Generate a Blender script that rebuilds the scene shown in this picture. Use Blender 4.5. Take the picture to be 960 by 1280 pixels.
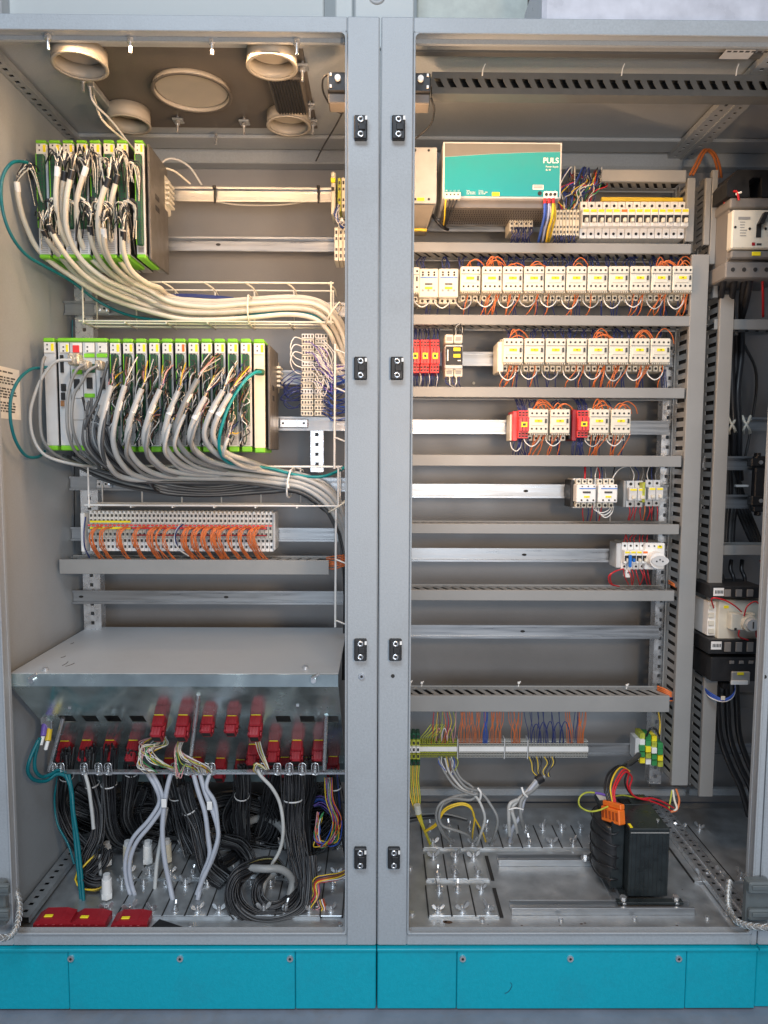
import bpy, math, random
from mathutils import Vector, Matrix
random.seed(7)
R = math.radians
scene = bpy.context.scene
for o in list(bpy.data.objects): bpy.data.objects.remove(o)
COL = scene.collection

# ------------------------------------------------------------------ camera
F = 875.0                                    # focal length in pixels of the 960 x 1280 photograph
CAM = Vector((0.0, -1.387, 1.022))
PITCH, YAW, ROLL = 4.6, 0.45, 0.27           # degrees: down, to the right, clockwise
cd = bpy.data.cameras.new('camera'); cam = bpy.data.objects.new('camera', cd); COL.objects.link(cam)
cd.sensor_fit = 'VERTICAL'; cd.sensor_height = 36.0; cd.lens = 36.0*F/1280.0
cd.clip_start = 0.02; cd.clip_end = 60
RM = (Matrix.Rotation(R(-YAW), 3, 'Z') @ Matrix.Rotation(R(90-PITCH), 3, 'X') @ Matrix.Rotation(R(ROLL), 3, 'Z'))
cam.matrix_world = Matrix.Translation(CAM) @ RM.to_4x4()
scene.camera = cam

# ------------------------------------------------------------------ light and exposure
world = bpy.data.worlds.new('World'); scene.world = world; world.use_nodes = True
bg = world.node_tree.nodes['Background']
bg.inputs[0].default_value = (0.80, 0.88, 1.0, 1); bg.inputs[1].default_value = 0.07
def area(name, loc, target, sx, sy, power, col):
    l = bpy.data.lights.new(name, 'AREA'); l.shape = 'RECTANGLE'; l.size = sx; l.size_y = sy
    l.energy = power; l.color = col
    o = bpy.data.objects.new(name, l); COL.objects.link(o); o.location = loc
    d = Vector(target) - Vector(loc); o.rotation_euler = d.to_track_quat('-Z', 'Y').to_euler()
    return o
area('hall_daylight', (-0.45, -2.2, 3.5), (0, 0, 0.7), 2.2, 0.9, 84, (0.76, 0.87, 1.0))
area('low_cool_fill', (0.3, -2.5, 0.9), (0, 0.3, 0.0), 1.5, 0.6, 31, (0.82, 0.90, 1.0))  # added low fill, brightens the plinth, lower front and floor plates
area('front_warm_fill', (0.40, -1.25, 1.12), (-0.05, 0.45, 1.66), 0.12, 0.12, 8.0, (1.0, 0.68, 0.40))  # added warm fill beside the camera, lifts the left wall and ceilings
area('cabinet_lamp', (-0.36, 0.030, 1.800), (-0.38, 0.30, 1.10), 0.50, 0.03, 2.3, (1.0, 0.62, 0.33))
area('cabinet_lamp', (0.42, 0.150, 1.748), (0.42, 0.26, 1.10), 0.60, 0.03, 1.3, (1.0, 0.62, 0.33))
area('upright_warm_fill', (-0.046, 0.058, 1.36), (-0.60, 0.22, 1.42), 0.02, 0.66, 3.2, (1.0, 0.60, 0.32))  # added warm side fill, unseen behind the centre post, left bay
area('upright_warm_fill', (0.046, 0.058, 1.36), (0.70, 0.26, 1.44), 0.02, 0.66, 3.8, (1.0, 0.60, 0.32))  # the same added fill for the middle bay
vs = scene.view_settings
vs.view_transform = 'Standard'; vs.look = 'None'; vs.exposure = 0.0; vs.gamma = 1.0; vs.use_curve_mapping = False
scene.render.resolution_x = 768; scene.render.resolution_y = 1024

# ------------------------------------------------------------------ helpers
def pt(px, py, Y):
    """the point of the plane y = Y that stands at pixel (px, py) of the photograph"""
    d = RM @ Vector(((px-480)/F, -(py-640)/F, -1.0))
    t = (Y - CAM.y)/d.y
    return CAM + d*t
def ptz(px, py, Z):
    """the same on a level plane z = Z"""
    d = RM @ Vector(((px-480)/F, -(py-640)/F, -1.0))
    t = (Z - CAM.z)/d.z
    return CAM + d*t
def ppm(px, py, Y):
    return 1.0/((pt(px+1, py, Y) - pt(px, py, Y)).length)

MATS = {}
def mat(name, col, rough=0.5, metal=0.0, var=0.08, scale=40, bump=0.0, bscale=300, dirt=0.0, dirtcol=None,
        coat=0.0, trans=0.0, aniso=None, rvar=0.1, emit=0.0):
    if name in MATS: return MATS[name]
    m = bpy.data.materials.new(name); m.use_nodes = True; nt = m.node_tree; N = nt.nodes; L = nt.links
    b = N['Principled BSDF']
    b.inputs['Metallic'].default_value = metal
    b.inputs['Coat Weight'].default_value = coat
    tc = N.new('ShaderNodeTexCoord')
    mp = N.new('ShaderNodeMapping'); L.new(tc.outputs['Object'], mp.inputs['Vector'])
    if aniso: mp.inputs['Scale'].default_value = aniso
    n = N.new('ShaderNodeTexNoise'); n.inputs['Scale'].default_value = scale; n.inputs['Detail'].default_value = 5
    L.new(mp.outputs[0], n.inputs['Vector'])
    mr = N.new('ShaderNodeMapRange'); mr.inputs[1].default_value = 0.3; mr.inputs[2].default_value = 0.7
    mr.inputs[3].default_value = 1-var; mr.inputs[4].default_value = 1+var
    L.new(n.outputs['Fac'], mr.inputs[0])
    mx = N.new('ShaderNodeMix'); mx.data_type = 'RGBA'; mx.blend_type = 'MULTIPLY'; mx.inputs[0].default_value = 1
    mx.inputs[6].default_value = (*col, 1)
    cb = N.new('ShaderNodeCombineXYZ')
    for i in range(3): L.new(mr.outputs[0], cb.inputs[i])
    L.new(cb.outputs[0], mx.inputs[7])
    out = mx.outputs[2]
    if dirt > 0:
        n2 = N.new('ShaderNodeTexNoise'); n2.inputs['Scale'].default_value = 5.5; n2.inputs['Detail'].default_value = 9
        n2.inputs['Roughness'].default_value = 0.72
        L.new(tc.outputs['Object'], n2.inputs['Vector'])
        r2 = N.new('ShaderNodeMapRange'); r2.inputs[1].default_value = 0.50; r2.inputs[2].default_value = 0.74
        r2.inputs[4].default_value = dirt
        L.new(n2.outputs['Fac'], r2.inputs[0])
        m2 = N.new('ShaderNodeMix'); m2.data_type = 'RGBA'; L.new(r2.outputs[0], m2.inputs[0])
        L.new(out, m2.inputs[6]); m2.inputs[7].default_value = (*(dirtcol or tuple(c*0.45 for c in col)), 1)
        out = m2.outputs[2]
    L.new(out, b.inputs['Base Color'])
    rr = N.new('ShaderNodeMapRange'); rr.inputs[1].default_value = 0.3; rr.inputs[2].default_value = 0.7
    rr.inputs[3].default_value = max(0.03, rough-rvar); rr.inputs[4].default_value = min(1, rough+rvar)
    L.new(n.outputs['Fac'], rr.inputs[0]); L.new(rr.outputs[0], b.inputs['Roughness'])
    if bump > 0:
        nb = N.new('ShaderNodeTexNoise'); nb.inputs['Scale'].default_value = bscale; nb.inputs['Detail'].default_value = 2
        L.new(tc.outputs['Object'], nb.inputs['Vector'])
        bp = N.new('ShaderNodeBump'); bp.inputs['Strength'].default_value = bump; bp.inputs['Distance'].default_value = 0.001
        L.new(nb.outputs['Fac'], bp.inputs['Height']); L.new(bp.outputs[0], b.inputs['Normal'])
    MATS[name] = m
    return m

PAINT  = mat('grey_textured_paint', (0.345, 0.378, 0.405), 0.46, var=0.07, scale=230, bump=0.35, bscale=420, dirt=0.38, dirtcol=(0.26, 0.27, 0.28))
PLATEP = mat('brown_grey_roof_plate_paint', (0.10, 0.09, 0.08), 0.5, var=0.10, scale=12, bump=0.2, bscale=300)
PAINTM = mat('shade_darkened_panel_paint', (0.225, 0.23, 0.235), 0.46, var=0.05, scale=9, bump=0.3, bscale=420, dirt=0.2, dirtcol=(0.14, 0.14, 0.14))  # cabinet grey with the shade behind the ducts put into the colour
PAINTL = mat('half_shaded_panel_paint', (0.27, 0.275, 0.285), 0.46, var=0.05, scale=9, bump=0.3, bscale=420, dirt=0.2, dirtcol=(0.20, 0.20, 0.20))  # same grey, weaker shade put into the colour, left and right back panels
ZINC   = mat('galvanised_sheet', (0.50, 0.53, 0.55), 0.42, metal=0.72, var=0.16, scale=26, bump=0.08, bscale=60, dirt=0.35, dirtcol=(0.26, 0.27, 0.27))
ZBRITE = mat('bright_zinc', (0.74, 0.76, 0.78), 0.30, metal=0.85, var=0.10, scale=60, dirt=0.2)
RAIL   = mat('zinc_passivated_rail', (0.38, 0.40, 0.42), 0.36, metal=0.75, var=0.12, scale=18, aniso=(0.4, 3, 8))
MIRROR = mat('shiny_zinc_sheet', (0.56, 0.66, 0.66), 0.19, metal=0.82, var=0.22, scale=16, bump=0.10, bscale=18, dirt=0.35, dirtcol=(0.14, 0.19, 0.19), rvar=0.10)
DUCT   = mat('grey_pvc_duct', (0.275, 0.28, 0.275), 0.42, var=0.04, scale=9, dirt=0.12)
DUCTD  = mat('dark_grey_pvc_duct', (0.11, 0.115, 0.115), 0.45, var=0.05)
CREAM  = mat('cream_plastic', (0.70, 0.67, 0.57), 0.42, var=0.04)
CREAMD = mat('cream_plastic_aged', (0.70, 0.64, 0.50), 0.45, var=0.06)
WHITE  = mat('white_plastic', (0.82, 0.82, 0.80), 0.4, var=0.03)
LGREY  = mat('light_grey_plastic', (0.56, 0.57, 0.57), 0.45, var=0.05)
MGREY  = mat('mid_grey_plastic', (0.30, 0.30, 0.29), 0.45, var=0.06)
CABG   = mat('light_grey_cable_sheath', (0.46, 0.47, 0.46), 0.42, var=0.05)
CABC   = mat('cream_grey_cable_sheath', (0.66, 0.62, 0.52), 0.40, var=0.05)
CABM   = mat('grey_cable_sheath', (0.24, 0.25, 0.25), 0.42, var=0.06)
CABD   = mat('dark_grey_cable_sheath', (0.075, 0.08, 0.085), 0.42, var=0.08)
CABB   = mat('blue_grey_cable_sheath', (0.40, 0.43, 0.49), 0.42, var=0.05)
BLACK  = mat('black_plastic', (0.014, 0.015, 0.017), 0.5, var=0.2)
BLACKR = mat('black_rubber_wire', (0.018, 0.019, 0.022), 0.42, var=0.3)
DARK   = mat('dark_recess', (0.02, 0.02, 0.02), 0.7)
TEAL   = mat('teal_paint', (0.0, 0.37, 0.48), 0.42, var=0.05, scale=180, bump=0.35, bscale=400, dirt=0.38, dirtcol=(0.015, 0.24, 0.33))
PSUT   = mat('turquoise_label', (0.0, 0.26, 0.30), 0.6, var=0.03)
TEALC  = mat('teal_cable_sheath', (0.0, 0.14, 0.17), 0.4, var=0.06)
GREEN  = mat('bright_green_plastic', (0.20, 0.56, 0.03), 0.42, var=0.05)
DGREEN = mat('dark_green_connector', (0.013, 0.085, 0.042), 0.45, var=0.15)
YELLOW = mat('yellow_tag', (0.88, 0.74, 0.02), 0.5, var=0.05)
YWIRE  = mat('yellow_wire', (0.72, 0.50, 0.03), 0.42, var=0.06)
YGREEN = mat('green_yellow_wire', (0.40, 0.44, 0.05), 0.42, var=0.25, scale=120)
RED    = mat('red_plastic', (0.31, 0.013, 0.022), 0.42, var=0.08)
REDL   = mat('red_relay_plastic', (0.72, 0.045, 0.05), 0.4, var=0.05)
REDW   = mat('red_wire', (0.55, 0.02, 0.03), 0.4)
ORANGE = mat('orange_plastic', (0.80, 0.17, 0.02), 0.42, var=0.05)
ORW    = mat('orange_wire', (0.66, 0.17, 0.045), 0.42, var=0.08)
BLUEW  = mat('dark_blue_wire', (0.025, 0.04, 0.16), 0.4, var=0.2)
BLUEL  = mat('blue_wire', (0.03, 0.09, 0.42), 0.4, var=0.1)
BLUEP  = mat('blue_plastic', (0.01, 0.16, 0.6), 0.4)
WHW    = mat('white_wire', (0.72, 0.72, 0.70), 0.42)
PINKW  = mat('pink_wire', (0.62, 0.30, 0.30), 0.42)
BRNW   = mat('brown_wire', (0.16, 0.07, 0.035), 0.42)
GRNW   = mat('green_wire', (0.04, 0.26, 0.08), 0.42)
VIOW   = mat('violet_wire', (0.16, 0.10, 0.42), 0.42)
COPPER = mat('tinned_braid', (0.66, 0.58, 0.46), 0.38, metal=0.5, var=0.5, scale=260)
CONC   = mat('grey_painted_concrete', (0.20, 0.22, 0.27), 0.7, var=0.12, scale=16, bump=0.4, bscale=80, dirt=0.6, dirtcol=(0.20, 0.15, 0.12))
WALLW  = mat('white_wall_paint', (0.70, 0.73, 0.72), 0.6, var=0.03, scale=5, dirt=0.15, dirtcol=(0.55, 0.6, 0.56))
FILM   = mat('crinkled_white_film', (0.66, 0.66, 0.72), 0.35, var=0.12, scale=22, bump=0.8, bscale=30)
PAPER  = mat('paper_label', (0.72, 0.72, 0.68), 0.6)
INK    = mat('print_ink', (0.05, 0.05, 0.05), 0.6)
TERMG  = mat('grey_terminal_plastic', (0.50, 0.50, 0.46), 0.45, var=0.10, scale=200)
IRON   = mat('black_lacquered_iron', (0.018, 0.024, 0.026), 0.32, var=0.3, scale=30, dirt=0.1, dirtcol=(0.06, 0.07, 0.07))
BRASS  = mat('copper_screw', (0.65, 0.35, 0.18), 0.35, metal=1.0)

def catmull(pts, seg=6):
    pts = [Vector(p) for p in pts]
    if len(pts) < 3:
        return [pts[0].lerp(pts[1], i/seg) for i in range(seg+1)]
    P = [pts[0]*2-pts[1]] + pts + [pts[-1]*2-pts[-2]]
    out = []
    for i in range(1, len(P)-2):
        a, b, c, d = P[i-1], P[i], P[i+1], P[i+2]
        for k in range(seg):
            t = k/seg
            out.append(0.5*((2*b) + (c-a)*t + (2*a-5*b+4*c-d)*t*t + (3*b-a-3*c+d)*t**3))
    out.append(pts[-1])
    return out

class MB:
    """collects shapes and links them as ONE mesh object"""
    def __init__(s): s.v = []; s.f = []; s.m = []; s.sm = []; s.mats = []
    def mi(s, m):
        if m not in s.mats: s.mats.append(m)
        return s.mats.index(m)
    def add(s, vs_, fs, m, smooth=False):
        o = len(s.v); s.v += [tuple(v) for v in vs_]; k = s.mi(m)
        for f in fs: s.f.append(tuple(i+o for i in f)); s.m.append(k); s.sm.append(smooth)
    def box(s, x0, x1, y0, y1, z0, z1, m, c=0.0, rot=None, shear=0.0):
        if x0 > x1: x0, x1 = x1, x0
        if y0 > y1: y0, y1 = y1, y0
        if z0 > z1: z0, z1 = z1, z0
        if c <= 0:
            V = [(x, y, z) for z in (z0, z1) for y in (y0, y1) for x in (x0, x1)]
            Fc = [(0, 2, 3, 1), (4, 5, 7, 6), (0, 1, 5, 4), (2, 6, 7, 3), (0, 4, 6, 2), (1, 3, 7, 5)]
        else:
            c = min(c, (x1-x0)*0.45, (y1-y0)*0.45, (z1-z0)*0.45)
            V = []; idx = {}
            for sx in (0, 1):
                for sy in (0, 1):
                    for sz in (0, 1):
                        X = (x0, x1)[sx]; Y = (y0, y1)[sy]; Z = (z0, z1)[sz]
                        dx = c if sx == 0 else -c; dy = c if sy == 0 else -c; dz = c if sz == 0 else -c
                        idx[(sx, sy, sz)] = (len(V), len(V)+1, len(V)+2)
                        V += [(X, Y+dy, Z+dz), (X+dx, Y, Z+dz), (X+dx, Y+dy, Z)]
            g = lambda a, k: idx[a][k]
            Fc = []
            for sx in (0, 1): Fc.append([g((sx, 0, 0), 0), g((sx, 1, 0), 0), g((sx, 1, 1), 0), g((sx, 0, 1), 0)])
            for sy in (0, 1): Fc.append([g((0, sy, 0), 1), g((1, sy, 0), 1), g((1, sy, 1), 1), g((0, sy, 1), 1)])
            for sz in (0, 1): Fc.append([g((0, 0, sz), 2), g((1, 0, sz), 2), g((1, 1, sz), 2), g((0, 1, sz), 2)])
            for a in (0, 1):
                for b in (0, 1):
                    Fc.append([g((a, b, 0), 0), g((a, b, 1), 0), g((a, b, 1), 1), g((a, b, 0), 1)])
                    Fc.append([g((a, 0, b), 0), g((a, 1, b), 0), g((a, 1, b), 2), g((a, 0, b), 2)])
                    Fc.append([g((0, a, b), 1), g((1, a, b), 1), g((1, a, b), 2), g((0, a, b), 2)])
                    for d in (0, 1): Fc.append(list(idx[(a, b, d)]))
            cx, cy, cz = (x0+x1)/2, (y0+y1)/2, (z0+z1)/2; ctr = Vector((cx, cy, cz)); W = []
            for f in Fc:
                p = [Vector(V[i]) for i in f]; n = (p[1]-p[0]).cross(p[2]-p[0]); cc = sum(p, Vector())/len(p)
                W.append(f if n.dot(cc-ctr) > 0 else f[::-1])
            Fc = W
        if shear: V = [(x + shear*(y-y0), y, z) for x, y, z in V]
        if rot is not None: V = [rot @ Vector(v) for v in V]
        s.add(V, Fc, m)
    def cyl(s, p0, p1, r, m, n=10, r1=None, cap=True, smooth=True):
        p0 = Vector(p0); p1 = Vector(p1); r1 = r if r1 is None else r1
        d = (p1-p0).normalized(); a = d.orthogonal().normalized(); b = d.cross(a)
        V = []
        for p, rr in ((p0, r), (p1, r1)):
            for i in range(n):
                t = 2*math.pi*i/n; V.append(p + (a*math.cos(t)+b*math.sin(t))*rr)
        s.add(V, [(i, (i+1) % n, n+(i+1) % n, n+i) for i in range(n)], m, smooth)
        if cap: s.add(V, [tuple(range(n))[::-1], tuple(range(n, 2*n))], m)
    def ring(s, c, axis, r0, r1, h, m, n=28):
        c = Vector(c); d = Vector(axis).normalized(); a = d.orthogonal().normalized(); b = d.cross(a); V = []
        for rr, hh in ((r0, 0), (r1, 0), (r1, h), (r0, h)):
            for i in range(n):
                t = 2*math.pi*i/n; V.append(c + d*hh + (a*math.cos(t)+b*math.sin(t))*rr)
        Fc = []
        for k in range(4):
            for i in range(n):
                j = (i+1) % n; k2 = (k+1) % 4; Fc.append((k*n+i, k*n+j, k2*n+j, k2*n+i))
        s.add(V, Fc, m, True)
    def tube(s, pts, r, m, n=6, seg=6, raw=False, cap=True):
        C = [Vector(p) for p in pts] if raw else catmull(pts, seg)
        rs = r if isinstance(r, (list, tuple)) else None
        V = []; t0 = (C[1]-C[0]).normalized(); a = t0.orthogonal().normalized()
        for i, p in enumerate(C):
            t = (C[min(i+1, len(C)-1)] - C[max(i-1, 0)])
            t = t.normalized() if t.length > 1e-9 else t0
            a = (a - t*a.dot(t)); a = a.normalized() if a.length > 1e-6 else t.orthogonal().normalized()
            b = t.cross(a); rr = rs[min(len(rs)-1, i*len(rs)//len(C))] if rs else r
            for k in range(n):
                th = 2*math.pi*k/n; V.append(p + (a*math.cos(th)+b*math.sin(th))*rr)
        Fc = [(i*n+k, i*n+(k+1) % n, (i+1)*n+(k+1) % n, (i+1)*n+k) for i in range(len(C)-1) for k in range(n)]
        s.add(V, Fc, m, True)
        if cap: s.add(V, [tuple(range(n))[::-1], tuple(range(len(V)-n, len(V)))], m)
    def prism(s, poly, y0, y1, m, axis='y'):
        """poly: (a, b) outline; extruded along the axis"""
        n = len(poly)
        mk = {'y': lambda a, b, t: (a, t, b), 'x': lambda a, b, t: (t, a, b), 'z': lambda a, b, t: (a, b, t)}[axis]
        V = [mk(a, b, y0) for a, b in poly] + [mk(a, b, y1) for a, b in poly]
        s.add(V, [(i, (i+1) % n, n+(i+1) % n, n+i) for i in range(n)] + [tuple(range(n))[::-1], tuple(range(n, 2*n))], m)
    def quad(s, a, b, c, d, m): s.add([a, b, c, d], [(0, 1, 2, 3)], m)
    def build(s, name, parent=None, label=None, cat=None, group=None, kind=None, origin=None):
        me = bpy.data.meshes.new(name)
        off = Vector((0, 0, 0))
        if parent is not None: off = wloc(parent)
        elif origin == 'auto' or origin is None:
            n = len(s.v); off = Vector((sum(v[0] for v in s.v)/n, sum(v[1] for v in s.v)/n, min(v[2] for v in s.v)))
        elif origin is not False: off = Vector(origin)
        me.from_pydata([(v[0]-off.x, v[1]-off.y, v[2]-off.z) for v in s.v], [], s.f)
        for m in s.mats: me.materials.append(m)
        me.polygons.foreach_set('material_index', s.m); me.polygons.foreach_set('use_smooth', s.sm)
        me.update()
        o = bpy.data.objects.new(name, me); COL.objects.link(o)
        if parent is not None: o.parent = parent
        else: o.location = off
        tag(o, label, cat, group, kind)
        return o

def wloc(o):
    l = Vector(o.location)
    while o.parent: o = o.parent; l += Vector(o.location)
    return l
def tag(o, label=None, cat=None, group=None, kind=None):
    if label: o['label'] = label
    if cat: o['category'] = cat
    if group: o['group'] = group
    if kind: o['kind'] = kind
    return o
def thing(name, label, cat, loc=(0, 0, 0), group=None):
    o = bpy.data.objects.new(name, None); COL.objects.link(o); o.location = loc; o.empty_display_size = 0.02
    return tag(o, label, cat, group)
KIDS = {}
def kids(o):
    return [c for c in o.children]
def copy_tree(o, label=None, loc=None, parent=None):
    c = o.copy(); COL.objects.link(c); c.parent = parent
    if label: c['label'] = label
    if loc is not None: c.location = loc
    for ch in o.children: copy_tree(ch, parent=c)
    return c
ORD = ['first', 'second', 'third', 'fourth', 'fifth', 'sixth', 'seventh', 'eighth', 'ninth', 'tenth', 'eleventh', 'twelfth',
       'thirteenth', 'fourteenth', 'fifteenth', 'sixteenth', 'seventeenth', 'eighteenth', 'nineteenth', 'twentieth'] + ['twenty-'+w for w in ('first', 'second', 'third', 'fourth', 'fifth', 'sixth', 'seventh', 'eighth', 'ninth')] + ['thirtieth']
def lift(mb, f):
    mb.v = [tuple(f(Vector(v))) for v in mb.v]; return mb
def wire(name, pts, r, m, label, group=None, cat='wire', n=5, seg=5):
    b = MB(); b.tube(pts, r, m, n=n, seg=seg)
    return b.build(name, label=label, cat=cat, group=group)
def core(cab, pts, r, m, seg=4, name='core', n=4):
    b = MB(); b.tube(pts, r, m, n=n, seg=seg); return b.build(name, cab)
CN = {}
def cname(m):
    n = m.name.replace('_wire', '').replace('_rubber', '').replace('_sheath', '').replace('_cable', '').replace('_plastic', '').replace('_', ' ')
    return {'tinned braid': 'bare copper', 'dark recess': 'black', 'light grey': 'light grey'}.get(n, n)
def rj(a): return random.uniform(-a, a)

# ------------------------------------------------------------------ setting
HC = pt(475, 20, 0).z            # cabinet height
ZB = 0.0
b = MB(); b.box(-4, 4, -4, 3, -0.60, -0.143, CONC); fl = b.build('floor', kind='structure', label='grey painted concrete floor at the foot of the cabinets')
b = MB(); b.box(-4, 4, 1.6, 1.7, -0.2, 4, WALLW); b.build('wall', kind='structure', label='pale hall wall above the cabinets')
# ------------------------------------------------------------------ the three bayed cabinets
D = 0.60; T = 0.003
ZT = HC; ZL = pt(475, 40, 0).z; ZLB = pt(470, 1167, 0).z
XA = 0.063; XO = 0.757; XO2 = 0.785
def cabinet(label, x0, x1, ox0, ox1, left_wall=False, ceiling_plate=False):
    t = thing('switch_cabinet', label, 'cabinet', ((x0+x1)/2, D/2, 0))
    g = 0.0012
    # front frame: four members with a folded rim around the opening
    b = MB()
    b.box(x0+g, ox0, 0, 0.022, ZB, ZT, PAINT, c=0.0025); b.box(ox1, x1-g, 0, 0.022, ZB, ZT, PAINT, c=0.0025)
    b.box(ox0, ox1, 0.0008, 0.022, ZL, ZT-0.0006, PAINT, c=0.0015); b.box(ox0, ox1, 0.0008, 0.022, ZB+0.0006, ZLB, PAINT, c=0.0015)
    for X in (ox0, ox1):
        s = 1 if X == ox0 else -1
        b.box(X, X+s*0.0035, -0.004, 0.0002, ZLB, ZL, PAINT, c=0.001)
        b.box(X, X-s*0.04, 0.0222, 0.034, ZLB, ZL, PAINT, c=0.002)
    b.box(ox0, ox1, -0.004, 0.0006, ZL-0.0035, ZL, PAINT, c=0.001); b.box(ox0, ox1, -0.004, 0.0006, ZLB, ZLB+0.0035, PAINT, c=0.001)
    for X, s in ((ox0, 1), (ox1, -1)):
        for Z, q in ((ZLB+0.003, 1), (ZL-0.003, -1)):
            r_ = 0.010; arc = [(X+s*(0.003+r_-r_*math.sin(a)), Z+q*(r_-r_*math.cos(a))) for a in [k*math.pi/12 for k in range(7)]]
            b.prism([(X+s*0.0, Z)] + arc, -0.0035, 0.0005, PAINT)
    b.build('front_frame', t)
    b = MB(); b.box(x0+g, x1-g, 0.0225, D, ZT-0.012, ZT-0.001, PAINT); roof = b.build('roof_panel', t)
    # folds of the roof: front channel and rear step
    b = MB()
    b.box(x0+0.02, x1-0.02, 0.0225, 0.03, ZT-0.036, ZT-0.0125, PAINT); b.box(x0+0.02, x1-0.02, 0.032, 0.075, ZT-0.018, ZT-0.0125, PAINT)
    b.box(x0+0.01, x1-0.01, 0.46, 0.53, ZT-0.022, ZT-0.0125, PAINT, c=0.003); b.box(x0+0.01, x1-0.01, 0.545, D-0.011, ZT-0.05, ZT-0.0125, PAINT, c=0.003)
    b.build('roof_channel', t)
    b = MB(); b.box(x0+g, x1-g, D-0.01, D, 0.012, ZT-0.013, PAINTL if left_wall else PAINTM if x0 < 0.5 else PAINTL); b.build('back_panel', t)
    # base pan
    b = MB(); b.box(x0+g, x1-g, 0.0225, D-0.011, 0.001, 0.008, PAINT); b.build('base_panel', t)
    if x0 > 0.5: b = MB(); b.box(x1-0.009, x1-g, 0.0225, D-0.011, 0.009, ZT-0.0125, PAINT); b.build('side_panel', t)
    if left_wall:
        b = MB(); b.box(x0+g, x0+0.009, 0.0225, D-0.011, 0.009, ZT-0.0125, PAINT); b.build('side_panel', t)
    return t
cabL = cabinet('left grey switch cabinet bay with round duct collars in its roof', -0.8, 0, -XO, -XA, left_wall=True)
cabR = cabinet('middle grey switch cabinet bay full of contactors and wiring ducts', 0, 0.8, XA, XO2)
cabX = cabinet('right grey switch cabinet bay, only its first strip in view', 0.8, 1.6, 0.843, 1.53)

# hinge catches on the frame of the two middle members
def catch(px, py, lab):
    p = pt(px, py, 0); t = thing('hinge_bracket', lab, 'bracket', (p.x, 0, p.z), 'black hinge brackets on the centre frame')
    x, z = p.x, p.z
    b = MB(); b.box(x-0.0125, x+0.0125, -0.012, -0.0001, z-0.022, z+0.022, BLACK, c=0.002)
    b.box(x-0.004, x+0.009, -0.015, -0.0121, z-0.006, z+0.006, BLACK, c=0.001); b.build('plate', t)
    for dz in (0.0135, -0.0135):
        b = MB(); b.ring((x, -0.0121, z+dz), (0, -1, 0), 0.0028, 0.0062, 0.002, ZBRITE, n=14); b.cyl((x, -0.0125, z+dz), (x, -0.0122, z+dz), 0.0028, DARK, n=10)
        b.build('screw', t)
    b = MB(); b.box(x+0.0085, x+0.0125, -0.0145, -0.0122, z+0.012, z+0.019, WHITE); b.build('retaining_clip', t)
for i, y in enumerate((162, 461, 811, 1070)):
    where = ('topmost', 'second from the top', 'third from the top', 'lowest')[i]
    catch(451 - 0.5*i*0.3, y, f'black hinge bracket on the left of the centre seam, {where}')
    catch(498 - i*1.9, y, f'black hinge bracket on the right of the centre seam, {where}')
b = MB(); p = pt(452, 845, 0); b.cyl((p.x, -0.004, p.z), (p.x, 0.0001, p.z), 0.006, ZBRITE, n=12); b.cyl((p.x, -0.0045, p.z), (p.x, -0.004, p.z), 0.003, DARK, n=6)
b.build('screw_head', cabL)
b = MB(); p = pt(491, 845, 0); b.cyl((p.x, -0.0006, p.z), (p.x, 0.0001, p.z), 0.004, DARK, n=12); b.build('bolt_hole', cabR)
b = MB(); p = pt(956, 846, 0); b.cyl((p.x, -0.0006, p.z), (p.x, 0.0001, p.z), 0.004, DARK, n=12); b.build('bolt_hole', cabR)

# plinth
ZP = pt(470, 1262, 0).z
def plinth(label, x0, x1, pan, screws, bay):
    t = thing('cabinet_plinth', label, 'plinth', ((x0+x1)/2, 0.3, ZP))
    b = MB(); b.box(x0+0.001, x1-0.001, 0.004, 0.59, ZP, -0.002, TEAL, c=0.003); b.box(x0+0.001, x1-0.001, -0.008, 0.0038, -0.0075, -0.0018, TEAL, c=0.001); b.build('plinth_frame', t)
    if pan:
        X0 = pt(pan[0], 1225, 0).x; X1 = pt(pan[1], 1225, 0).x
        b = MB(); b.box(X0, X1, -0.004, 0.0036, ZP+0.004, -0.0085, TEAL, c=0.0016); b.build('cover_panel', t)
        edges = [x0+0.002, X0-0.0012, X1+0.0012, x1-0.002]
        for a, c in ((edges[0], edges[1]), (edges[2], edges[3])):
            b = MB(); b.box(a, c, -0.0032, 0.0036, ZP+0.004, -0.0085, TEAL, c=0.0016); b.build('cover_panel', t)
        for s in screws:
            p = pt(s, 1196, 0); b = MB(); b.cyl((p.x, -0.0075, p.z), (p.x, -0.0041, p.z), 0.0066, ZBRITE, n=14, r1=0.0072)
            b.cyl((p.x, -0.0078, p.z), (p.x, -0.0076, p.z), 0.003, DARK, n=6); b.build('panel_screw', t)
plinth('teal plinth under the left cabinet bay', -0.8, 0, (87, 369), (90, 226, 363), 0)
plinth('teal plinth under the middle cabinet bay with a curved scratch', 0, 0.8, (571, 856), (578, 712, 847), 1)
plinth('teal plinth under the right cabinet bay, cut by the photo edge', 0.8, 1.6, None, (), 2)

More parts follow.
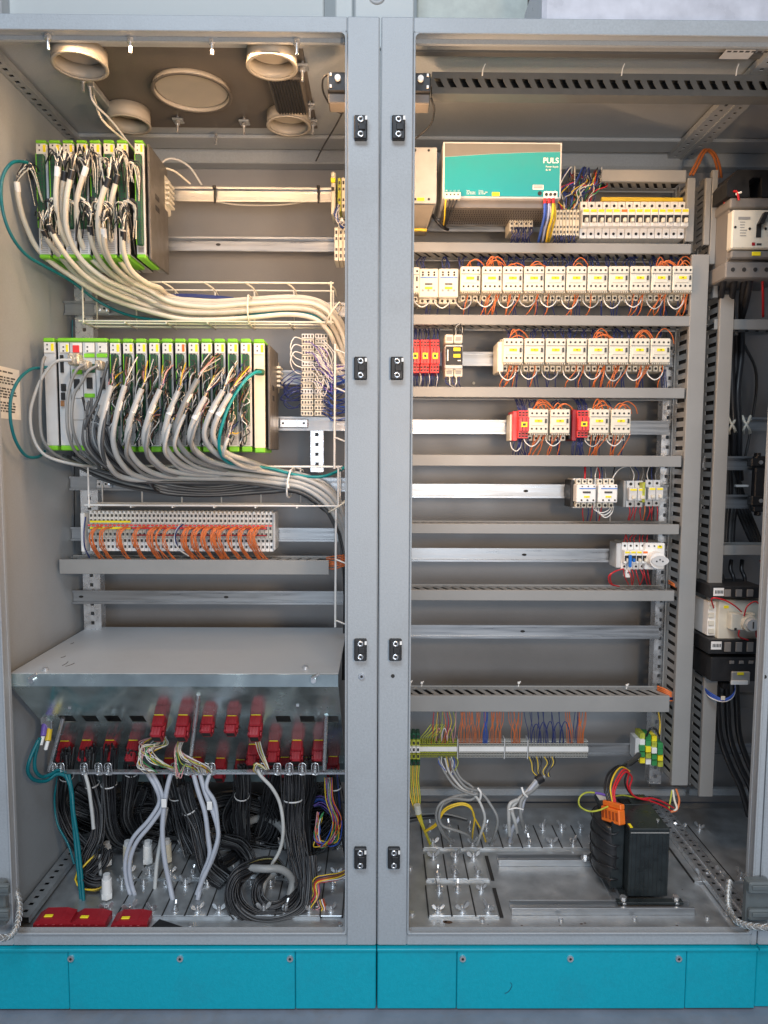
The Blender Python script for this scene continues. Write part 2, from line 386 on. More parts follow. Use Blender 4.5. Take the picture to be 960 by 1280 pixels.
# things on and behind the top of the cabinets
def slab(name, px0, px1, py0, py1, Y, d, m, label, cat):
    a = pt(px0, py0, Y); c = pt(px1, py1, Y); b = MB(); b.box(a.x, c.x, Y, Y+d, c.z, a.z, m, c=0.004); return b.build(name, label=label, cat=cat)
slab('wall_panel', -30, 3, -60, 60, 0.9, 0.05, LGREY, 'grey post at the far left above the cabinets', 'post')
slab('wall_panel', 8, 405, -60, 60, 0.95, 0.03, WALLW, 'long pale panel above the left cabinet', 'panel')
slab('support_post', 419, 441, -60, 60, 0.85, 0.05, WALLW, 'pale upright post behind the cabinet top left of the hole plate', 'post')
t = thing('hole_plate', 'pale plate with a round hole above the centre seam', 'plate', pt(480, 18, 0.8))
a = pt(444, -60, 0.8); c = pt(517, 60, 0.8); b = MB(); b.box(a.x, c.x, 0.8, 0.82, c.z, a.z, WALLW, c=0.003); b.build('sheet', t)
p = pt(471, -6, 0.8); b = MB(); b.ring((p.x, 0.799, p.z), (0, -1, 0), 0.016, 0.026, 0.003, LGREY); b.cyl((p.x, 0.7985, p.z), (p.x, 0.7995, p.z), 0.016, MGREY, n=20); b.build('hole_rim', t)
slab('wall_panel', 522, 662, -60, 60, 0.9, 0.03, mat('greenish_white_panel', (0.66, 0.70, 0.64), 0.5), 'greenish white panel above the middle cabinet', 'panel')
slab('door_jamb', 664, 677, -60, 60, 0.86, 0.05, mat('brown_jamb', (0.12, 0.10, 0.09), 0.6), 'narrow dark brown post above the middle cabinet', 'post')
a = pt(680, -60, 0.35); c = pt(1100, 25, 0.35); b = MB(); b.box(a.x, c.x, 0.35, 0.58, ZT+0.002, a.z, FILM, c=0.01)
b.build('wrapped_crate', label='large package in crinkled white film standing on the cabinet', cat='package')

# ---- roof of the left bay: dark plate, collars, big opening
ZC = ZT - 0.0125
def cz(px, py, z=ZC): return ptz(px, py, z)
roofp = thing('roof_plate', 'dark brown plate with round openings clamped under the left roof', 'plate', (-0.40, 0.2, ZC-0.004))
a = cz(118, 100); X0 = cz(112, 95).x; 
PX0, PX1, PY0, PY1 = -0.635, -0.155, 0.045, cz(240, 157).y
b = MB(); b.box(PX0, PX1, PY0, PY1, ZC-0.005, ZC-0.0005, PLATEP, c=0.001); b.build('sheet', roofp)
COLL = mat('beige_coated_steel', (0.37, 0.34, 0.29), 0.45, var=0.06, scale=30)
def collar(cx, cy, rpx, h, lab):
    zc = ZC-0.006-h
    c = ptz(cx, cy, zc); r = rpx*((ptz(cx+1, cy, zc)-c).length)
    b = MB(); b.ring((c.x, c.y, zc), (0, 0, 1), r-0.004, r, h, COLL, n=36); b.ring((c.x, c.y, zc-0.0012), (0, 0, 1), r-0.0055, r+0.0015, 0.003, COLL, n=36)
    b.cyl((c.x, c.y, ZC-0.0068), (c.x, c.y, ZC-0.0062), r-0.0045, COLL, n=30)
    o = b.build('duct_collar', label=lab, cat='collar', group='cream duct collars under the left roof')
collar(100, 83, 33, 0.030, 'cream round duct collar nearest the left wall, front')
collar(340, 84, 31, 0.030, 'cream round duct collar at the front right of the roof plate')
collar(161, 156, 26, 0.034, 'cream round duct collar at the rear left, cable in front')
collar(361, 158, 27, 0.028, 'cream round duct collar at the rear right of the roof plate')
c = ptz(240, 112, ZC-0.008); r = 47*((ptz(241, 112, ZC-0.008)-c).length)
b = MB(); b.ring((c.x, c.y, ZC-0.017), (0, 0, 1), r-0.004, r, 0.0115, COLL, n=44); b.ring((c.x, c.y, ZC-0.0185), (0, 0, 1), r-0.003, r+0.004, 0.0014, PLATEP, n=44); b.build('opening_rim', roofp)
b = MB()
V = []; n = 44; K = 6
for k in range(K+1):
    rr = (r-0.006)*math.cos(k/K*math.pi/2*0.9); zz = ZC-0.0075 + 0.006*math.sin(k/K*math.pi/2)
    V += [(c.x+rr*math.cos(2*math.pi*i/n), c.y+rr*math.sin(2*math.pi*i/n), ZC-0.0055-0.0035*math.cos(k/K*math.pi/2)) for i in range(n)]
V.append((c.x, c.y, ZC-0.0053))
Fc = [(k*n+i, k*n+(i+1) % n, (k+1)*n+(i+1) % n, (k+1)*n+i) for k in range(K) for i in range(n)] + [(K*n+i, K*n+(i+1) % n, len(V)-1) for i in range(n)]
b.add(V, Fc, COLL, True); b.build('opening_cap', roofp)
# slotted black vent between the right collars
a = ptz(333, 98, ZC-0.03); c = ptz(386, 142, ZC-0.03)
vt = thing('vent_block', 'black ribbed vent block between the right duct collars', 'vent', (a.x, a.y, ZC-0.03))
b = MB(); b.box(a.x, c.x, min(a.y, c.y), max(a.y, c.y), ZC-0.03, ZC-0.0055, PLATEP, c=0.003); b.build('housing', vt)
for k in range(10):
    b = MB(); x = a.x+0.006+k*(c.x-a.x-0.012)/9.5; b.box(x, x+0.004, min(a.y, c.y)+0.004, max(a.y, c.y)-0.004, ZC-0.034, ZC-0.0302, BLACK); b.build('rib', vt)
# clamps
def clampnut(px, py, lab):
    q = ptz(px, py, ZC-0.03); t = thing('clamp_screw', lab, 'clamp', (q.x, q.y, ZC-0.03), 'clamps holding the roof plate')
    b = MB(); b.cyl((q.x, q.y, ZC-0.045), (q.x, q.y, ZC-0.006), 0.003, ZBRITE, n=8); b.build('bolt', t)
    b = MB(); b.cyl((q.x, q.y, ZC-0.026), (q.x, q.y, ZC-0.018), 0.0065, ZBRITE, n=6, smooth=False); b.build('nut', t)
    b = MB(); b.box(q.x-0.012, q.x+0.012, q.y-0.006, q.y+0.018, ZC-0.0165, ZC-0.012, ZINC, c=0.001); b.box(q.x-0.01, q.x+0.01, q.y+0.010, q.y+0.015, ZC-0.0125, ZC-0.0056, ZINC); b.build('claw', t)
for px, py, l in ((60, 52, 'steel roof clamp left of the front left collar'), (163, 56, 'steel roof clamp at the front edge, right of the left collar'),
                  (265, 58, 'steel roof clamp at the front edge near the middle'), (371, 58, 'steel roof clamp beside the front right collar'),
                  (378, 92, 'steel roof clamp right of the black vent block'), (387, 140, 'steel roof clamp beside the rear right collar, front one'), (391, 160, 'steel roof clamp beside the rear right collar, rear one'),
                  (222, 158, 'steel roof clamp at the rear edge, left one'), (305, 160, 'steel roof clamp at the rear edge, right one'), (104, 106, 'steel roof clamp below the front left collar')):
    clampnut(px, py, l)
q = ptz(270, 178, ZC-0.03); b = MB(); b.cyl((q.x, q.y, ZC-0.035), (q.x, q.y+0.002, ZC-0.009), 0.003, ZBRITE, n=8); b.build('loose_stud', label='short steel stud under the roof behind the plate', cat='bolt')

# perforated frame profiles
def perf(name, p0, p1, w, m, label, up=(0, 0, 1), pitch=0.0245, cat='frame profile', parent=None, hole=0.005, rows=2):
    """flat perforated steel profile lying from p0 to p1, its face turned to up, real square holes as dark pockets"""
    p0 = Vector(p0); p1 = Vector(p1); d = (p1-p0); L = d.length; d.normalize(); upv = Vector(up).normalized(); s = d.cross(upv).normalized()
    rot = Matrix((s, d, upv)).transposed().to_4x4(); rot.translation = p0
    t = thing(name, label, cat, p0)
    b = MB(); n = int(L/pitch)
    y = 0.0
    # sheet made of bars between the holes so the holes are real
    xs = [-w/2]
    if rows == 2: cols = (-w*0.27, w*0.27)
    else: cols = (0,)
    edges = [-w/2]
    for cc in cols: edges += [cc-hole, cc+hole]
    edges.append(w/2)
    for i in range(0, len(edges), 2): b.box(edges[i], edges[i+1], 0, L, -0.0015, 0, m, rot=rot)
    for ci, cc in enumerate(cols):
        for k in range(n+1):
            ya = k*pitch + (0 if ci == 0 else pitch*0.5); 
            yb = min(L, ya+pitch-hole*2.0)
            if ya < L: b.box(cc-hole, cc+hole, ya, yb, -0.0015, 0, m, rot=rot)
    if rows == 2: b.box(-0.0025, 0.0025, 0, L, 0.0001, 0.0035, m, rot=rot)
    b.box(-w/2, -w/2+0.0015, 0, L, -0.014, -0.0016, m, rot=rot); b.box(w/2-0.0015, w/2, 0, L, -0.014, -0.0016, m, rot=rot)
    b.box(-w/2+0.0016, w/2-0.0016, 0, L, -0.014, -0.0135, DARK, rot=rot)
    b.build('profile', t)
    return t
perf('frame_profile', (0.80, 0.05, 0.03), (0.80, 0.57, 0.03), 0.05, ZBRITE, 'perforated steel base profile between the middle and right bays', hole=0.004)
perf('frame_profile', (0.80, 0.57, ZC-0.02), (0.80, 0.05, ZC-0.02), 0.07, PAINT, 'perforated roof profile between the middle and right bays', up=(0, 0, -1), hole=0.004)
perf('frame_profile', (-0.765, 0.05, 0.03), (-0.765, 0.57, 0.03), 0.035, ZINC, 'perforated steel base profile along the left wall', rows=1)
perf('frame_profile', (-0.775, 0.57, ZC-0.02), (-0.775, 0.05, ZC-0.02), 0.028, ZINC, 'perforated roof profile along the left wall', up=(0, 0, -1), rows=1)
# rear cross tubes
def hbar(px0, px1, py, Y, r, label):
    a = pt(px0, py, Y); c = pt(px1, py, Y); b = MB(); b.box(a.x, c.x, Y, Y+2*r, a.z-r, a.z+r, PAINT, c=r*0.3); return b.build('cross_bar', label=label, cat='bar')
hbar(514, 858, 991, 0.50, 0.010, 'grey cross bar low behind the terminal strip')
hbar(862, 1050, 991, 0.50, 0.010, 'grey cross bar low in the right bay')
hbar(528, 856, 198, 0.54, 0.022, 'grey cross bar high behind the turquoise power supply')
# ------------------------------------------------------------------ generic cabinet fittings
def rail(px0, px1, py, Y, label, holes=(), zh=0.0175, xabs=None):
    a = pt(px0, py, Y); c = pt(px1, py, Y)
    if xabs: a.x, c.x = xabs
    z = (a.z+c.z)/2; x0, x1 = a.x, c.x; t = 0.0012
    b = MB()
    prof = [(Y, zh), (Y, zh-0.005), (Y+0.0073, zh-0.005), (Y+0.0073, -zh+0.005), (Y, -zh+0.005), (Y, -zh)]
    back = [(y+t, zz) for y, zz in ((Y, -zh), (Y, -zh+0.005-t), (Y+0.0073, -zh+0.005-t), (Y+0.0073, zh-0.005+t), (Y, zh-0.005+t), (Y, zh))]
    poly = [(y, z+zz) for y, zz in prof + back]
    n = len(poly); V = [(x0, p, q) for p, q in poly] + [(x1, p, q) for p, q in poly]
    Fc = [(i, (i+1) % n, n+(i+1) % n, n+i) for i in range(n)]
    for s in (0, n):
        for k in range(5): Fc.append(tuple(s+j for j in (k, k+1, n-2-k, n-1-k)))
    b.add(V, Fc, RAIL)
    t_ = thing('mounting_rail', label, 'rail', ((x0+x1)/2, Y, z)); b.build('rail_profile', t_)
    for h in holes:
        hx = pt(h, py, Y).x; b = MB()
        V = []; 
        for i in range(14):
            th = 2*math.pi*i/14; V.append((hx+0.0062*math.cos(th), Y+0.0068, z+0.0032*math.sin(th)))
        b.add(V, [tuple(range(14))[::-1]], DARK); b.build('rail_slot', t_)
    return t_
def rail_screw(px, py, Y):
    pass
def hduct(px0, px1, pya, pyb, Yf, depth, label, pitch=0.0255, slot=0.0085, mat_=None, slant=0.35, x1=None, lower=True, upper=True, keyhole=False):
    m = mat_ or DUCT
    a = pt(px0, (pya+pyb)/2, Yf); x0 = a.x; X1 = pt(px1, (pya+pyb)/2, Yf).x if x1 is None else x1
    xm = (px0+px1)/2; z1 = pt(xm, pya, Yf).z; z0 = pt(xm, pyb, Yf).z
    t = thing('wiring_duct', label, 'wiring duct', ((x0+X1)/2, Yf, z0))
    b = MB(); b.box(x0, X1, Yf, Yf+0.0022, z0, z1, m, c=0.001)
    b.box(x0, X1, Yf+0.0022, Yf+0.009, z1-0.0018, z1, m); b.box(x0, X1, Yf+0.0022, Yf+0.009, z0, z0+0.0018, m); b.build('duct_cover', t)
    b = MB(); Yb = Yf+depth
    b.box(x0+0.001, X1-0.001, Yb-0.002, Yb, z0, z1, m)
    b.build('duct_base', t)
    b = MB(); b.box(x0+0.004, X1-0.004, Yf+0.013, Yb-0.006, z0+0.007, z1-0.011, DARK); b.build('wire_mass', t)
    for z, nm in ((z0+0.0028, 'lower_comb'), (z1-0.0045, 'upper_comb')):
        b = MB()
        b.box(x0+0.001, X1-0.001, Yb-0.018, Yb-0.0022, z, z+0.0016, m); b.box(x0+0.001, X1-0.001, Yf+0.0092, Yf+0.019, z, z+0.0016, m)
        n = int((X1-x0)/pitch); ya, yb = Yf+0.019, Yb-0.018; sh = slant*(1 if not keyhole else 0.6)
        for k in range(n+2):
            xa = x0 + k*pitch - sh*(yb-ya)*0.5; xb = xa+pitch-slot
            if xa < x0+0.001 or xb+sh*(yb-ya) > X1: continue
            b.box(xa, xb, ya, yb, z, z+0.0016, m, shear=sh)
        b.build(nm, t)
    return t
def vduct(px_top, px_bot, wpx, pya, pyb, Yf, depth, label, mat_=None, pitch=0.0235, slot=0.010, x0=None, x1=None, z0=None, z1=None):
    m = mat_ or DUCT
    if x0 is None:
        p = pt(px_top, pya, Yf); q = pt(px_bot, pyb, Yf); x0 = (p.x+q.x)/2; x1 = x0 + wpx/ppm(px_top, (pya+pyb)/2, Yf); z1 = p.z; z0 = q.z
    t = thing('wiring_duct', label, 'wiring duct', ((x0+x1)/2, Yf, z0)); Yb = Yf+depth
    b = MB(); b.box(x0, x1, Yf, Yf+0.0022, z0, z1, m, c=0.001); b.box(x0, x0+0.0018, Yf+0.0022, Yf+0.009, z0, z1, m); b.box(x1-0.0018, x1, Yf+0.0022, Yf+0.009, z0, z1, m); b.build('duct_cover', t)
    b = MB(); b.box(x0, x1, Yb-0.002, Yb, z0, z1, m); b.build('duct_base', t)
    if x1-x0 > 0.02: b = MB(); b.box(x0+0.007, x1-0.007, Yf+0.013, Yb-0.006, z0+0.004, z1-0.004, DARK); b.build('wire_mass', t)
    for x, nm in ((x0+0.0025, 'left_comb'), (x1-0.0042, 'right_comb')):
        b = MB(); b.box(x, x+0.0016, Yf+0.0092, Yf+0.019, z0, z1, m); b.box(x, x+0.0016, Yb-0.018, Yb-0.0022, z0, z1, m)
        n = int((z1-z0)/pitch)
        for k in range(n): b.box(x, x+0.0016, Yf+0.019, Yb-0.018, z0+k*pitch+slot, z0+(k+1)*pitch, m)
        b.build(nm, t)
    return t
def strut(pxm, wpx, pya, pyb, Y, label, x=None, w=None):
    if x is None: p = pt(pxm, (pya+pyb)/2, Y); x = p.x; w = wpx/ppm(pxm, (pya+pyb)/2, Y)
    z1 = pt(pxm, pya, Y).z; z0 = pt(pxm, pyb, Y).z
    t = thing('mounting_strut', label, 'strut', (x, Y, z0))
    b = MB(); hs = 0.0045; b.box(x-w/2, x-hs, Y, Y+0.002, z0, z1, ZBRITE); b.box(x+hs, x+w/2, Y, Y+0.002, z0, z1, ZBRITE)
    n = int((z1-z0)/0.025)
    for k in range(n+1): b.box(x-hs, x+hs, Y, Y+0.002, z0+k*0.025, min(z1, z0+k*0.025+0.016), ZBRITE)
    b.box(x-w/2, x-w/2+0.002, Y+0.0021, Y+0.03, z0, z1, ZBRITE); b.box(x+w/2-0.002, x+w/2, Y+0.0021, Y+0.03, z0, z1, ZBRITE); b.build('strut_profile', t)
    return t
def pbox(b, x0, y0, x1, y1, Yf, Yb, m, c=0.0015):
    A = pt(x0, (y0+y1)/2, Yf).x; B_ = pt(x1, (y0+y1)/2, Yf).x; za = pt((x0+x1)/2, y0, Yf).z; zb = pt((x0+x1)/2, y1, Yf).z
    b.box(A, B_, Yf, Yb, zb, za, m, c=c)
    return A, B_, zb, za

# ------------------------------------------------------------------ LEFT BAY
YR = 0.40
rail(205, 434, 243, YR, 'upper bare steel rail beside the small module rack, with two black ties', xabs=(pt(150, 243, YR).x, -0.045))
rail(206, 434, 305, YR, 'bare steel rail level with the foot of the small module rack', holes=(272,), xabs=(pt(120, 305, YR).x, -0.045))
rail(75, 434, 386, YR, 'steel rail behind the upper cream cable bundle', xabs=(pt(75, 386, YR-0.02).x, -0.045))
rail(80, 434, 471, YR, 'steel rail behind the large module rack', xabs=(pt(100, 471, YR).x, -0.045))
rail(80, 434, 529, YR, 'steel rail right of the large module rack at its foot', xabs=(pt(100, 529, YR).x, -0.045))
rail(82, 434, 605, YR, 'steel rail behind the lower grey cable bundle', xabs=(pt(82, 605, YR-0.02).x, -0.045))
rail(88, 430, 668, YR, 'steel rail carrying the terminal strip with orange wires', xabs=(pt(86, 668, YR-0.01).x, -0.05))
rail(88, 433, 747, YR, 'empty steel rail under the left wiring duct', holes=(100, 282), xabs=(pt(88, 747, YR-0.01).x, -0.05))
st = strut(110, 22, 345, 800, 0.412, 'perforated steel strut along the left wall behind the rails')
strut(396, 16, 430, 590, 0.412, 'short perforated steel strut right of the large module rack')
def boltplate(px0, px1, py, label):
    a = pt(px0, py, 0.392); c = pt(px1, py, 0.392); t = thing('rail_clamp', label, 'clamp', ((a.x+c.x)/2, 0.392, a.z))
    b = MB(); b.box(a.x, c.x, 0.392, 0.3985, a.z-0.011, a.z+0.011, ZBRITE, c=0.002); b.build('clamp_plate', t)
    for x in (a.x+0.010, c.x-0.010):
        b = MB(); b.cyl((x, 0.388, a.z), (x, 0.3918, a.z), 0.0065, ZBRITE, n=12); b.cyl((x, 0.3876, a.z), (x, 0.3879, a.z), 0.003, DARK, n=6); b.build('bolt', t)
boltplate(117, 136, 386, 'bolt plate on the rail behind the cream cables')
boltplate(120, 138, 605, 'bolt plate on the rail behind the grey cables')
boltplate(349, 385, 529, 'bolt plate on the rail right of the large rack')
hduct(74, 411, 700, 718, 0.32, 0.08, 'long grey wiring duct under the orange wired terminal strip')
# black ties on upper rail
for px, l in ((268, 'black cable tie round the upper rail, left one'), (398, 'black cable tie round the upper rail, right one')):
    p = pt(px, 243, 0.395); b = MB(); b.box(p.x-0.0025, p.x+0.0025, 0.3965, 0.3998, p.z-0.02, p.z+0.02, BLACK, c=0.001); b.box(p.x-0.004, p.x+0.004, 0.391, 0.3963, p.z+0.013, p.z+0.021, BLACK, c=0.001)
    b.box(p.x-0.0025, p.x+0.0025, 0.40, 0.415, p.z+0.018, p.z+0.0195, BLACK); b.build('cable_tie', label=l, cat='cable tie')

# ---- electronic modules
YM, YMB = 0.225, 0.385
def module(px0, px1, y0, ycap, ylab, ycon, yb1, y1, label, group, style='io', body=LGREY):
    t = thing('rack_module', label, 'module', (pt((px0+px1)/2, y1, YM).x, YM, pt(px0, y1, YM).z), group)
    b = MB(); A, B_, zb, za = pbox(b, px0, ycap, px1, yb1, YM, YMB, body, c=0.001); b.build('housing', t)
    # black side faces
    b = MB(); b.box(B_-0.0008, B_+0.0006, YM+0.004, YMB, zb+0.001, za-0.001, MATS['black_plastic']); b.build('side_plate', t)
    w = B_-A
    zt = pt(px0, y0, YM).z; z_lo = pt(px0, y1, YM).z
    b = MB(); b.box(A+0.0005, B_-0.0005, YM-0.004, YM+0.10, za+0.0002, zt, GREEN, c=0.002); b.build('top_cap', t)
    b = MB(); b.box(A+0.0005, B_-0.0005, YM-0.003, YM+0.10, z_lo, zb-0.0002, GREEN, c=0.002); b.build('bottom_cap', t)
    zl = pt(px0, ylab, YM).z
    if style != 'bus':
        b = MB(); b.box(A+w*0.06, B_-w*0.06, YM-0.003, YM-0.0002, zl, za-0.001, PAPER, c=0.0006); b.build('label_field', t)
        b = MB(); b.box(B_-w*0.32, B_-w*0.08, YM-0.0037, YM-0.0031, zl+0.004, za-0.004, YELLOW if style != 'old' else ORANGE); b.build('yellow_tag', t)
        b = MB()
        for k in range(2): b.box(A+w*0.30, A+w*0.42, YM-0.0037, YM-0.0031, zl+0.006+k*0.010, zl+0.0095+k*0.010, INK)
        b.build('status_lamps', t)
    if style in ('io', 'old'):
        zc = pt(px0, ycon, YM).z
        b = MB(); b.box(A+w*0.18, B_-w*0.14, YM-0.012, YM-0.0002, zc, zl-0.003, DGREEN, c=0.002)
        b.box(A+w*0.18, A+w*0.25, YM-0.0125, YM-0.0121, zc, zl-0.003, GREEN)
        b.build('plug_connector', t)
        b = MB(); n = int((zl-zc)/0.0065)
        for k in range(n):
            z = zc+0.003+k*0.0065
            for xx in (0.34, 0.62): b.box(A+w*xx, A+w*(xx+0.14), YM-0.0127, YM-0.0122, z, z+0.0032, INK)
        b.build('clamp_openings', t)
        b = MB(); n2 = 12
        for k in range(n2):
            z = zb+0.004+(zc-zb-0.006)*k/n2; b.box(A+w*0.2, B_-w*0.2, YM-0.0012, YM-0.0002, z, z+0.0012, MGREY)
        b.build('front_ribs', t)
    return t, A, B_
G1 = 'modules of the small upper rack'; G2 = 'modules of the large rack'
up = [(47, 61), (63.5, 77.5), (80.5, 94), (97.5, 111), (114, 127.5), (131, 144.5), (147.5, 161), (169.5, 181)]
for i, (a, c) in enumerate(up):
    if i < 7: module(a, c, 175.5, 179.5, 193, 287, 318, 323, f'grey and green module, {ORD[i]} from the left in the small upper rack', G1)
    else:
        t, A, B_ = module(a, c, 175.5, 179.5, 193, 308, 318, 323, 'narrow green module with exposed terminal column closing the small upper rack', G1)
# thick dark housing at the right end of the upper rack, with embossed grille
def endhousing(px, y0, y1, label, dx=0.006):
    a = pt(px, y0, YM+0.01); c = pt(px, y1, YM+0.01)
    t = thing('rack_end_housing', label, 'housing', (a.x, YM, c.z))
    b = MB(); b.box(a.x, a.x+dx, YM+0.012, YMB-0.012, c.z, a.z, mat('dark_brown_grey_plastic', (0.10, 0.095, 0.088), 0.42, var=0.08), c=0.002); b.build('side_cover', t)
    for k in range(10):
        b = MB(); y = YM+0.05+0.006*(k % 5); z = a.z-(a.z-c.z)*(0.42 if k < 5 else 0.52); b.box(a.x+dx, a.x+dx+0.0006, y, y+0.003, z, z+0.012, BLACK); b.build('vent_slot', t)
    return t
endhousing(182.5, 179, 324, 'dark side housing at the right end of the small upper rack')
# lower rack
module(56.5, 71, 422.5, 427.5, 441, 470, 557, 563, 'slim grey module at the far left of the large rack', G2, 'slim')
bt, A, B_ = module(74, 136.5, 422.5, 427.5, 441, 470, 557, 563, 'four-slot bus controller with red display in the large rack', None, 'bus', body=LGREY)
def addp(t, name, px0, y0, px1, y1, m, d=0.003, Y=YM, c=0.0006, off=0.0003):
    b = MB(); A = pt(px0, (y0+y1)/2, Y).x; C_ = pt(px1, (y0+y1)/2, Y).x; za = pt((px0+px1)/2, y0, Y).z; zb = pt((px0+px1)/2, y1, Y).z
    b.box(A, C_, Y-d-off, Y-off, zb, za, m, c=c); return b.build(name, t)
for k in range(4):
    x = 74+k*15.8
    addp(bt, 'label_field', x+1.5, 429, x+13, 441, PAPER)
    addp(bt, 'panel_joint', x+14.6, 428, x+15.3, 556, BLACK, d=0.001)
addp(bt, 'yellow_tag', 83, 431, 86, 440, YELLOW, d=0.004); addp(bt, 'display', 92, 432, 100, 441, REDL, d=0.0055)
for x, y in ((79, 433), (79, 438), (109, 433), (109, 438), (125, 433), (125, 438)): addp(bt, 'status_lamp', x, y, x+2, y+2, INK, d=0.004)
for x0, y0, x1, y1 in ((105.5, 442, 118.5, 447), (121, 442, 134.5, 447), (91, 462, 103, 468), (106, 492, 119, 497), (106, 455, 119, 466)): addp(bt, 'green_insert', x0, y0, x1, y1, GREEN if y1-y0 < 8 else DGREEN, d=0.0025)
for x0, y0, x1, y1 in ((76, 444, 80, 466), (77, 480, 83, 489), (77, 491, 82, 500), (109, 472, 116, 486), (93, 474, 100, 486), (126, 472, 132, 486)): addp(bt, 'socket', x0, y0, x1, y1, BLACK, d=0.004)
addp(bt, 'brass_plug', 77, 501, 81, 508, BRASS, d=0.006)
addp(bt, 'lower_cover', 91, 524.5, 119, 525.2, MGREY, d=0.001); addp(bt, 'lower_cover', 91, 497.5, 105, 498.2, MGREY, d=0.001)
LM = [138.8 + 16.25*k for k in range(12)]
for i, x in enumerate(LM):
    lab = f'grey and green module, {ORD[i]} to the right of the bus controller in the large rack'
    if i == 11: lab = 'plain cream module closing the large rack on the right'
    if i == 11: module(x, x+13.5, 424, 429, 443, 470, 560, 566, lab, G2, 'slim', body=CREAMD)
    else: module(x, x+13.2, 423.5, 428.5, 442, 533, 558, 565, lab, G2, 'old' if i == 5 else 'io')
endhousing(333.5, 430, 562, 'dark side housing at the right end of the large rack')
# cream end clamps
def endclamp(px, py0, py1, label, Y=0.345, m=CREAM, teeth=True):
    a = pt(px, py0, Y); c = pt(px, py1, Y); t = thing('end_clamp', label, 'clamp', (a.x, Y, c.z), None)
    b = MB(); b.box(a.x-0.006, a.x+0.004, Y, 0.399, c.z, a.z, m, c=0.003); b.build('clamp_body', t)
    if teeth:
        for k in range(5):
            z = a.z-(a.z-c.z)*(0.2+0.14*k); b = MB(); b.box(a.x+0.0042, a.x+0.014, Y+0.004, 0.395, z-0.006, z, m, c=0.001); b.build('rib', t)
    return t
endclamp(203, 216, 262, 'cream ribbed end clamp between the small rack and the bare rail')
endclamp(343, 449, 490, 'cream ribbed end clamp right of the large rack')

# ---- cable baskets
def basket(px0, px1, yt, yb, label, Y0=0.305, Y1=0.385, m=CREAM, nx=4, r=0.0022):
    z1 = pt(260, yt, Y0).z; z0 = pt(260, yb, Y0).z; x0 = pt(px0, yt, Y0).x; x1 = pt(px1, yt, Y0).x
    t = thing('cable_basket', label, 'cable basket', ((x0+x1)/2, Y0, z0))
    for y in (Y0, Y1):
        for z in (z1, z0):
            b = MB(); b.tube([(x0, y, z), ((x0+x1)/2, y, z), (x1, y, z)], r, m, n=6, seg=2); b.build('long_wire', t)
    for y in (Y0, (Y0+Y1)/2):
        b = MB(); b.tube([(x0, y+0.02, z0-0.002), ((x0+x1)/2, y+0.02, z0-0.002), (x1, y+0.02, z0-0.002)], r, m, n=6, seg=2); b.build('long_wire', t)
    for k in range(nx+1):
        x = x0+(x1-x0)*(0.02+0.97*k/nx); b = MB()
        b.tube([(x, Y1, z1), (x, Y1, z0-0.004), (x, Y0-0.003, z0-0.004)], r, m, n=6, seg=1, raw=True)
        if k in (0, nx): b.tube([(x, Y0-0.003, z0-0.004), (x, Y0-0.003, z1+0.003)], r, m, n=6, raw=True)
        b.tube([(x-0.008, Y0-0.003, z1), (x+0.006, Y0+0.03, z1-0.006), (x+0.008, Y1, z1-0.012)], r*0.9, m, n=6, seg=3); b.build('cross_wire', t)
    return t
basket(97, 417, 353, 402, 'cream wire basket holding the upper cable bundle', nx=6)
basket(104, 426, 583, 632, 'white wire basket holding the lower grey cable bundle', nx=6, m=WHITE)
def vwire(px, y0, y1, Y, label, cross=(), two=True):
    t = thing('basket_upright', label, 'wire rack', pt(px, y1, Y))
    for k, dx in enumerate((0, 14) if two else (0,)):
        a = pt(px+dx, y0, Y+0.03*k); c = pt(px+dx-1, y1, Y+0.03*k); b = MB(); b.tube([a, (a+c)/2, c], 0.0028, WHITE, n=6, seg=2); b.build('upright', t)
    for yy in cross:
        a = pt(px, yy, Y-0.004); b = MB(); b.tube([a, a+Vector((0.006, -0.006, 0)), a+Vector((0.035, 0.0, -0.012)), a+Vector((0.05, 0.03, -0.012))], 0.002, WHITE, n=5, seg=2); b.build('cross_wire', t)
vwire(419, 430, 586, 0.30, 'white wire rack standing upright right of the terminal column', (438, 486, 548))
vwire(420, 636, 784, 0.30, 'thin white rod hanging upright above the steel hood', (700, 776), two=False)

# ---- upper cream cables
upper = [
 ('cream', [(21, 227), (24, 252), (33, 283), (52, 317), (95, 349), (140, 374)]),
 ('grey',  [(54, 287), (62, 304), (78, 324), (102, 348), (145, 370)]),
 ('cream', [(61, 280), (70, 300), (88, 326), (112, 349), (150, 369)]),
 ('cream', [(72, 208), (70, 250), (74, 282), (88, 312), (115, 344), (155, 366)]),
 ('grey',  [(81, 214), (76, 255), (80, 290), (94, 318), (122, 346), (160, 366)]),
 ('cream', [(90, 212), (83, 250), (84, 288), (100, 322), (130, 348), (165, 364)]),
 ('cream', [(108, 208), (97, 245), (97, 282), (108, 316), (138, 343), (172, 362)]),
 ('grey',  [(112, 282), (115, 305), (128, 330), (150, 350), (178, 363)]),
 ('cream', [(136, 222), (125, 255), (123, 290), (133, 320), (155, 346), (185, 362)]),
 ('grey',  [(129, 285), (131, 308), (142, 332), (162, 350), (188, 361)]),
 ('cream', [(147, 218), (139, 255), (138, 290), (146, 320), (166, 345), (192, 360)]),
 ('cream', [(154, 288), (154, 312), (164, 338), (184, 354), (200, 360)]),
]
ncab = len(upper); UC = []
ULAB = 'cream control cable from the small upper rack, {} of its bundle counted from the lowest'
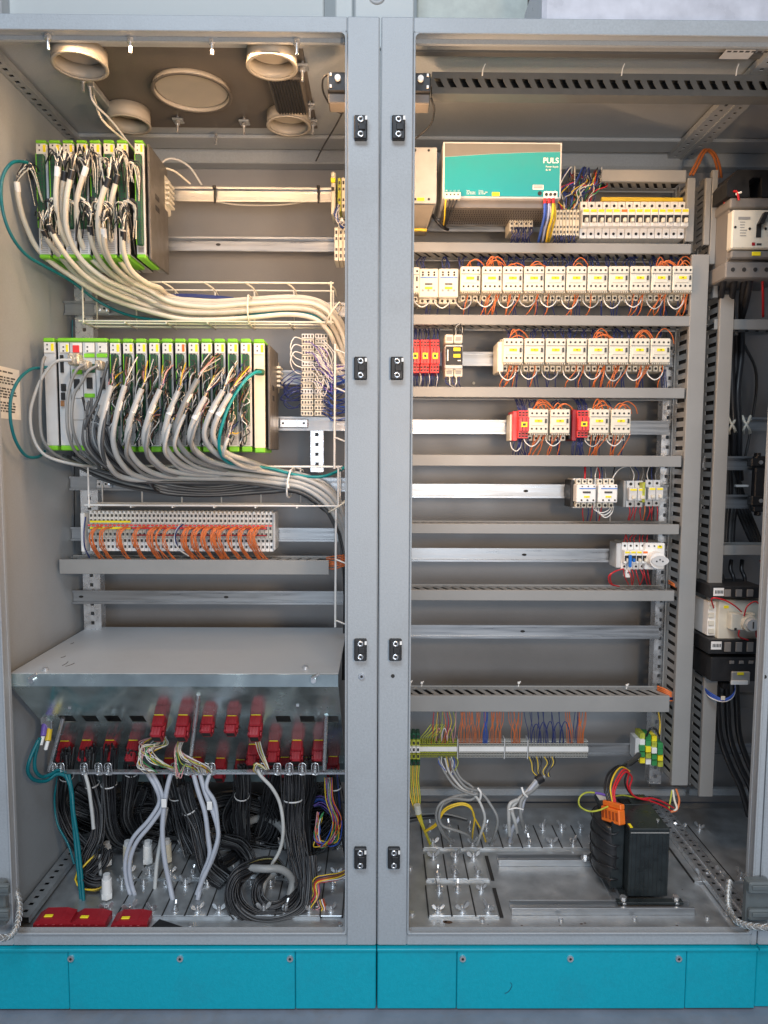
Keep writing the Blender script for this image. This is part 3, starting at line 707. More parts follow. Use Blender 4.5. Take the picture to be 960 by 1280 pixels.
for i, (kind, pth) in enumerate(upper):
    k = ncab-1-i
    pts = []; m = len(pth)
    for j, (x, y) in enumerate(pth):
        u = j/(m-1); Y = 0.165 + 0.02*math.sin(i*2.1) + (0.155)*u**1.6
        pts.append(pt(x, y, Y))
    Yb = 0.315 + 0.018*(i % 4)
    for x, y in ((215, 371+2.35*k), (262, 377+2.1*k), (310, 374+2.1*k), (360, 371.5+2.0*k), (392, 374+2.2*k)):
        pts.append(pt(x, y+rj(0.5), Yb))
    pts += [pt(414-0.35*k, 386+2.5*k, Yb), pt(429-0.9*k, 408+2.2*k, Yb+0.02), pt(437-0.8*k, 440+k, Yb+0.03), pt(441, 480, Yb+0.04)]
    cab = wire('control_cable', pts, 0.0058, CABC if kind == 'cream' else mat('warm_grey_cable_sheath', (0.50, 0.47, 0.40), 0.42), ULAB.format(ORD[i]), 'cream cables of the upper rack', 'cable', n=8, seg=6)
    # bare twisted wires fanning from the tip to the module
    tip = pts[0]; x, y = pth[0]
    bs = MB(); bs.cyl(tip+Vector((0, 0, -0.001)), tip+(pts[1]-tip).normalized()*0.02, 0.0064, MATS['black_rubber_wire'] if i % 3 else WHITE, n=8); bs.build('sleeve', cab); UC.append(cab)
    for q in range(13):
        m_ = (COPPER, BLACKR, CREAM, BLACKR, BLACKR, COPPER, BLACKR)[q % 7]
        top = y-22+rj(6); dx = (30+rj(8)) if i in (0,) else (10*math.sin(q*1.7)+rj(7))
        end = pt(x+dx, y + (30 + rj(26) if i in (0,) else 8+rj(22)), YM-0.02)
        if q > 5: end = pt(x+dx*0.8, y-8+rj(10), YM-0.02)
        p = [tip, pt(x+dx*0.12+rj(1.5), y-10+rj(4), 0.165), pt(x+dx*0.55+rj(2), top+3, 0.17), end]
        core(cab, p, 0.0014, m_)
for i, (x, y) in enumerate(((62, 262), (104, 262), (118, 262), (130, 265), (150, 268), (88, 262), (160, 262), (165, 215), (150, 200), (113, 205), (98, 208), (128, 212))):
    for q in range(7):
        p = [pt(x+rj(4), y+8+rj(8), YM-0.03), pt(x+rj(6), y-12+rj(4), YM-0.045), pt(x+8+rj(4), y-4+rj(4), YM-0.04), pt(x+9+rj(3), y+24+rj(16), YM-0.022)]
        core(UC[i], p, 0.0015, (COPPER, BLACKR, CREAM, BLACKR)[q % 4])
wire('patch_cable', [pt(34, 203, 0.16), pt(16, 203, 0.10), pt(3, 222, 0.07), pt(2, 255, 0.06), pt(12, 290, 0.08), pt(32, 318, 0.13), pt(60, 335, 0.20), pt(90, 352, 0.28), pt(125, 378, 0.335), pt(165, 395, 0.35), pt(215, 401, 0.35), pt(270, 399, 0.34), pt(320, 393, 0.32), pt(365, 391, 0.32), pt(400, 398, 0.32), pt(422, 425, 0.34), pt(437, 470, 0.36)], 0.0034, TEALC, 'teal data cable looping round the left of the small upper rack', None, 'cable', n=7)
for j, (px, l) in enumerate(((310, 'cream tie around the upper cable bundle'), )):
    b = MB(); A = pt(px, 369, 0.30); C_ = pt(px+1, 402, 0.30)
    b.tube([A, (A+C_)/2+Vector((0, -0.012, 0)), C_, C_+Vector((0, 0.07, 0)), A+Vector((0, 0.07, 0)), A], 0.0022, CREAM, n=6, seg=4); b.build('cable_tie', label=l, cat='cable tie')
b = MB(); A = pt(424, 378, 0.29); C_ = pt(408, 402, 0.29); b.tube([A, (A+C_)/2+Vector((0, -0.015, 0)), C_, C_+Vector((0, 0.07, 0)), A+Vector((0, 0.07, 0)), A], 0.0022, CREAM, n=6, seg=4); b.build('cable_tie', label='cream tie where the upper cable bundle turns down', cat='cable tie')
# blue-black wires behind the upper bundle
for k in range(4): wire('wire', [pt(212+k*2, 368+k, 0.37), pt(240, 368+k, 0.37), pt(270, 370+k, 0.37), pt(292, 372+k, 0.37)], 0.0016, BLUEW, 'dark blue wire lying above the cream cable bundle', 'blue wires on the upper basket')
# lamp cable from the roof
wire('lamp_cable', [ptz(112, 108, ZC-0.02), pt(117, 128, 0.2), pt(140, 152, 0.25), pt(170, 190, 0.30), pt(195, 212, 0.36), pt(199, 206, 0.37), pt(214, 198, 0.38), pt(236, 208, 0.39), pt(252, 231, 0.395)], 0.0026, LGREY, 'grey cable dropping from the rear left collar to the rail', None, 'cable', n=7)
wire('lamp_cable', [ptz(117, 120, ZC-0.02), pt(128, 150, 0.22), pt(160, 180, 0.28), pt(191, 216, 0.35), pt(200, 210, 0.36), pt(218, 214, 0.37), pt(238, 230, 0.395)], 0.0026, CABC, 'cream cable dropping beside the grey one to the rail', None, 'cable', n=7)
wire('lamp_cable', [pt(270, 252, 0.41), pt(300, 256, 0.42), pt(350, 256, 0.42), pt(395, 250, 0.41)], 0.0022, CABC, 'cream cable sagging below the upper bare rail', None, 'cable')
b = MB(); pa = ptz(108, 104, ZC-0.012); pc = ptz(135, 142, ZC-0.012); b.box(pa.x, pa.x+0.016, pa.y, pc.y, ZC-0.02, ZC-0.0056, ZINC, c=0.002); b.build('cable_channel', label='small steel channel under the left roof beside the collar', cat='channel')

# ---- lower grey cables
tips = [(139, 482, 15), (156, 482, 16), (177, 486, 20), (200, 487, 22), (223, 489, 20), (247, 474, 30), (257, 496, 22), (279, 488, 26), (288, 492, 24), (135, 500, 8), (165, 530, 8), (188, 528, 6), (213, 530, 8), (231, 518, 14), (250, 520, 12), (285, 548, 6)]
lowm = [CABG, CABG, CABG, CABG, CABG, CABM, CABG, CABG, CABG, CABD, CABM, CABM, CABG, CABG, CABM, CABG]
nl = len(tips); LC = []
order = sorted(range(nl), key=lambda i: tips[i][0])
for rank, i in enumerate(order):
    x, y, bul = tips[i]; k = nl-1-rank       # leftmost lies lowest
    ybot = 570+1.2*k if y < 540 else 578
    p = [pt(x, y, 0.15), pt(x-bul*0.62, y+(ybot-y)*0.34, 0.145), pt(x-bul*0.9, y+(ybot-y)*0.68, 0.155), pt(x-bul*0.45+4, ybot-5, 0.19), pt(x+22, ybot+6+k*0.4, 0.25)]
    Yb = 0.31+0.016*(rank % 4)
    for xx, yy in ((300, 584+1.3*k), (345, 588+1.4*k), (378, 594+1.5*k)):
        if xx > x+45: p.append(pt(xx, yy+rj(0.8), Yb))
    if x < 200: p.insert(5, pt(240, 581+1.5*k, Yb))
    p += [pt(408-0.2*k, 607+1.9*k, Yb), pt(428-0.6*k, 634+1.6*k, Yb+0.02), pt(437-0.5*k, 680, Yb+0.05), pt(441, 740, Yb+0.06)]
    cab = wire('control_cable', p, 0.0062 if i < 9 else 0.0042, lowm[i], f'{"light grey" if lowm[i] is CABG else "mid grey" if lowm[i] is CABM else "dark grey"} control cable under the large rack, {ORD[rank]} of its tips from the left', 'grey cables of the large rack', 'cable', n=8, seg=6)
    tip = p[0]
    if i < 9:
        b = MB(); d = (p[1]-tip).normalized(); b.tube([tip+d*0.035, tip+d*0.055], 0.0068, WHITE, n=8, raw=True); b.build('marker_sleeve', cab)
    for q in range(9):
        m_ = (BLACKR, WHW, BRNW, COPPER, YWIRE, CABG, BLACKR, PINKW, BLUEW)[(q*2+i) % 9]
        ex = x+9+rj(8)+(12 if i in (5, 6, 7, 8) else 0); ey = (y-24+rj(12)) if y < 510 else y-10+rj(14)
        core(cab, [tip, pt(x+3+rj(1.5), y-7, 0.15), pt((x+ex)/2+rj(2), (y+ey)/2-4+rj(3), 0.17), pt(ex, ey-2, YM-0.019)], 0.0014, m_)
    LC.append((x, cab))
for x in [LM[k]+6 for k in range(11)]:
    for q in range(26):
        y = 450+q*3.4+rj(3)
        m_ = (BLACKR, CABD, BRNW, COPPER, BLACKR, WHW, CABM, DGREEN)[q % 8]
        core(min(LC, key=lambda c: abs(c[0]-x))[1], [pt(x+rj(3), y, YM-0.019), pt(x+rj(6), y+6, YM-0.04), pt(x-3+rj(5), y+18+rj(5), YM-0.035), pt(x-5+rj(5), min(556, y+40), YM-0.03)], 0.0013, m_, seg=3)
# dark cables at the bottom of the lower bundle
for k in range(16):
    x0 = 56+k*4.6; y0 = 566+0.8*k
    p = [pt(110-rj(12)+k*1.5, 500+rj(16)+k*2, 0.19), pt(104+k*2.4, 535+rj(4), 0.19), pt(108+k*3.0, 562, 0.2), pt(140+k*3, 588+k*0.3, 0.27), pt(200, 603+k*0.85, 0.33), pt(262, 611+k*0.6, 0.34), pt(330, 603+k*0.9, 0.34), pt(370, 602+k*0.9, 0.34), pt(402, 613+k*1.5, 0.34), pt(420, 638+k, 0.36), pt(427+rj(2), 690, 0.38), pt(432, 745, 0.40), pt(434, 800, 0.42)]
    wire('control_cable', p, 0.0031, (CABD, CABM, CABD, BLACKR)[k % 4], f'thin {("dark grey", "mid grey", "charcoal", "black")[k % 4]} cable low in the bundle under the large rack, {ORD[k]} from the bottom', f'{("dark grey", "mid grey", "charcoal", "black")[k % 4]} thin cables in the lower basket', 'cable', n=6, seg=5)
for k in range(7):
    p = [pt(60+k*6, 566+k, 0.33), pt(90+k*5, 580+k, 0.34), pt(140+k*4, 604-k*1.2, 0.35), pt(200, 616-k*2, 0.35), pt(260, 620-k*2.2, 0.35), pt(320, 612-k*1.8, 0.34), pt(372, 606, 0.34), pt(410, 626, 0.34), pt(424, 660, 0.36)]
    wire('control_cable', p, 0.0034, (CABD, BLACKR, CABM)[k % 3], f'thin dark cable emerging at the left strut under the large rack, {ORD[k]} from the left', 'dark cables behind the lower basket', 'cable', n=6, seg=5)
for k, (px, py0, py1) in enumerate(((360, 588, 620),)):
    b = MB(); A = pt(px+3, py0, 0.29); C_ = pt(px-1, py1, 0.29); b.tube([A, (A+C_)/2+Vector((-0.002, -0.012, 0)), C_, C_+Vector((0, 0.08, 0)), A+Vector((0, 0.08, 0)), A], 0.0024, WHITE, n=6, seg=4)
    b.cyl(pt(px, 605, 0.272), pt(px, 610, 0.272), 0.004, WHITE, n=6); b.build('cable_tie', label='white tie around the lower grey cable bundle', cat='cable tie')
b = MB(); A = pt(434, 626, 0.28); C_ = pt(412, 640, 0.28); b.tube([A, (A+C_)/2+Vector((0, -0.015, 0)), C_, C_+Vector((0, 0.07, 0)), A+Vector((0, 0.07, 0)), A], 0.0022, CREAM, n=6, seg=4); b.build('cable_tie', label='cream tie where the lower cable bundle turns down', cat='cable tie')
# teal and grey data cables at the left of the large rack
wire('patch_cable', [pt(60, 459, 0.2), pt(48, 460, 0.19), pt(38, 462, 0.16), pt(24, 474, 0.11), pt(14, 496, 0.08), pt(13, 525, 0.08), pt(20, 552, 0.10), pt(33, 570, 0.14), pt(48, 571, 0.19), pt(56, 564, 0.24)], 0.0034, TEALC, 'teal data cable looping out left of the large rack', None, 'cable', n=7)
wire('patch_cable', [pt(326, 465, 0.215), pt(318, 466, 0.19), pt(306, 476, 0.17), pt(292, 496, 0.16), pt(281, 520, 0.155), pt(274, 548, 0.16), pt(276, 568, 0.18), pt(288, 579, 0.22), pt(310, 581, 0.28), pt(340, 586, 0.30), pt(372, 594, 0.31), pt(400, 596, 0.31), pt(420, 590, 0.33), pt(438, 580, 0.35)], 0.0038, mat('bright_teal_cable_sheath', (0.0, 0.25, 0.27), 0.4), 'bright teal data cable hanging from the last module of the large rack', None, 'cable', n=8)
b = MB(); p = pt(326, 465, 0.215); b.cyl(p+Vector((-0.01, -0.004, 0)), p+Vector((0.004, 0.008, 0)), 0.0075, DGREEN, n=8); b.build('data_plug', label='green round plug on the bright teal data cable', cat='plug')
for k, (x, y, m_, pth) in enumerate(((90, 450, CABG, [(70, 452), (54, 470), (44, 492), (38, 518), (42, 548), (58, 570), (95, 581), (120, 583)]),
                                     (105, 456, CABM, [(96, 462), (88, 480), (84, 505), (85, 540), (95, 565), (118, 582)]),
                                     (122, 457, CABM, [(110, 464), (102, 478), (92, 495), (90, 530), (100, 560), (125, 584)]),
                                     (135, 452, CABD, [(130, 470), (122, 500), (108, 530), (106, 555), (125, 585)]),
                                     (56, 446, CABM, [(53, 455), (51, 480), (50, 520), (54, 550), (72, 570), (105, 582)]))):
    wire('patch_cable', [pt(x, y, 0.195)] + [pt(a, c, 0.185) for a, c in pth[:-2]] + [pt(*pth[-2], 0.22), pt(*pth[-1], 0.30)], 0.0036, m_, ('thick light grey cable bowing left from the silver plug', 'grey cable dropping from the middle silver plug', 'grey cable dropping from the right silver plug', 'dark cable dropping beside the silver plugs', 'thin grey cable hanging at the left end of the large rack')[k], None, 'cable', n=7)
for k, (x0, y0, x1, y1) in enumerate(((84, 441, 98, 456), (98, 450, 110, 462), (118, 450, 127, 462))):
    t = thing('cable_plug', ('silver plug left, under the red display', 'silver plug in the middle under the controller labels', 'silver plug right, at the edge of the controller')[k], 'plug', pt(x0, y1, 0.19), 'silver plugs on the bus controller')
    b = MB(); pbox(b, x0, y0, x1, y1, 0.196, 0.222, MATS['tinned_braid'], c=0.003); b.build('shell', t)
    b = MB(); pbox(b, x0+2, y0+4, x0+5, y0+8, 0.192, 0.1958, ZBRITE, c=0.001); b.build('thumb_screw', t)
# side wall label
t = thing('warning_sheet', 'white printed notice stuck on the left wall', 'notice', (-0.79, 0.15, 1.1))
xw = -0.8+0.0095
def wallpt(px, py):
    d = RM @ Vector(((px-480)/F, -(py-640)/F, -1.0)); s = (xw-CAM.x)/d.x; return CAM + d*s
a = wallpt(1, 456); c = wallpt(24, 463); e = wallpt(24, 525); f_ = wallpt(1, 524)
y0, y1 = 0.06, c.y; zt, zb = c.z, e.z
b = MB(); b.box(xw-0.0003, xw+0.0002, y0, y1, zb, zt, PAPER); b.build('sheet', t)
b = MB(); random.seed(5)
for k in range(15):
    z = zt-0.012-k*(zt-zb-0.02)/15
    if k in (1, 5, 10): continue
    y = y0+0.008
    while y < y1-0.03:
        L_ = random.uniform(0.006, 0.02); b.box(xw+0.0003, xw+0.0004, y, min(y+L_, y1-0.008), z, z+0.0035, INK); y += L_+0.004
b.build('print', t)

# ---- terminal column right of the large rack
tc = thing('terminal_column', 'two cream columns of stacked terminals right of the large rack', 'terminal block', pt(394, 520, 0.33))
for c_ in range(2):
    for r_ in range(15):
        x0 = 376+c_*17+ (1 if r_ < 8 else 0); y0 = 417+r_*6.9
        if c_ == 1 and r_ > 12: pass
        b = MB(); A, B_, zb, za = pbox(b, x0, y0, x0+15.5, y0+6.2, 0.335+0.004*(c_ == 0), 0.398, CREAM if (r_ % 5) else WHITE, c=0.001)
        for q in range(4): xx = A+(B_-A)*(0.08+0.235*q); b.box(xx, xx+(B_-A)*0.13, 0.3342+0.004*(c_ == 0), 0.3346+0.004*(c_ == 0), zb+0.003, za-0.003, INK)
        b.build('terminal', tc)
for k in range(26):
    x, y = 392+rj(8), 425+k*2.0+rj(4)
    wire('white_core', [pt(x-4, y, 0.335), pt(x+6, y+2, 0.31), pt(x+18+rj(4), y+14+rj(6), 0.30), pt(412+rj(5), 462+rj(10), 0.32), pt(436, 466+rj(14), 0.34)], 0.0012, WHW if k % 4 else VIOW, f'thin {"white" if k % 4 else "violet"} core sweeping right from the terminal column, {ORD[k]} from the top', 'white cores at the terminal column', n=4)
for k in range(26):
    y = 462+k*2.2
    wire('blue_core', [pt(404+rj(2), y, 0.335), pt(411+rj(3), y+4, 0.31), pt(418+rj(4), y+8+rj(5), 0.31), pt(437, y+4+rj(8), 0.33)], 0.0013, BLUEL if k % 3 else BLUEW, f'blue core running right from the terminal column, {ORD[k]} from the top', 'blue cores right of the terminal column', n=4)
for k in range(8):
    y = 464+k*4
    wire('blue_core', [pt(378, y, 0.335), pt(366+rj(3), y+rj(3), 0.31), pt(354+rj(4), y+12+rj(5), 0.32), pt(364+rj(3), y+20+rj(4), 0.34), pt(377, y+16, 0.37)], 0.0013, BLUEW, f'blue core looping left of the terminal column, {ORD[k]} from the top', 'blue cores left of the terminal column', n=4)
for k in range(3):
    y = 424+k*9
    wire('white_core', [pt(378, y, 0.335), pt(368, y-2, 0.32), pt(363, y+10, 0.32), pt(368, y+22, 0.33), pt(378, y+27, 0.335)], 0.0014, WHW, f'white core looped at the left of the terminal column, {ORD[k]} from the top', 'white loops at the terminal column')
# terminals cut by the centre frame
def smallterm(px0, py0, n, pitch, h, label, cols, Y=0.335, rot=False, group=None):
    t = thing('terminal_strip', label, 'terminal block', pt(px0, py0+h, Y), group)
    for k in range(n):
        b = MB(); A, B_, zb, za = pbox(b, px0+k*pitch, py0, px0+(k+1)*pitch-0.5, py0+h, Y, 0.399, cols[k % len(cols)], c=0.0012)
        w = B_-A; H = za-zb
        for f0, f1 in ((0.10, 0.2), (0.30, 0.38), (0.62, 0.70), (0.80, 0.9)): b.box(A+w*0.25, B_-w*0.25, Y-0.0006, Y-0.0003, zb+H*f0, zb+H*f1, INK)
        b.build('terminal', t)
    return t
endclamp(417, 214, 268, 'tall cream end clamp with yellow label on the upper bare rail', Y=0.33, teeth=False)
b = MB(); pbox(b, 413.5, 222, 419, 228, 0.326, 0.3293, YELLOW, c=0.0005); pbox(b, 414, 234, 418, 238, 0.326, 0.3293, BLACK, c=0.0005); b.build('yellow_marker', label='yellow marker on the tall cream end clamp', cat='marker')
smallterm(422, 222, 4, 5, 42, 'green and cream terminals at the right end of the upper rail', [YGREEN, CREAM])
smallterm(418, 284, 4, 5.5, 42, 'cream terminals at the right end of the second rail', [CREAM, CREAMD])
for k in range(9): wire('core', [pt(424+rj(2), 262+rj(8), 0.335), pt(421+rj(5), 272+rj(3), 0.32), pt(428+rj(3), 282+rj(4), 0.33), pt(440, 278+rj(8), 0.35)], 0.0014, (WHW, BLUEL, BLUEW, CABG)[k % 4], 'thin core between the end terminals and the centre frame', 'cores at the centre frame', n=4)
for k in range(4): wire('core', [pt(423+k, 284, 0.335), pt(424+k, 278-k*2, 0.32), pt(430, 277, 0.32), pt(440, 284, 0.34)], 0.0014, WHW, 'white core arching over the cream terminals near the frame', 'white cores at the centre frame', n=4)

# ---- door switches with lamp
def switch(px, py, side, label):
    p = pt(px, py, 0.05); t = thing('door_switch', label, 'switch', p, 'black door switches beside the centre frame')
    x, z = p.x, p.z
    b = MB(); b.box(x-0.018, x+0.018, 0.05, 0.085, z-0.016, z+0.02, BLACK, c=0.002); b.build('switch_head', t)
    b = MB(); b.box(x-0.017, x+0.017, 0.056, 0.095, z-0.036, z-0.0162, PLATEP, c=0.002); b.build('switch_body', t)
    b = MB(); b.cyl((x+0.002*side, 0.044, z+0.007), (x+0.002*side, 0.0498, z+0.007), 0.0058, WHITE, n=14); b.build('plunger', t)
    b = MB(); b.box(x+side*0.0185, x+side*0.0205, 0.03, 0.09, z-0.02, z+0.024, ZBRITE); b.build('bracket', t)
    for dz in (0.014, -0.008):
        b = MB(); b.box(x-side*0.014, x-side*0.010, 0.0475, 0.0498, z+dz-0.002, z+dz+0.003, WHITE); b.build('terminal_screw', t)
switch(421, 103, 1, 'black door switch left of the centre frame under the roof')
switch(527, 104, -1, 'black door switch right of the centre frame at the slotted duct')
wire('lamp_cable', [pt(412, 92, 0.08), pt(404, 98, 0.08), pt(404, 115, 0.10), pt(415, 134, 0.14), pt(428, 141, 0.15), pt(433, 131, 0.12), pt(438, 120, 0.1)], 0.0021, BLACKR, 'black cable curling from the left door switch', None, 'cable')
wire('lamp_cable', [pt(428, 141, 0.15), pt(418, 160, 0.22), pt(404, 183, 0.35), pt(395, 201, 0.5)], 0.002, BLACKR, 'black cable running down and back from the left door switch', None, 'cable')
wire('lamp_cable', [pt(539, 122, 0.1), pt(543, 138, 0.12), pt(538, 156, 0.15), pt(521, 172, 0.18), pt(508, 180, 0.2)], 0.0021, BLACKR, 'black cable hanging from the right door switch', None, 'cable')

# ---- terminal strip with orange wires
ts = thing('terminal_strip', 'long strip of white terminals with orange wires in the left bay', 'terminal block', pt(220, 692, 0.33))
x0w = pt(107, 660, 0.33).x; x1w = pt(340, 660, 0.33).x; zt = pt(220, 641, 0.36).z; N_ = 44; pw = (x1w-x0w)/N_
zb_ = pt(220, 690, 0.34).z
proto = None
for k in range(N_):
    x = x0w+k*pw
    if proto is None:
        b = MB(); g = 0.0004; H = zt-zb_
        steps = [(0.352, 0.72, 1.0), (0.340, 0.36, 0.72), (0.352, 0.0, 0.36)]
        for Y, f0, f1 in steps: b.box(x+g, x+pw-g, Y, 0.398, zb_+H*f0, zb_+H*f1, TERMG if f0 == 0.36 else WHITE, c=0.0008)
        for Y, f in ((0.352, 0.93), (0.352, 0.80), (0.340, 0.62), (0.340, 0.46), (0.352, 0.28), (0.352, 0.12)):
            b.box(x+pw*0.25, x+pw*0.75, Y-0.0006, Y-0.0002, zb_+H*(f-0.035), zb_+H*(f+0.035), INK)
        b.box(x+pw*0.15, x+pw*0.85, 0.3392, 0.3398, zb_+H*0.67, zb_+H*0.71, REDL)
        b.box(x+pw*0.1, x+pw*0.55, 0.354, 0.39, zt, zt+0.004, WHITE)
        proto = b.build('terminal', ts)
    else:
        o = proto.copy(); COL.objects.link(o); o.location = (k*pw, 0, 0)
b = MB(); pbox(b, 100.5, 641, 106, 690, 0.338, 0.399, WHITE, c=0.002); b.build('end_plate', ts)
b = MB(); pbox(b, 341, 641, 344, 688, 0.342, 0.399, LGREY, c=0.002); b.build('end_plate', ts)
b = MB(); pbox(b, 112, 651, 163, 653.5, 0.334, 0.3395, YELLOW, c=0.0008); pbox(b, 112, 659, 163, 661.5, 0.332, 0.3375, YELLOW, c=0.0008); b.build('marker_strip', ts)
b = MB(); pbox(b, 165, 659.5, 333, 661.5, 0.333, 0.3385, REDL, c=0.0008); b.build('jumper_strip', ts)
b = MB(); pbox(b, 165, 668.5, 333, 670.0, 0.333, 0.3385, RED, c=0.0008); b.build('jumper_strip', ts)
for gi, (gx, n) in enumerate(((113, 7), (125, 6), (147, 7), (167, 6), (185, 8), (196, 3), (205, 4), (228, 8), (240, 8), (252, 8), (264, 9), (273, 5), (285, 6), (299, 6), (311, 7), (318, 4))):
    for q in range(n):
        xs = gx+q*0.9+rj(0.7); s = -1 if gx < 190 else 1
        xe = gx+8+q*0.6+rj(2); 
        wire('orange_wire', [pt(xs+11+rj(2), 659+rj(1.5), 0.336), pt(xs+5, 660+rj(1), 0.318), pt(xs+rj(1), 665+rj(1), 0.308), pt(xs-1.5+rj(1), 674+rj(2), 0.306), pt(xs+1+rj(1), 684, 0.315), pt(xe-1, 692+rj(1), 0.335), pt(xe+6+rj(2), 701, 0.352)], 0.0011, ORW, f'orange wire, {ORD[q]} from the left in the {ORD[gi]} bunch on the white strip', f'orange wires of the {ORD[gi]} bunch on the white strip', n=5, seg=4)
wire('blue_core', [pt(107, 646, 0.335), pt(105, 665, 0.325), pt(106, 684, 0.33), pt(112, 697, 0.35)], 0.0018, BLUEW, 'dark blue wire at the left end of the white terminal strip', None, 'wire')
wire('white_core', [pt(224, 657, 0.335), pt(220, 664, 0.32), pt(218, 676, 0.32), pt(224, 687, 0.33), pt(236, 695, 0.35)], 0.0019, WHW, 'single white wire among the orange wires of the left strip', None, 'wire')
wire('blue_core', [pt(229, 655, 0.335), pt(222, 662, 0.318), pt(219, 672, 0.318), pt(222, 684, 0.33)], 0.0019, BLUEW, 'single dark blue wire among the orange wires of the left strip', None, 'wire')
for k in range(8): wire('orange_wire', [pt(408, 697+k*1.8, 0.36), pt(418+rj(2), 697+k*1.8+rj(2), 0.35), pt(428, 694+k*2, 0.36), pt(442, 690+k*2, 0.38)], 0.0015, ORW, f'orange wire leaving the right end of the left wiring duct, {ORD[k]} from the top', 'orange wires beside the left duct end', n=5)
for k in range(6): wire('black_wire', [pt(428+k, 640, 0.38), pt(429+k+rj(1), 700, 0.38), pt(430+k*0.6, 760, 0.38), pt(428+k, 850, 0.38)], 0.0022, BLACKR, 'dark cable descending beside the centre frame', 'dark cables beside the centre frame', 'cable')
for k in range(4): wire('teal_core', [pt(91+k, 400, 0.42), pt(90+k, 500, 0.43), pt(89+k, 640, 0.43), pt(91+k, 790, 0.43)], 0.0028, (TEALC, BLACKR, CABD, BLACKR)[k], ('teal cable', 'black cable nearest the teal one', 'dark grey cable', 'black cable nearest the strut')[k]+' running down the corner left of the strut', None, 'cable')
# ------------------------------------------------------------------ LEFT BAY, lower part: steel connector hood
HZ = 0.567; HX0 = pt(12, 842, 0.045).x; HX1 = pt(423, 842, 0.045).x
hood = thing('connector_hood', 'sloping steel hood with grey top shelf over the red connectors', 'hood', ((HX0+HX1)/2, 0.2, 0.25))
b = MB(); b.box(HX0, HX1, 0.045, 0.44, HZ-0.0025, HZ, PAINT, c=0.001); b.build('top_panel', hood)
b = MB(); b.box(HX0, HX1, 0.0425, 0.0448, HZ-0.028, HZ-0.0005, MIRROR, c=0.0008); b.box(HX0, HX1, 0.0449, 0.06, HZ-0.028, HZ-0.026, MIRROR); b.build('front_lip', hood)
PY0, PZ0 = 0.047, HZ-0.028                       # top edge of the sloping panel
U = Vector((0, 0.7071, -0.7071)); Nn = Vector((0, -0.7071, -0.7071))
PL = 0.43
def onpanel(px, py, off=0.0):
    d = RM @ Vector(((px-480)/F, -(py-640)/F, -1.0)); q = Vector((0, PY0, PZ0)) + Nn*off
    return CAM + d*((q-CAM).dot(Nn)/d.dot(Nn))
def panel_u(p): return (p-Vector((p.x, PY0, PZ0))).dot(U)
# cutouts (pixel centres) in the sheet and the connectors that fill some of them
row1 = [(84, 898), (112, 897), (142, 900), (173, 900), (200, 905), (231, 905), (261, 905), (291, 905), (322, 905), (354, 898), (384, 898), (414, 898)]
cuts = []
XS = [onpanel(x, y).x for x, y in row1]
u1 = panel_u(onpanel(300, 899)); u2 = panel_u(onpanel(300, 924)); u3 = panel_u(onpanel(300, 945))
hw, hh = 0.0165, 0.018
# the sheet as bars around the holes, one row at a time
holes = {0: (u1, [3, 2, 1, 0, 9, 10, 11]), }
b = MB()
def sheetbar(xa, xb, ua, ub):
    if xb <= xa or ub <= ua: return
    A = Vector((xa, PY0, PZ0)) + U*ua; rot = Matrix((Vector((1, 0, 0)), U, Nn)).transposed().to_4x4(); rot.translation = A
    b.box(0, xb-xa, 0, ub-ua, -0.002, 0, MIRROR, rot=rot)
rows = [(u1, [0, 1, 2, 3, 9, 10, 11]), (u2+0.01, [7, 8])]
XS2 = [XS[6]-0.0, XS[7]-0.0]
sheetbar(HX0, HX1, 0, u1-hh)
xs = HX0
for i in (0, 1, 2, 3, 9, 10, 11):
    sheetbar(xs, XS[i]-hw, u1-hh, u1+hh); xs = XS[i]+hw
sheetbar(xs, HX1, u1-hh, u1+hh)
ub2 = u1+hh+0.010
sheetbar(HX0, HX1, u1+hh, ub2)
xs = HX0
for i in (6, 7):
    sheetbar(xs, XS[i]-0.018, ub2, ub2+0.024); xs = XS[i]+0.014
sheetbar(xs, HX1, ub2, ub2+0.024)
sheetbar(HX0, HX1, ub2+0.024, PL)
b.build('sloping_panel', hood)
b = MB()
for xx in (HX0, HX1-0.002):
    pass
zb = PZ0 - PL*0.7071; yb = PY0 + PL*0.7071
b.box(HX0, HX1, yb+0.002, yb+0.004, zb-0.05, zb+0.02, mat('teal_grey_sheet', (0.16, 0.22, 0.23), 0.35, metal=0.4, var=0.1)); b.build('rear_skirt', hood)
for px in (40, 392):
    b = MB(); p = pt(px, 850, 0.04); b.cyl((p.x, 0.034, p.z), (p.x, 0.0422, p.z), 0.0055, ZBRITE, n=10); b.cyl((p.x-0.004, 0.036, p.z+0.004), (p.x+0.012, 0.036, p.z+0.014), 0.0028, ZBRITE, n=8); b.build('corner_screw', hood)
for px, py in ((57, 838), (382, 836)):
    p = ptz(px, py, HZ); b = MB(); b.cyl((p.x, p.y, HZ), (p.x, p.y, HZ+0.006), 0.006, ZBRITE, n=10); b.build('shelf_screw', hood)
b = MB(); random.seed(3)
for (x0, y0, x1, y1) in ((78, 832, 85, 827), (82, 833, 93, 829), (76, 822, 82, 820), (88, 805, 92, 803)):
    p = ptz(x0, y0, HZ+0.0004); q = ptz(x1, y1, HZ+0.0004); b.tube([p, (p+q)/2+Vector((0.002, 0, 0)), q], 0.0007, INK, n=4, seg=2)
b.build('scuff_mark', hood)
b = MB(); p = onpanel(87, 884, 0.0005); b.box(p.x-0.003, p.x+0.003, p.y-0.001, p.y+0.001, p.z-0.004, p.z+0.004, ZBRITE); p = onpanel(372, 881, 0.0005); b.box(p.x-0.003, p.x+0.003, p.y-0.001, p.y+0.001, p.z-0.004, p.z+0.004, ZBRITE); b.build('rivet', hood)
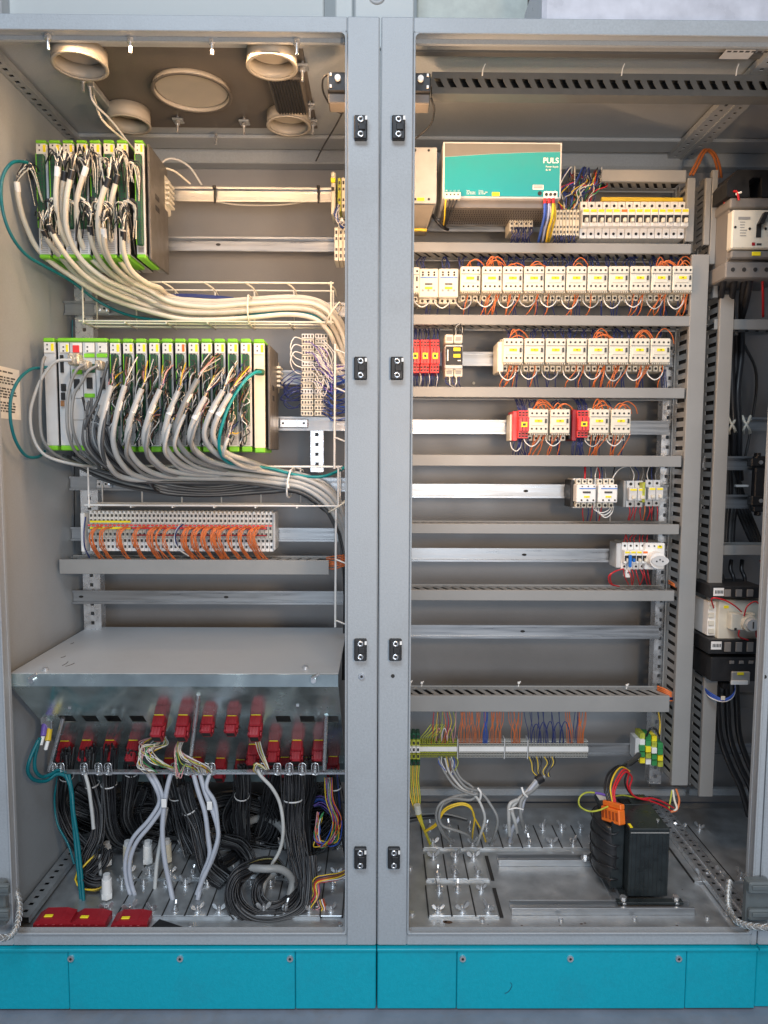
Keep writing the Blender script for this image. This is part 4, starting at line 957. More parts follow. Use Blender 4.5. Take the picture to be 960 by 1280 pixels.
hl = MB(); a = pt(-30, 846, 0.045); hl.box(-0.79, HX0-0.001, 0.0345, 0.0447, HZ-0.026, HZ-0.002, MIRROR, c=0.002); hl.build('hood_bracket', label='short grey bracket joining the hood to the left frame', cat='bracket')

# ---- red connectors plugged through the panel
def red_connector():
    t = thing('red_connector', 'red', 'connector', (0, 0, 0), 'red connectors plugged into the hood')
    rot = Matrix((Vector((1, 0, 0)), U, Nn)).transposed().to_4x4()
    b = MB(); b.box(-0.014, 0.014, -0.018, 0.016, -0.004, 0.026, RED, c=0.003, rot=rot); b.box(-0.012, 0.012, -0.015, 0.022, 0.0262, 0.052, RED, c=0.003, rot=rot)
    b.box(-0.0165, 0.0165, -0.008, 0.008, 0.012, 0.034, RED, c=0.002, rot=rot); b.build('housing', t)
    b = MB()
    for k in range(4): b.box(-0.0125+k*0.0068, -0.0085+k*0.0068, -0.0195, -0.0181, 0.004, 0.024, RED, c=0.0006, rot=rot)
    for k in range(3): b.box(-0.0105+k*0.0075, -0.0055+k*0.0075, -0.0168, -0.0151, 0.028, 0.049, RED, c=0.0006, rot=rot)
    b.build('front_ribs', t)
    b = MB(); b.box(-0.011, 0.011, -0.0215, -0.0182, -0.0035, 0.001, YELLOW, c=0.0005, rot=rot); b.build('yellow_tag', t)
    b = MB(); b.box(-0.0095, 0.0095, -0.009, 0.014, 0.0522, 0.0525, DARK, rot=rot)
    for sx in (-1, 1): b.box(sx*0.0145-0.0018, sx*0.0145+0.0018, -0.006, 0.010, 0.036, 0.046, RED, c=0.001, rot=rot)
    b.build('latch', t)
    return t
rc0 = red_connector(); first = True
conn = [(84, 922, 'leftmost in the left group'), (111, 921, 'second in the left group'), (140, 921, 'third in the left group'), (169, 921, 'fourth in the left group'),
        (201, 893, 'standing high above the white core fan'), (231, 893, 'high above the pink and white cores'), (261, 893, 'small high one right of the fans'), (291, 893, 'high one left of the tall pair'), (321, 893, 'high one with white and black cores'),
        (248, 942, 'low one beside the pink fan'), (277, 943, 'low one under the two slots'), (302, 945, 'low one behind the bar at the middle'), (318, 926, 'low one directly under the tall one'),
        (343, 922, 'right group, first one upper'), (372, 921, 'right group, taller one in the middle'), (399, 921, 'right group, tall one near the rod'), (357, 942, 'right group, low between the tall ones'), (386, 942, 'right group, low and partly covered'), (417, 941, 'rightmost and lowest'), (213, 943, 'low one behind the left fan'), (334, 942, 'low one left of the clamp row')]
CP = []
for x, y, l in conn:
    p = onpanel(x, y+5 if y < 900 else y+8)
    lab = 'red ribbed connector under the hood, ' + l
    if first: rc0['label'] = lab; rc0.location = p; first = False; o = rc0
    else: o = copy_tree(rc0, lab, p)
    sc = 0.72 if x in (261, 291) else 0.92
    o.scale = (0.95, sc, sc)
    CP.append((x, y, p))
# ---- clamp bar with rods
pa = pt(64, 966, 0.20); pb = pt(431, 966, 0.20)
bar = thing('clamp_bar', 'thin steel strain relief bar carrying the cable clamps', 'bar', ((pa.x+pb.x)/2, 0.2, pa.z))
b = MB(); b.box(pa.x, pb.x, 0.198, 0.213, pa.z-0.0022, pa.z+0.0022, ZBRITE); b.build('bar_rail', bar)
for k, (x0, y0, x1, y1) in enumerate(((79, 897, 61, 963), (248, 868, 237, 960), (408, 894, 405, 962))):
    q = onpanel(x0, y0); e = pt(x1, y1, 0.2); b = MB(); b.tube([q, (q+e)/2, e], 0.0045, ZBRITE, n=8, seg=1); b.build('support_rod', bar)
cl0 = None
for i, x in enumerate([67, 77, 106, 124, 136, 219, 235, 248, 257, 265, 327, 347, 362, 378, 394]):
    p = pt(x, 965, 0.197); l = f'wire cable clamp on the steel bar, {ORD[i]} from the left'
    if cl0 is None:
        cl0 = thing('cable_clamp', l, 'clamp', p, 'cable clamps on the strain relief bar')
        b = MB(); b.tube([p+Vector((-0.007, 0, -0.006)), p+Vector((-0.008, -0.004, 0.012)), p+Vector((-0.006, -0.004, 0.022)), p+Vector((0.006, -0.004, 0.022)), p+Vector((0.008, -0.004, 0.012)), p+Vector((0.007, 0, -0.006)), p+Vector((-0.007, 0, -0.006))], 0.0014, ZBRITE, n=5, seg=2); b.build('clip_frame', cl0)
        b = MB()
        for q in range(4): b.tube([p+Vector((0.0045*math.cos(t), -0.002+0.0045*math.sin(t), 0.003+q*0.004)) for t in [k*math.pi/4 for k in range(9)]], 0.0009, ZBRITE, n=4, raw=True)
        b.cyl(p+Vector((0, -0.002, -0.004)), p+Vector((0, -0.002, 0.02)), 0.0025, ZINC, n=6); b.build('spring', cl0)
    else: copy_tree(cl0, l, p)

# ---- bundles
def harness(label, pts, rad, n, r, mats, group=None, name='wire_harness', ties=(), seg=6, cat='harness', twist=1.5):
    """many cores running together along one path, tied: one thing"""
    C = catmull(pts, seg); N = len(C); t = thing(name, label, cat, C[0], group)
    for k in range(n):
        a0 = random.uniform(0, 6.28); rr = rad*math.sqrt(random.uniform(0.05, 1)); ph = random.uniform(0, 6.28); tw = random.uniform(-twist, twist)
        P_ = []
        for i, p in enumerate(C):
            u = i/(N-1); tn = (C[min(i+1, N-1)]-C[max(i-1, 0)]).normalized(); s1 = tn.orthogonal().normalized() if abs(tn.y) > 0.95 else tn.cross(Vector((0, 1, 0))).normalized(); s2 = tn.cross(s1)
            w = rr*(1+0.35*math.sin(ph+u*5)); a = a0+tw*u
            P_.append(p+s1*w*math.cos(a)+s2*w*math.sin(a))
        b = MB(); b.tube(P_, r*random.uniform(0.85, 1.15), mats[k % len(mats)], n=4, raw=True); b.build('core', t)
    for u in ties:
        i = int(u*(N-1)); p = C[i]; tn = (C[min(i+1, N-1)]-C[max(i-1, 0)]).normalized(); b = MB(); b.ring(p-tn*0.002, tn, rad*1.08, rad*1.08+0.0012, 0.0032, LGREY, n=16); b.build('cable_tie', t)
    return t
PY = mat('pale_yellow_wire', (0.42, 0.42, 0.20), 0.45)
BK = [BLACKR]*14+[BLACKR, BLACKR, CABD, BLACKR, BLACKR, BLACKR, BLACKR, BLACKR, PY] + [BLACKR]*6
B1 = [BLACKR, BLACKR, BLACKR, CABD]
hs = [
 ('loose black core loops hanging in the dark behind the left fan', [(178, 985, .36), (168, 1015, .38), (182, 1045, .39), (206, 1040, .38), (208, 1008, .37), (190, 990, .36)], .012, 18, B1),
 ('loose black core loops hanging behind the grey curved cable', [(300, 990, .34), (286, 1020, .35), (300, 1050, .36), (330, 1052, .36), (344, 1025, .35), (330, 995, .34)], .013, 20, B1),
 ('black cores sagging across under the bar behind everything', [(95, 985, .36), (140, 1008, .38), (190, 1000, .39), (240, 1012, .39), (290, 1000, .39), (345, 1010, .38), (400, 990, .36)], .020, 30, B1),
 ('black cores sagging lower across the rear of the left bay', [(80, 1015, .40), (130, 1035, .42), (200, 1022, .43), (260, 1034, .43), (330, 1028, .42), (410, 1015, .40)], .024, 34, B1),
 ('black core heap between the trio and the coil', [(262, 1062, .30), (275, 1085, .26), (292, 1098, .22), (310, 1078, .24), (300, 1058, .28), (280, 1052, .3)], .012, 18, B1),
 ('outer coil of black cores nearest the front right', [(388, 1070, .16), (390, 1105, .13), (382, 1135, .10), (352, 1150, .08), (318, 1148, .08), (296, 1130, .09), (294, 1104, .12), (312, 1086, .15)], .014, 24, B1),
 ('black core harness from the leftmost red connector', [(86, 938, .22), (84, 962, .24), (80, 985, .27), (78, 1010, .30), (88, 1040, .30), (105, 1062, .28)], .012, 14, B1),
 ('black core harness from the second red connector', [(112, 936, .22), (111, 962, .24), (118, 990, .25), (124, 1015, .24), (122, 1045, .22), (112, 1068, .2), (108, 1090, .18)], .012, 16, B1),
 ('black core harness bound white under the third red connector', [(138, 934, .22), (136, 970, .23), (137, 1000, .24), (140, 1030, .26), (150, 1050, .3), (172, 1058, .33)], .013, 18, B1),
 ('black core harness from the fourth red connector', [(166, 934, .24), (164, 965, .27), (160, 990, .29), (158, 1020, .31), (170, 1045, .35)], .012, 14, B1),
 ('black core harness falling right of the white fans', [(228, 980, .24), (234, 1005, .24), (244, 1030, .24), (250, 1055, .22), (258, 1085, .20), (280, 1105, .18)], .013, 18, B1),
 ('black core harness from the low middle connectors', [(302, 958, .25), (303, 985, .27), (301, 1015, .29), (303, 1045, .31), (296, 1065, .3), (278, 1078, .26)], .013, 18, B1),
 ('thick black core harness dropping right of the grey loop', [(364, 960, .23), (366, 990, .22), (366, 1020, .21), (370, 1055, .19), (376, 1085, .16), (380, 1108, .14)], .016, 30, BK),
 ('black core harness behind the thick one', [(384, 950, .25), (386, 985, .27), (378, 1015, .29), (380, 1050, .30), (386, 1090, .27)], .014, 18, B1),
 ('dark core harness at the right edge of the left bay', [(416, 962, .24), (420, 985, .24), (424, 1010, .25), (430, 1040, .27), (436, 1070, .3)], .009, 10, B1+[BLUEW]),
 ('big coil of black cores on the floor plates', [(380, 1100, .14), (376, 1125, .11), (358, 1143, .09), (330, 1150, .08), (303, 1140, .08), (291, 1118, .09), (297, 1095, .11), (318, 1083, .14), (340, 1080, .17), (352, 1092, .16)], .010, 22, BK),
 ('inner coil of black cores on the floor plates', [(372, 1092, .17), (372, 1112, .14), (356, 1130, .11), (336, 1136, .10), (322, 1124, .11), (322, 1104, .13), (333, 1088, .16)], .009, 16, BK),
 ('black coil standing left behind the grey conduits', [(130, 1042, .33), (105, 1060, .34), (80, 1062, .34), (64, 1045, .34), (66, 1020, .34), (86, 1008, .35), (112, 1015, .36)], .013, 22, B1),
 ('black core tangle on the floor behind the teal cables', [(132, 1062, .21), (126, 1074, .19), (116, 1085, .18), (106, 1096, .17), (118, 1103, .16), (134, 1100, .17)], .014, 22, [BLACKR, BLACKR, BLACKR, BLACKR, YWIRE]+[BLACKR]*10),
 ('black cores arching behind in the middle', [(180, 1050, .4), (200, 1020, .42), (225, 1010, .42), (250, 1030, .4), (262, 1060, .36)], .014, 16, B1),
 ('black cores arching behind at the right', [(285, 1060, .38), (300, 1015, .42), (330, 1005, .44), (360, 1020, .42), (372, 1060, .4)], .016, 18, B1),
 ('black cores lying across the rear floor', [(70, 1030, .42), (130, 1038, .42), (200, 1040, .43), (270, 1045, .43), (340, 1048, .42), (400, 1045, .42)], .020, 30, B1),
 ('black cores heaped on the rear left floor', [(75, 1055, .38), (120, 1062, .36), (170, 1050, .38), (215, 1058, .37), (262, 1050, .38)], .022, 26, B1),
 ('black cores heaped on the rear right floor', [(270, 1062, .36), (310, 1055, .37), (350, 1062, .35), (395, 1055, .34), (425, 1030, .36)], .022, 26, B1),
 ('black cores drooping between the straight cable and the trio', [(218, 968, .26), (222, 1000, .28), (228, 1035, .29), (240, 1065, .28)], .014, 16, B1),
 ('black cores hanging behind the white fans', [(196, 960, .27), (200, 985, .30), (206, 1010, .33), (214, 1035, .35)], .014, 16, B1),
 ('black cores hanging behind the right clamp row', [(345, 962, .28), (338, 990, .32), (330, 1020, .36), (322, 1045, .38)], .014, 16, B1),
]
random.seed(11)
for l, p, rad, n, ms in hs:
    harness(l, [pt(*q) for q in p], rad*1.25, int(n*1.9), 0.0022, ms, 'black core harnesses of the left bay', ties=(0.28,) if 'coil' not in l and 'behind' not in l else ())
# big flexible conduits in the back
for k, (m_, r, p, l) in enumerate(((CABM, .0095, [(268, 1075, .36), (285, 1050, .36), (302, 1032, .36), (330, 1022, .36), (352, 1035, .33), (360, 1060, .31)], 'thick grey conduit arching behind the harnesses'),
    (CABM, .0085, [(310, 1085, .13), (330, 1086, .12), (352, 1087, .13), (365, 1100, .14), (362, 1120, .13)], 'thick grey sleeve lying in the black coil'),
    (CABM, .008, [(326, 1120, .13), (332, 1100, .15), (345, 1090, .17)], 'short grey sleeve rising from the black coil'),
    (mat('black_conduit', (0.012, 0.012, 0.012), 0.4), .013, [(283, 1020, .5), (300, 1000, .5), (330, 998, .5), (355, 1012, .5)], 'thick black conduit arch at the back panel'),
    (MATS['black_conduit'], .013, [(330, 1005, .48), (350, 996, .48), (380, 1002, .48), (400, 1025, .46)], 'second thick black conduit arch at the back panel'))):
    wire('conduit', [pt(*q) for q in p], r, m_, l, None, 'conduit', n=10)
# grey cables going down to the floor
gl = [
 (CABB, .0050, [(184, 966, .20), (195, 985, .19), (199, 1003, .19), (186, 1025, .18), (166, 1048, .17), (157, 1075, .165), (158, 1100, .16), (164, 1122, .15)], 'outer blue grey cable of the left pair, bending to the floor'),
 (CABB, .0050, [(190, 966, .20), (201, 988, .19), (203, 1008, .185), (189, 1030, .175), (170, 1054, .165), (162, 1080, .16), (164, 1103, .155), (169, 1120, .15)], 'inner blue grey cable of the left pair, bending to the floor'),
 (CABB, .0058, [(214, 966, .20), (209, 985, .19), (205, 1010, .18), (203, 1040, .17), (206, 1075, .16), (212, 1105, .15), (217, 1130, .13)], 'thick blue grey cable with white tag falling straight'),
 (CABG, .0048, [(208, 1010, .20), (202, 1045, .20), (196, 1080, .19), (193, 1118, .17)], 'grey cable just behind the straight thick one'),
 (CABB, .0056, [(242, 968, .20), (248, 990, .19), (256, 1015, .18), (260, 1045, .17), (262, 1070, .16), (253, 1095, .15), (247, 1125, .13)], 'left blue grey cable of the twisted trio'),
 (CABB, .0056, [(250, 968, .20), (257, 992, .185), (268, 1020, .175), (273, 1045, .165), (266, 1072, .155), (255, 1095, .145), (246, 1118, .135)], 'middle blue grey cable of the twisted trio'),
 (CABB, .0050, [(262, 968, .20), (258, 985, .185), (268, 1002, .18), (272, 1030, .17), (272, 1050, .16), (262, 1080, .15), (250, 1110, .14), (246, 1135, .13)], 'right blue grey cable of the twisted trio'),
 (CABG, .0042, [(322, 962, .19), (326, 970, .18), (340, 985, .18), (350, 1005, .18), (354, 1035, .17), (350, 1062, .17), (337, 1085, .16)], 'thin grey cable curving down from the middle clamp'),
 (CABG, .0042, [(106, 966, .20), (111, 985, .19), (115, 1015, .185), (117, 1036, .18)], 'short pale cable end hanging at the left'),
 (CABM, .0042, [(124, 1068, .19), (126, 1095, .17), (129, 1130, .14)], 'grey cable entering the floor beside the teal pair'),
 (TEALC, .0040, [(82, 968, .19), (88, 985, .185), (90, 1010, .18), (94, 1050, .17), (98, 1090, .155), (102, 1130, .14)], 'left teal cable running down to the floor plate'),
 (TEALC, .0040, [(86, 968, .19), (90, 990, .185), (92, 1015, .175), (98, 1055, .165), (102, 1095, .15), (105, 1130, .135)], 'right teal cable running down to the floor plate'),
 (TEALC, .0026, [(72, 972, .24), (68, 1000, .25), (72, 1030, .24), (85, 1055, .22), (93, 1080, .2)], 'thin teal cable behind the teal pair'),
 (TEALC, .0042, [(48, 925, .13), (37, 950, .11), (35, 965, .11), (43, 975, .13), (58, 976, .16), (70, 968, .18), (80, 969, .19), (86, 976, .19)], 'left teal data cable looping up to the violet plug'),
 (TEALC, .0042, [(50, 922, .14), (44, 945, .13), (44, 962, .13), (52, 971, .15), (63, 968, .17), (72, 963, .19), (82, 966, .20)], 'right teal data cable looping up to the yellow plug'),
]
for m_, r, p, l in gl: wire('floor_cable', [pt(*q) for q in p], r, m_, l, None, 'cable', n=8)
for x, y, m_, l in ((56, 912, VIOW, 'violet plug at the left under the hood'), (62, 918, YWIRE, 'yellow plug beside the violet one under the hood')):
    t = thing('data_plug', l, 'plug', pt(x, y+8, 0.15)); b = MB(); a = pt(x, y-7, 0.16); c = pt(x-2, y+8, 0.145)
    b.tube([a, (a+c)/2, c], 0.0065, m_, n=8, seg=1); b.build('plug_body', t)
    b = MB(); b.tube([c, pt(x-5, y+19, 0.14)], 0.0042, WHITE, n=8, seg=1); b.build('sleeve', t)
    b = MB(); b.box(a.x-0.007, a.x+0.007, a.y-0.005, a.y+0.005, a.z, a.z+0.02, ZBRITE, c=0.001); b.build('socket', t)
for x, y in ((205, 1004), (262, 1007)):
    p = pt(x, y, 0.172); b = MB(); b.box(p.x-0.006, p.x+0.006, p.y-0.002, p.y, p.z-0.010, p.z+0.010, WHITE, c=0.001); b.build('cable_marker', label='white tag on the '+('straight thick cable' if x < 230 else 'twisted cable trio'), cat='marker')
# coloured core fans
fanm = [WHW, PINKW, CABC, YWIRE, WHW, GRNW, BRNW, CABG, PINKW, COPPER, WHW, YGREEN]
random.seed(21)
for k in range(20):
    p = [pt(195+rj(6), 921, .215), pt(190+rj(16), 928+rj(3), .19), pt(177+rj(4), 940+rj(8), .17), pt(174+rj(5)+k*0.3, 955+rj(5), .17), pt(185+rj(8)+k*0.8, 962+rj(4), .18), pt(188+k*1.3, 966, .195)]
    if k > 9: p = [pt(204+rj(4), 921, .215), pt(207+rj(4), 931, .19), pt(184+rj(10), 938+rj(4), .17), pt(196+rj(8), 952+rj(4), .17), pt(214+rj(6), 960, .18), pt(222+rj(6), 965, .195)]
    wire('coloured_core', p, 0.0013, fanm[k % 12], f'{cname(fanm[k % 12])} core of the left fan over the steel bar', 'coloured cores of the left fan', n=4)
for k in range(16):
    p = [pt(228+rj(5), 921, .215), pt(223+rj(5), 935+rj(3), .18), pt(228+rj(5)+k*.6, 950+rj(4), .17), pt(242+k*1.0+rj(3), 958+rj(3), .18), pt(246+k*1.3, 966, .195)]
    if k % 4 == 0: p = [pt(226, 921, .215), pt(220+rj(3), 940, .17), pt(223+rj(3), 970+rj(5), .16), pt(232, 955, .17), pt(243, 966, .19)]
    wire('coloured_core', p, 0.0013, fanm[(k*5+1) % 12], f'{cname(fanm[(k*5+1) % 12])} core of the right fan over the steel bar', 'coloured cores of the pink fan', n=4)
for k in range(7):
    wire('coloured_core', [pt(318+k*0.9, 921, .215), pt(322+k+rj(1), 940, .19), pt(332+k*.5, 958, .18), pt(334+rj(2), 962, .185), pt(320+rj(3), 955+rj(2), .175), pt(318+rj(2), 962, .18), pt(322, 968, .19)], 0.0013, (WHW, BLACKR, YWIRE, BRNW, CABG, YGREEN, WHW)[k], 'thin core dropping to the middle clamp from the tall connector', 'cores at the middle clamp', n=4)
for k in range(14):
    m_ = (YWIRE, BLUEL, REDW, GRNW, ORW, VIOW, BLACKR, WHW, PINKW, GRNW, REDW, YWIRE, BLUEL, ORW)[k]
    x = 406+k*0.7
    wire('coloured_core', [pt(x, 972, .22), pt(x+2+rj(2), 1000, .22), pt(x+10+rj(3), 1028+rj(3), .22), pt(x+4+rj(5), 1052+rj(3), .22), pt(x-10+rj(4), 1056+rj(4), .23), pt(396+rj(4), 1040+rj(6), .25), pt(400+rj(6), 1020+rj(6), .27)], 0.0015, m_, f'{cname(m_)} core in the hanging loop at the right of the left bay', 'coloured cores of the right hanging loop', n=4)
harness('harness of violet brown and orange cores leaving at the frame', [pt(438, 1088, .14), pt(424, 1095, .13), pt(408, 1098, .12), pt(396, 1102, .12), pt(396, 1118, .11), pt(388, 1132, .10), pt(392, 1140, .10), pt(404, 1136, .10), pt(402, 1124, .11)], .008, 18, .0014, [VIOW, BRNW, ORW, PINKW, WHW, BLACKR, REDW, YWIRE])
harness('blue core bundle behind the coloured loop', [pt(392, 1005, .33), pt(402, 1002, .33), pt(414, 1012, .32), pt(424, 1030, .32)], .010, 12, .0016, [BLUEL, BLUEW, VIOW])

# ---- floor plates with wing nuts
wn = None
def wingnut_parts(parent, p):
    global wn
    if wn is None:
        b = MB(); b.cyl((0, 0, 0), (0, 0, 0.016), 0.0028, ZBRITE, n=8); b.cyl((0, 0, 0), (0, 0, 0.0025), 0.009, ZBRITE, n=12); b.cyl((0, 0, 0.003), (0, 0, 0.011), 0.0065, ZBRITE, n=10, r1=0.005)
        for s in (-1, 1):
            b.prism([(s*0.004, 0.004), (s*0.014, 0.010), (s*0.017, 0.018), (s*0.012, 0.021), (s*0.007, 0.016), (s*0.004, 0.010)], -0.0016, 0.0016, ZBRITE)
        o = b.build('wing_nut', parent); o.location = p - wloc(parent) if False else p
        wn = o.data
        # vertices were shifted by the parent's position: undo
        off = wloc(parent)
        for v in wn.vertices: v.co = v.co + off
        o.location = Vector(p) - off
    else:
        o = bpy.data.objects.new('wing_nut', wn); COL.objects.link(o); o.parent = parent; o.location = Vector(p) - wloc(parent)
    o.rotation_euler = (rj(0.08), rj(0.08), random.uniform(0, 3.14)); s = random.uniform(0.85, 1.1); o.scale = (s, s, s)
    return o
def gland(bay, x0, x1, y0, y1, nuts, z=0.010, m=None, side_gap=True, label=None):
    b = MB(); b.box(x0, x1, y0, y1, z, z+0.0045, m or ZINC, c=0.001)
    g = b.build('gland_plate', bay)
    for nx, ny in nuts: wingnut_parts(g, Vector((nx, ny, z+0.0045)))
    return g
random.seed(4)
Z8 = 0.018
def xz(px, py): return ptz(px, py, Z8)
# base tray of the left bay
b = MB(); b.box(-0.775, -0.08, 0.03, 0.56, 0.0082, 0.0095, ZINC); b.build('base_tray', cabL)
b = MB(); yb_, yf_ = 0.045, 0.555
b.box(-0.79, -0.065, 0.025, 0.030, 0.0085, 0.020, PAINT, c=0.001); b.build('tray_edge', cabL)
ya, yb2 = xz(250, 1143).y, xz(250, 1099).y
yc, yd = xz(250, 1096).y, xz(250, 1052).y
ye, yf = xz(250, 1048).y, xz(250, 1022).y
for (y0, y1) in ((ya, yb2), (yc, yd), (ye, yf)):
    x = -0.62
    while x < -0.11:
        w_ = 0.0495; gland(cabL, x+0.0012, x+w_-0.0012, y0, y1-0.002, [(x+w_/2+rj(.004), y0+0.016), (x+w_/2+rj(.004), y1-0.018)])
        b = MB(); b.box(x+w_-0.0011, x+w_+0.0011, y0, y1-0.002, 0.0097, 0.0150, DARK); b.build('gasket', cabL)
        x += w_
    b = MB(); b.box(-0.62, -0.125, y0-0.003, y0-0.0004, 0.0096, 0.0150, ZINC); b.build('plate_strip', cabL)
b = MB(); q = xz(396, 1143); b.box(q.x, q.x+0.012, ya, yf, 0.0096, 0.0125, DARK); b.build('rubber_seal', cabL)
for px, py in ((68, 1153), (238, 1153), (425, 1152), (420, 1110)):
    p = xz(px, py); b = MB(); b.cyl((p.x, p.y, 0.0096), (p.x, p.y, 0.014), 0.0055, ZBRITE, n=8); b.build('tray_screw', cabL)
# cable glands
for i, (px, py0, py1) in enumerate(((134, 1055, 1080), (134, 1097, 1122), (185, 1056, 1078), (160, 1058, 1078), (209, 1056, 1076))):
    base = ptz(px, py1, Z8); t = thing('cable_gland', ('white cable gland behind, left one', 'white cable gland in the front row', 'white cable gland behind, near the middle', 'cream cable gland half hidden behind the grey pair', 'cream cable gland behind the straight cable')[i], 'cable gland', base, 'cable glands in the floor plates')
    m_ = WHITE if i < 3 else CREAMD
    b = MB(); b.cyl(base, base+Vector((0, 0, 0.012)), 0.0125, m_, n=6, smooth=False); b.build('nut', t)
    b = MB(); b.cyl(base+Vector((0, 0, 0.0122)), base+Vector((0, 0, 0.045)), 0.0115, m_, n=14, r1=0.0105); b.build('body', t)
    b = MB(); b.cyl(base+Vector((0, 0, 0.0452)), base+Vector((0, 0, 0.056)), 0.009, LGREY, n=12, r1=0.0075); b.build('cap', t)
# loose red connector housings lying at the front
def loose(px0, px1, py0, py1, label, ang=0.0, tagx=0.4):
    a = ptz(px0, py1, 0.012); c = ptz(px1, py1, 0.012); w = c.x-a.x; t = thing('loose_connector', label, 'connector', (a.x+w/2, a.y, 0.012), 'red connector housings lying on the floor')
    h = pt(px0, py0, a.y+0.03).z-0.012; h = max(0.02, min(0.034, h)); x = a.x; y = a.y
    b = MB(); b.prism([(x, 0.012), (x+w, 0.012), (x+w, 0.012+h*0.75), (x+w*0.75, 0.012+h), (x+w*0.22, 0.012+h), (x+0.002, 0.012+h*0.55)], y, y+0.038, RED); b.build('housing', t)
    b = MB(); b.box(x+w*0.28, x+w*0.5, y+0.004, y+0.012, 0.0123+h, 0.0143+h, YELLOW, c=0.0006); b.build('yellow_tag', t)
    b = MB()
    for k in range(4): b.box(x+w*(0.12+0.2*k), x+w*(0.2+0.2*k), y-0.0022, y-0.0002, 0.015, 0.012+h*0.5, RED, c=0.0006)
    b.build('front_ribs', t)
    t.rotation_euler = (0, 0, ang)
loose(41, 88, 1137, 1161, 'red connector housing lying at the far left on the floor', 0.03)
loose(86, 132, 1141, 1161, 'red connector housing lying second from the left, touching its neighbour', -0.02)
loose(138, 184, 1141, 1162, 'red connector housing lying alone right of the other two', 0.04)
a = ptz(187, 1162, 0.011); c = ptz(234, 1162, 0.011); b = MB(); b.prism([(a.x, a.y), (c.x, c.y), (a.x+0.012, a.y+0.03)], 0.011, 0.014, BLACK, axis='z'); b.build('rubber_offcut', label='black triangular rubber piece right of the loose connectors', cat='offcut')
# ------------------------------------------------------------------ MIDDLE BAY
random.seed(33)
XL = 0.055       # fittings run on behind the centre frame to here
def rrail(px1, py, Y, label, holes=()):
    return rail(512, px1, py, Y, label, holes=holes, xabs=(XL, pt(px1, py, Y).x))
rrail(850, 281, YR, 'steel rail under the turquoise power supply')
rrail(862, 358, YR, 'steel rail behind the long top contactor row')
rrail(842, 449, YR, 'steel rail behind the second contactor row')
rrail(838, 534, YR, 'steel rail carrying the two red relay groups')
rrail(836, 614, YR, 'steel rail with the two white contactors at its right', holes=(658,))
rrail(834, 694, YR, 'steel rail ending at the breaker group with socket', holes=(656,))
rrail(825, 790, YR, 'empty steel rail above the lowest middle duct', holes=(654,))
# ducts
def rduct(px1, pya, pyb, label, **k):
    return hduct(512, px1, pya, pyb, 0.32, 0.08, label, **k)
def rd(px1, ya, yb, label, **kw):
    a = XL; t = hduct(512, px1, ya, yb, 0.32, 0.08, label, **kw); return t
def hd2(px1, ya, yb, label, **kw):
    x1 = pt(px1, (ya+yb)/2, 0.32).x
    p0 = 480 + (XL-CAM.x)*0      # left end hidden behind the frame
    # pixel whose ray meets x = XL in the duct plane
    lo = 470.0
    while pt(lo, ya, 0.32).x < XL: lo += 1
    return hduct(lo, px1, ya, yb, 0.32, 0.08, label, x1=x1, **kw)
hd2(864, 303.5, 316, 'grey wiring duct above the long top contactor row', slant=0.5, pitch=0.022)
hd2(863, 394, 406.5, 'grey wiring duct below the long top contactor row', slant=0.5, pitch=0.022)
hd2(856, 484, 497, 'grey wiring duct below the second contactor row', slant=0.5, pitch=0.022)
hd2(852, 569, 583, 'grey wiring duct below the red relay groups', slant=0.5, pitch=0.022)
hd2(849, 655, 667.5, 'grey wiring duct below the two white contactors', slant=-0.5, pitch=0.021, slot=0.0105)
hd2(843, 738, 751, 'grey wiring duct below the breaker group with socket', slant=-0.45, pitch=0.0235, slot=0.0115)
hd2(837, 870, 890, 'deep grey wiring duct above the long terminal strip', slant=-0.45, pitch=0.0262, slot=0.013)
hduct(752, 858, 212, 227, 0.33, 0.07, 'short grey wiring duct above the miniature breakers', slant=0.5, pitch=0.021)
XV0 = pt(865, 330, 0.318).x; XV1 = pt(886.5, 330, 0.318).x
vd = vduct(0, 0, 0, 0, 0, 0.318, 0.082, 'tall grey vertical wiring duct right of the contactor rows', x0=XV0, x1=XV1, z0=pt(850, 982, 0.318).z, z1=pt(880, 318, 0.318).z)
vduct(0, 0, 0, 0, 0, 0.33, 0.07, 'upright slotted duct piece beside the miniature breakers', x0=pt(858, 270, 0.33).x, x1=pt(868, 270, 0.33).x, z0=pt(860, 302, 0.33).z, z1=pt(860, 222, 0.33).z, pitch=0.019)
XW0 = pt(900, 600, 0.33).x-0.022; 
xw0, xw1 = pt(887, 700, 0.318).x, pt(904, 700, 0.318).x
vduct(0, 0, 0, 0, 0, 0.318, 0.08, 'tall grey vertical wiring duct at the border of the right bay', x0=xw0, x1=xw1, z0=pt(870, 996, 0.318).z, z1=pt(895, 368, 0.318).z)
for k, (x0, x1, y0, y1) in enumerate(((881, 888, 222, 306), (889, 896, 212, 330), (896, 902, 300, 372))):
    vduct(0, 0, 0, 0, 0, 0.33, 0.07, ('open slotted duct wall nearest the breakers', 'open slotted duct wall in the middle of the gap', 'open slotted duct wall nearest the large breaker')[k], x0=pt(x0, 270, 0.33).x, x1=pt(x1, 270, 0.33).x, z0=pt(x0, y1, 0.33).z, z1=pt(x0, y0, 0.33).z, pitch=0.015, slot=0.004)
strut(829, 15, 425, 980, 0.412, 'perforated steel strut behind the right ends of the rails', x=pt(829, 700, 0.412).x, w=0.032)
strut(873, 15, 425, 980, 0.425, 'perforated steel strut hidden behind the tall ducts', x=0.845, w=0.03)
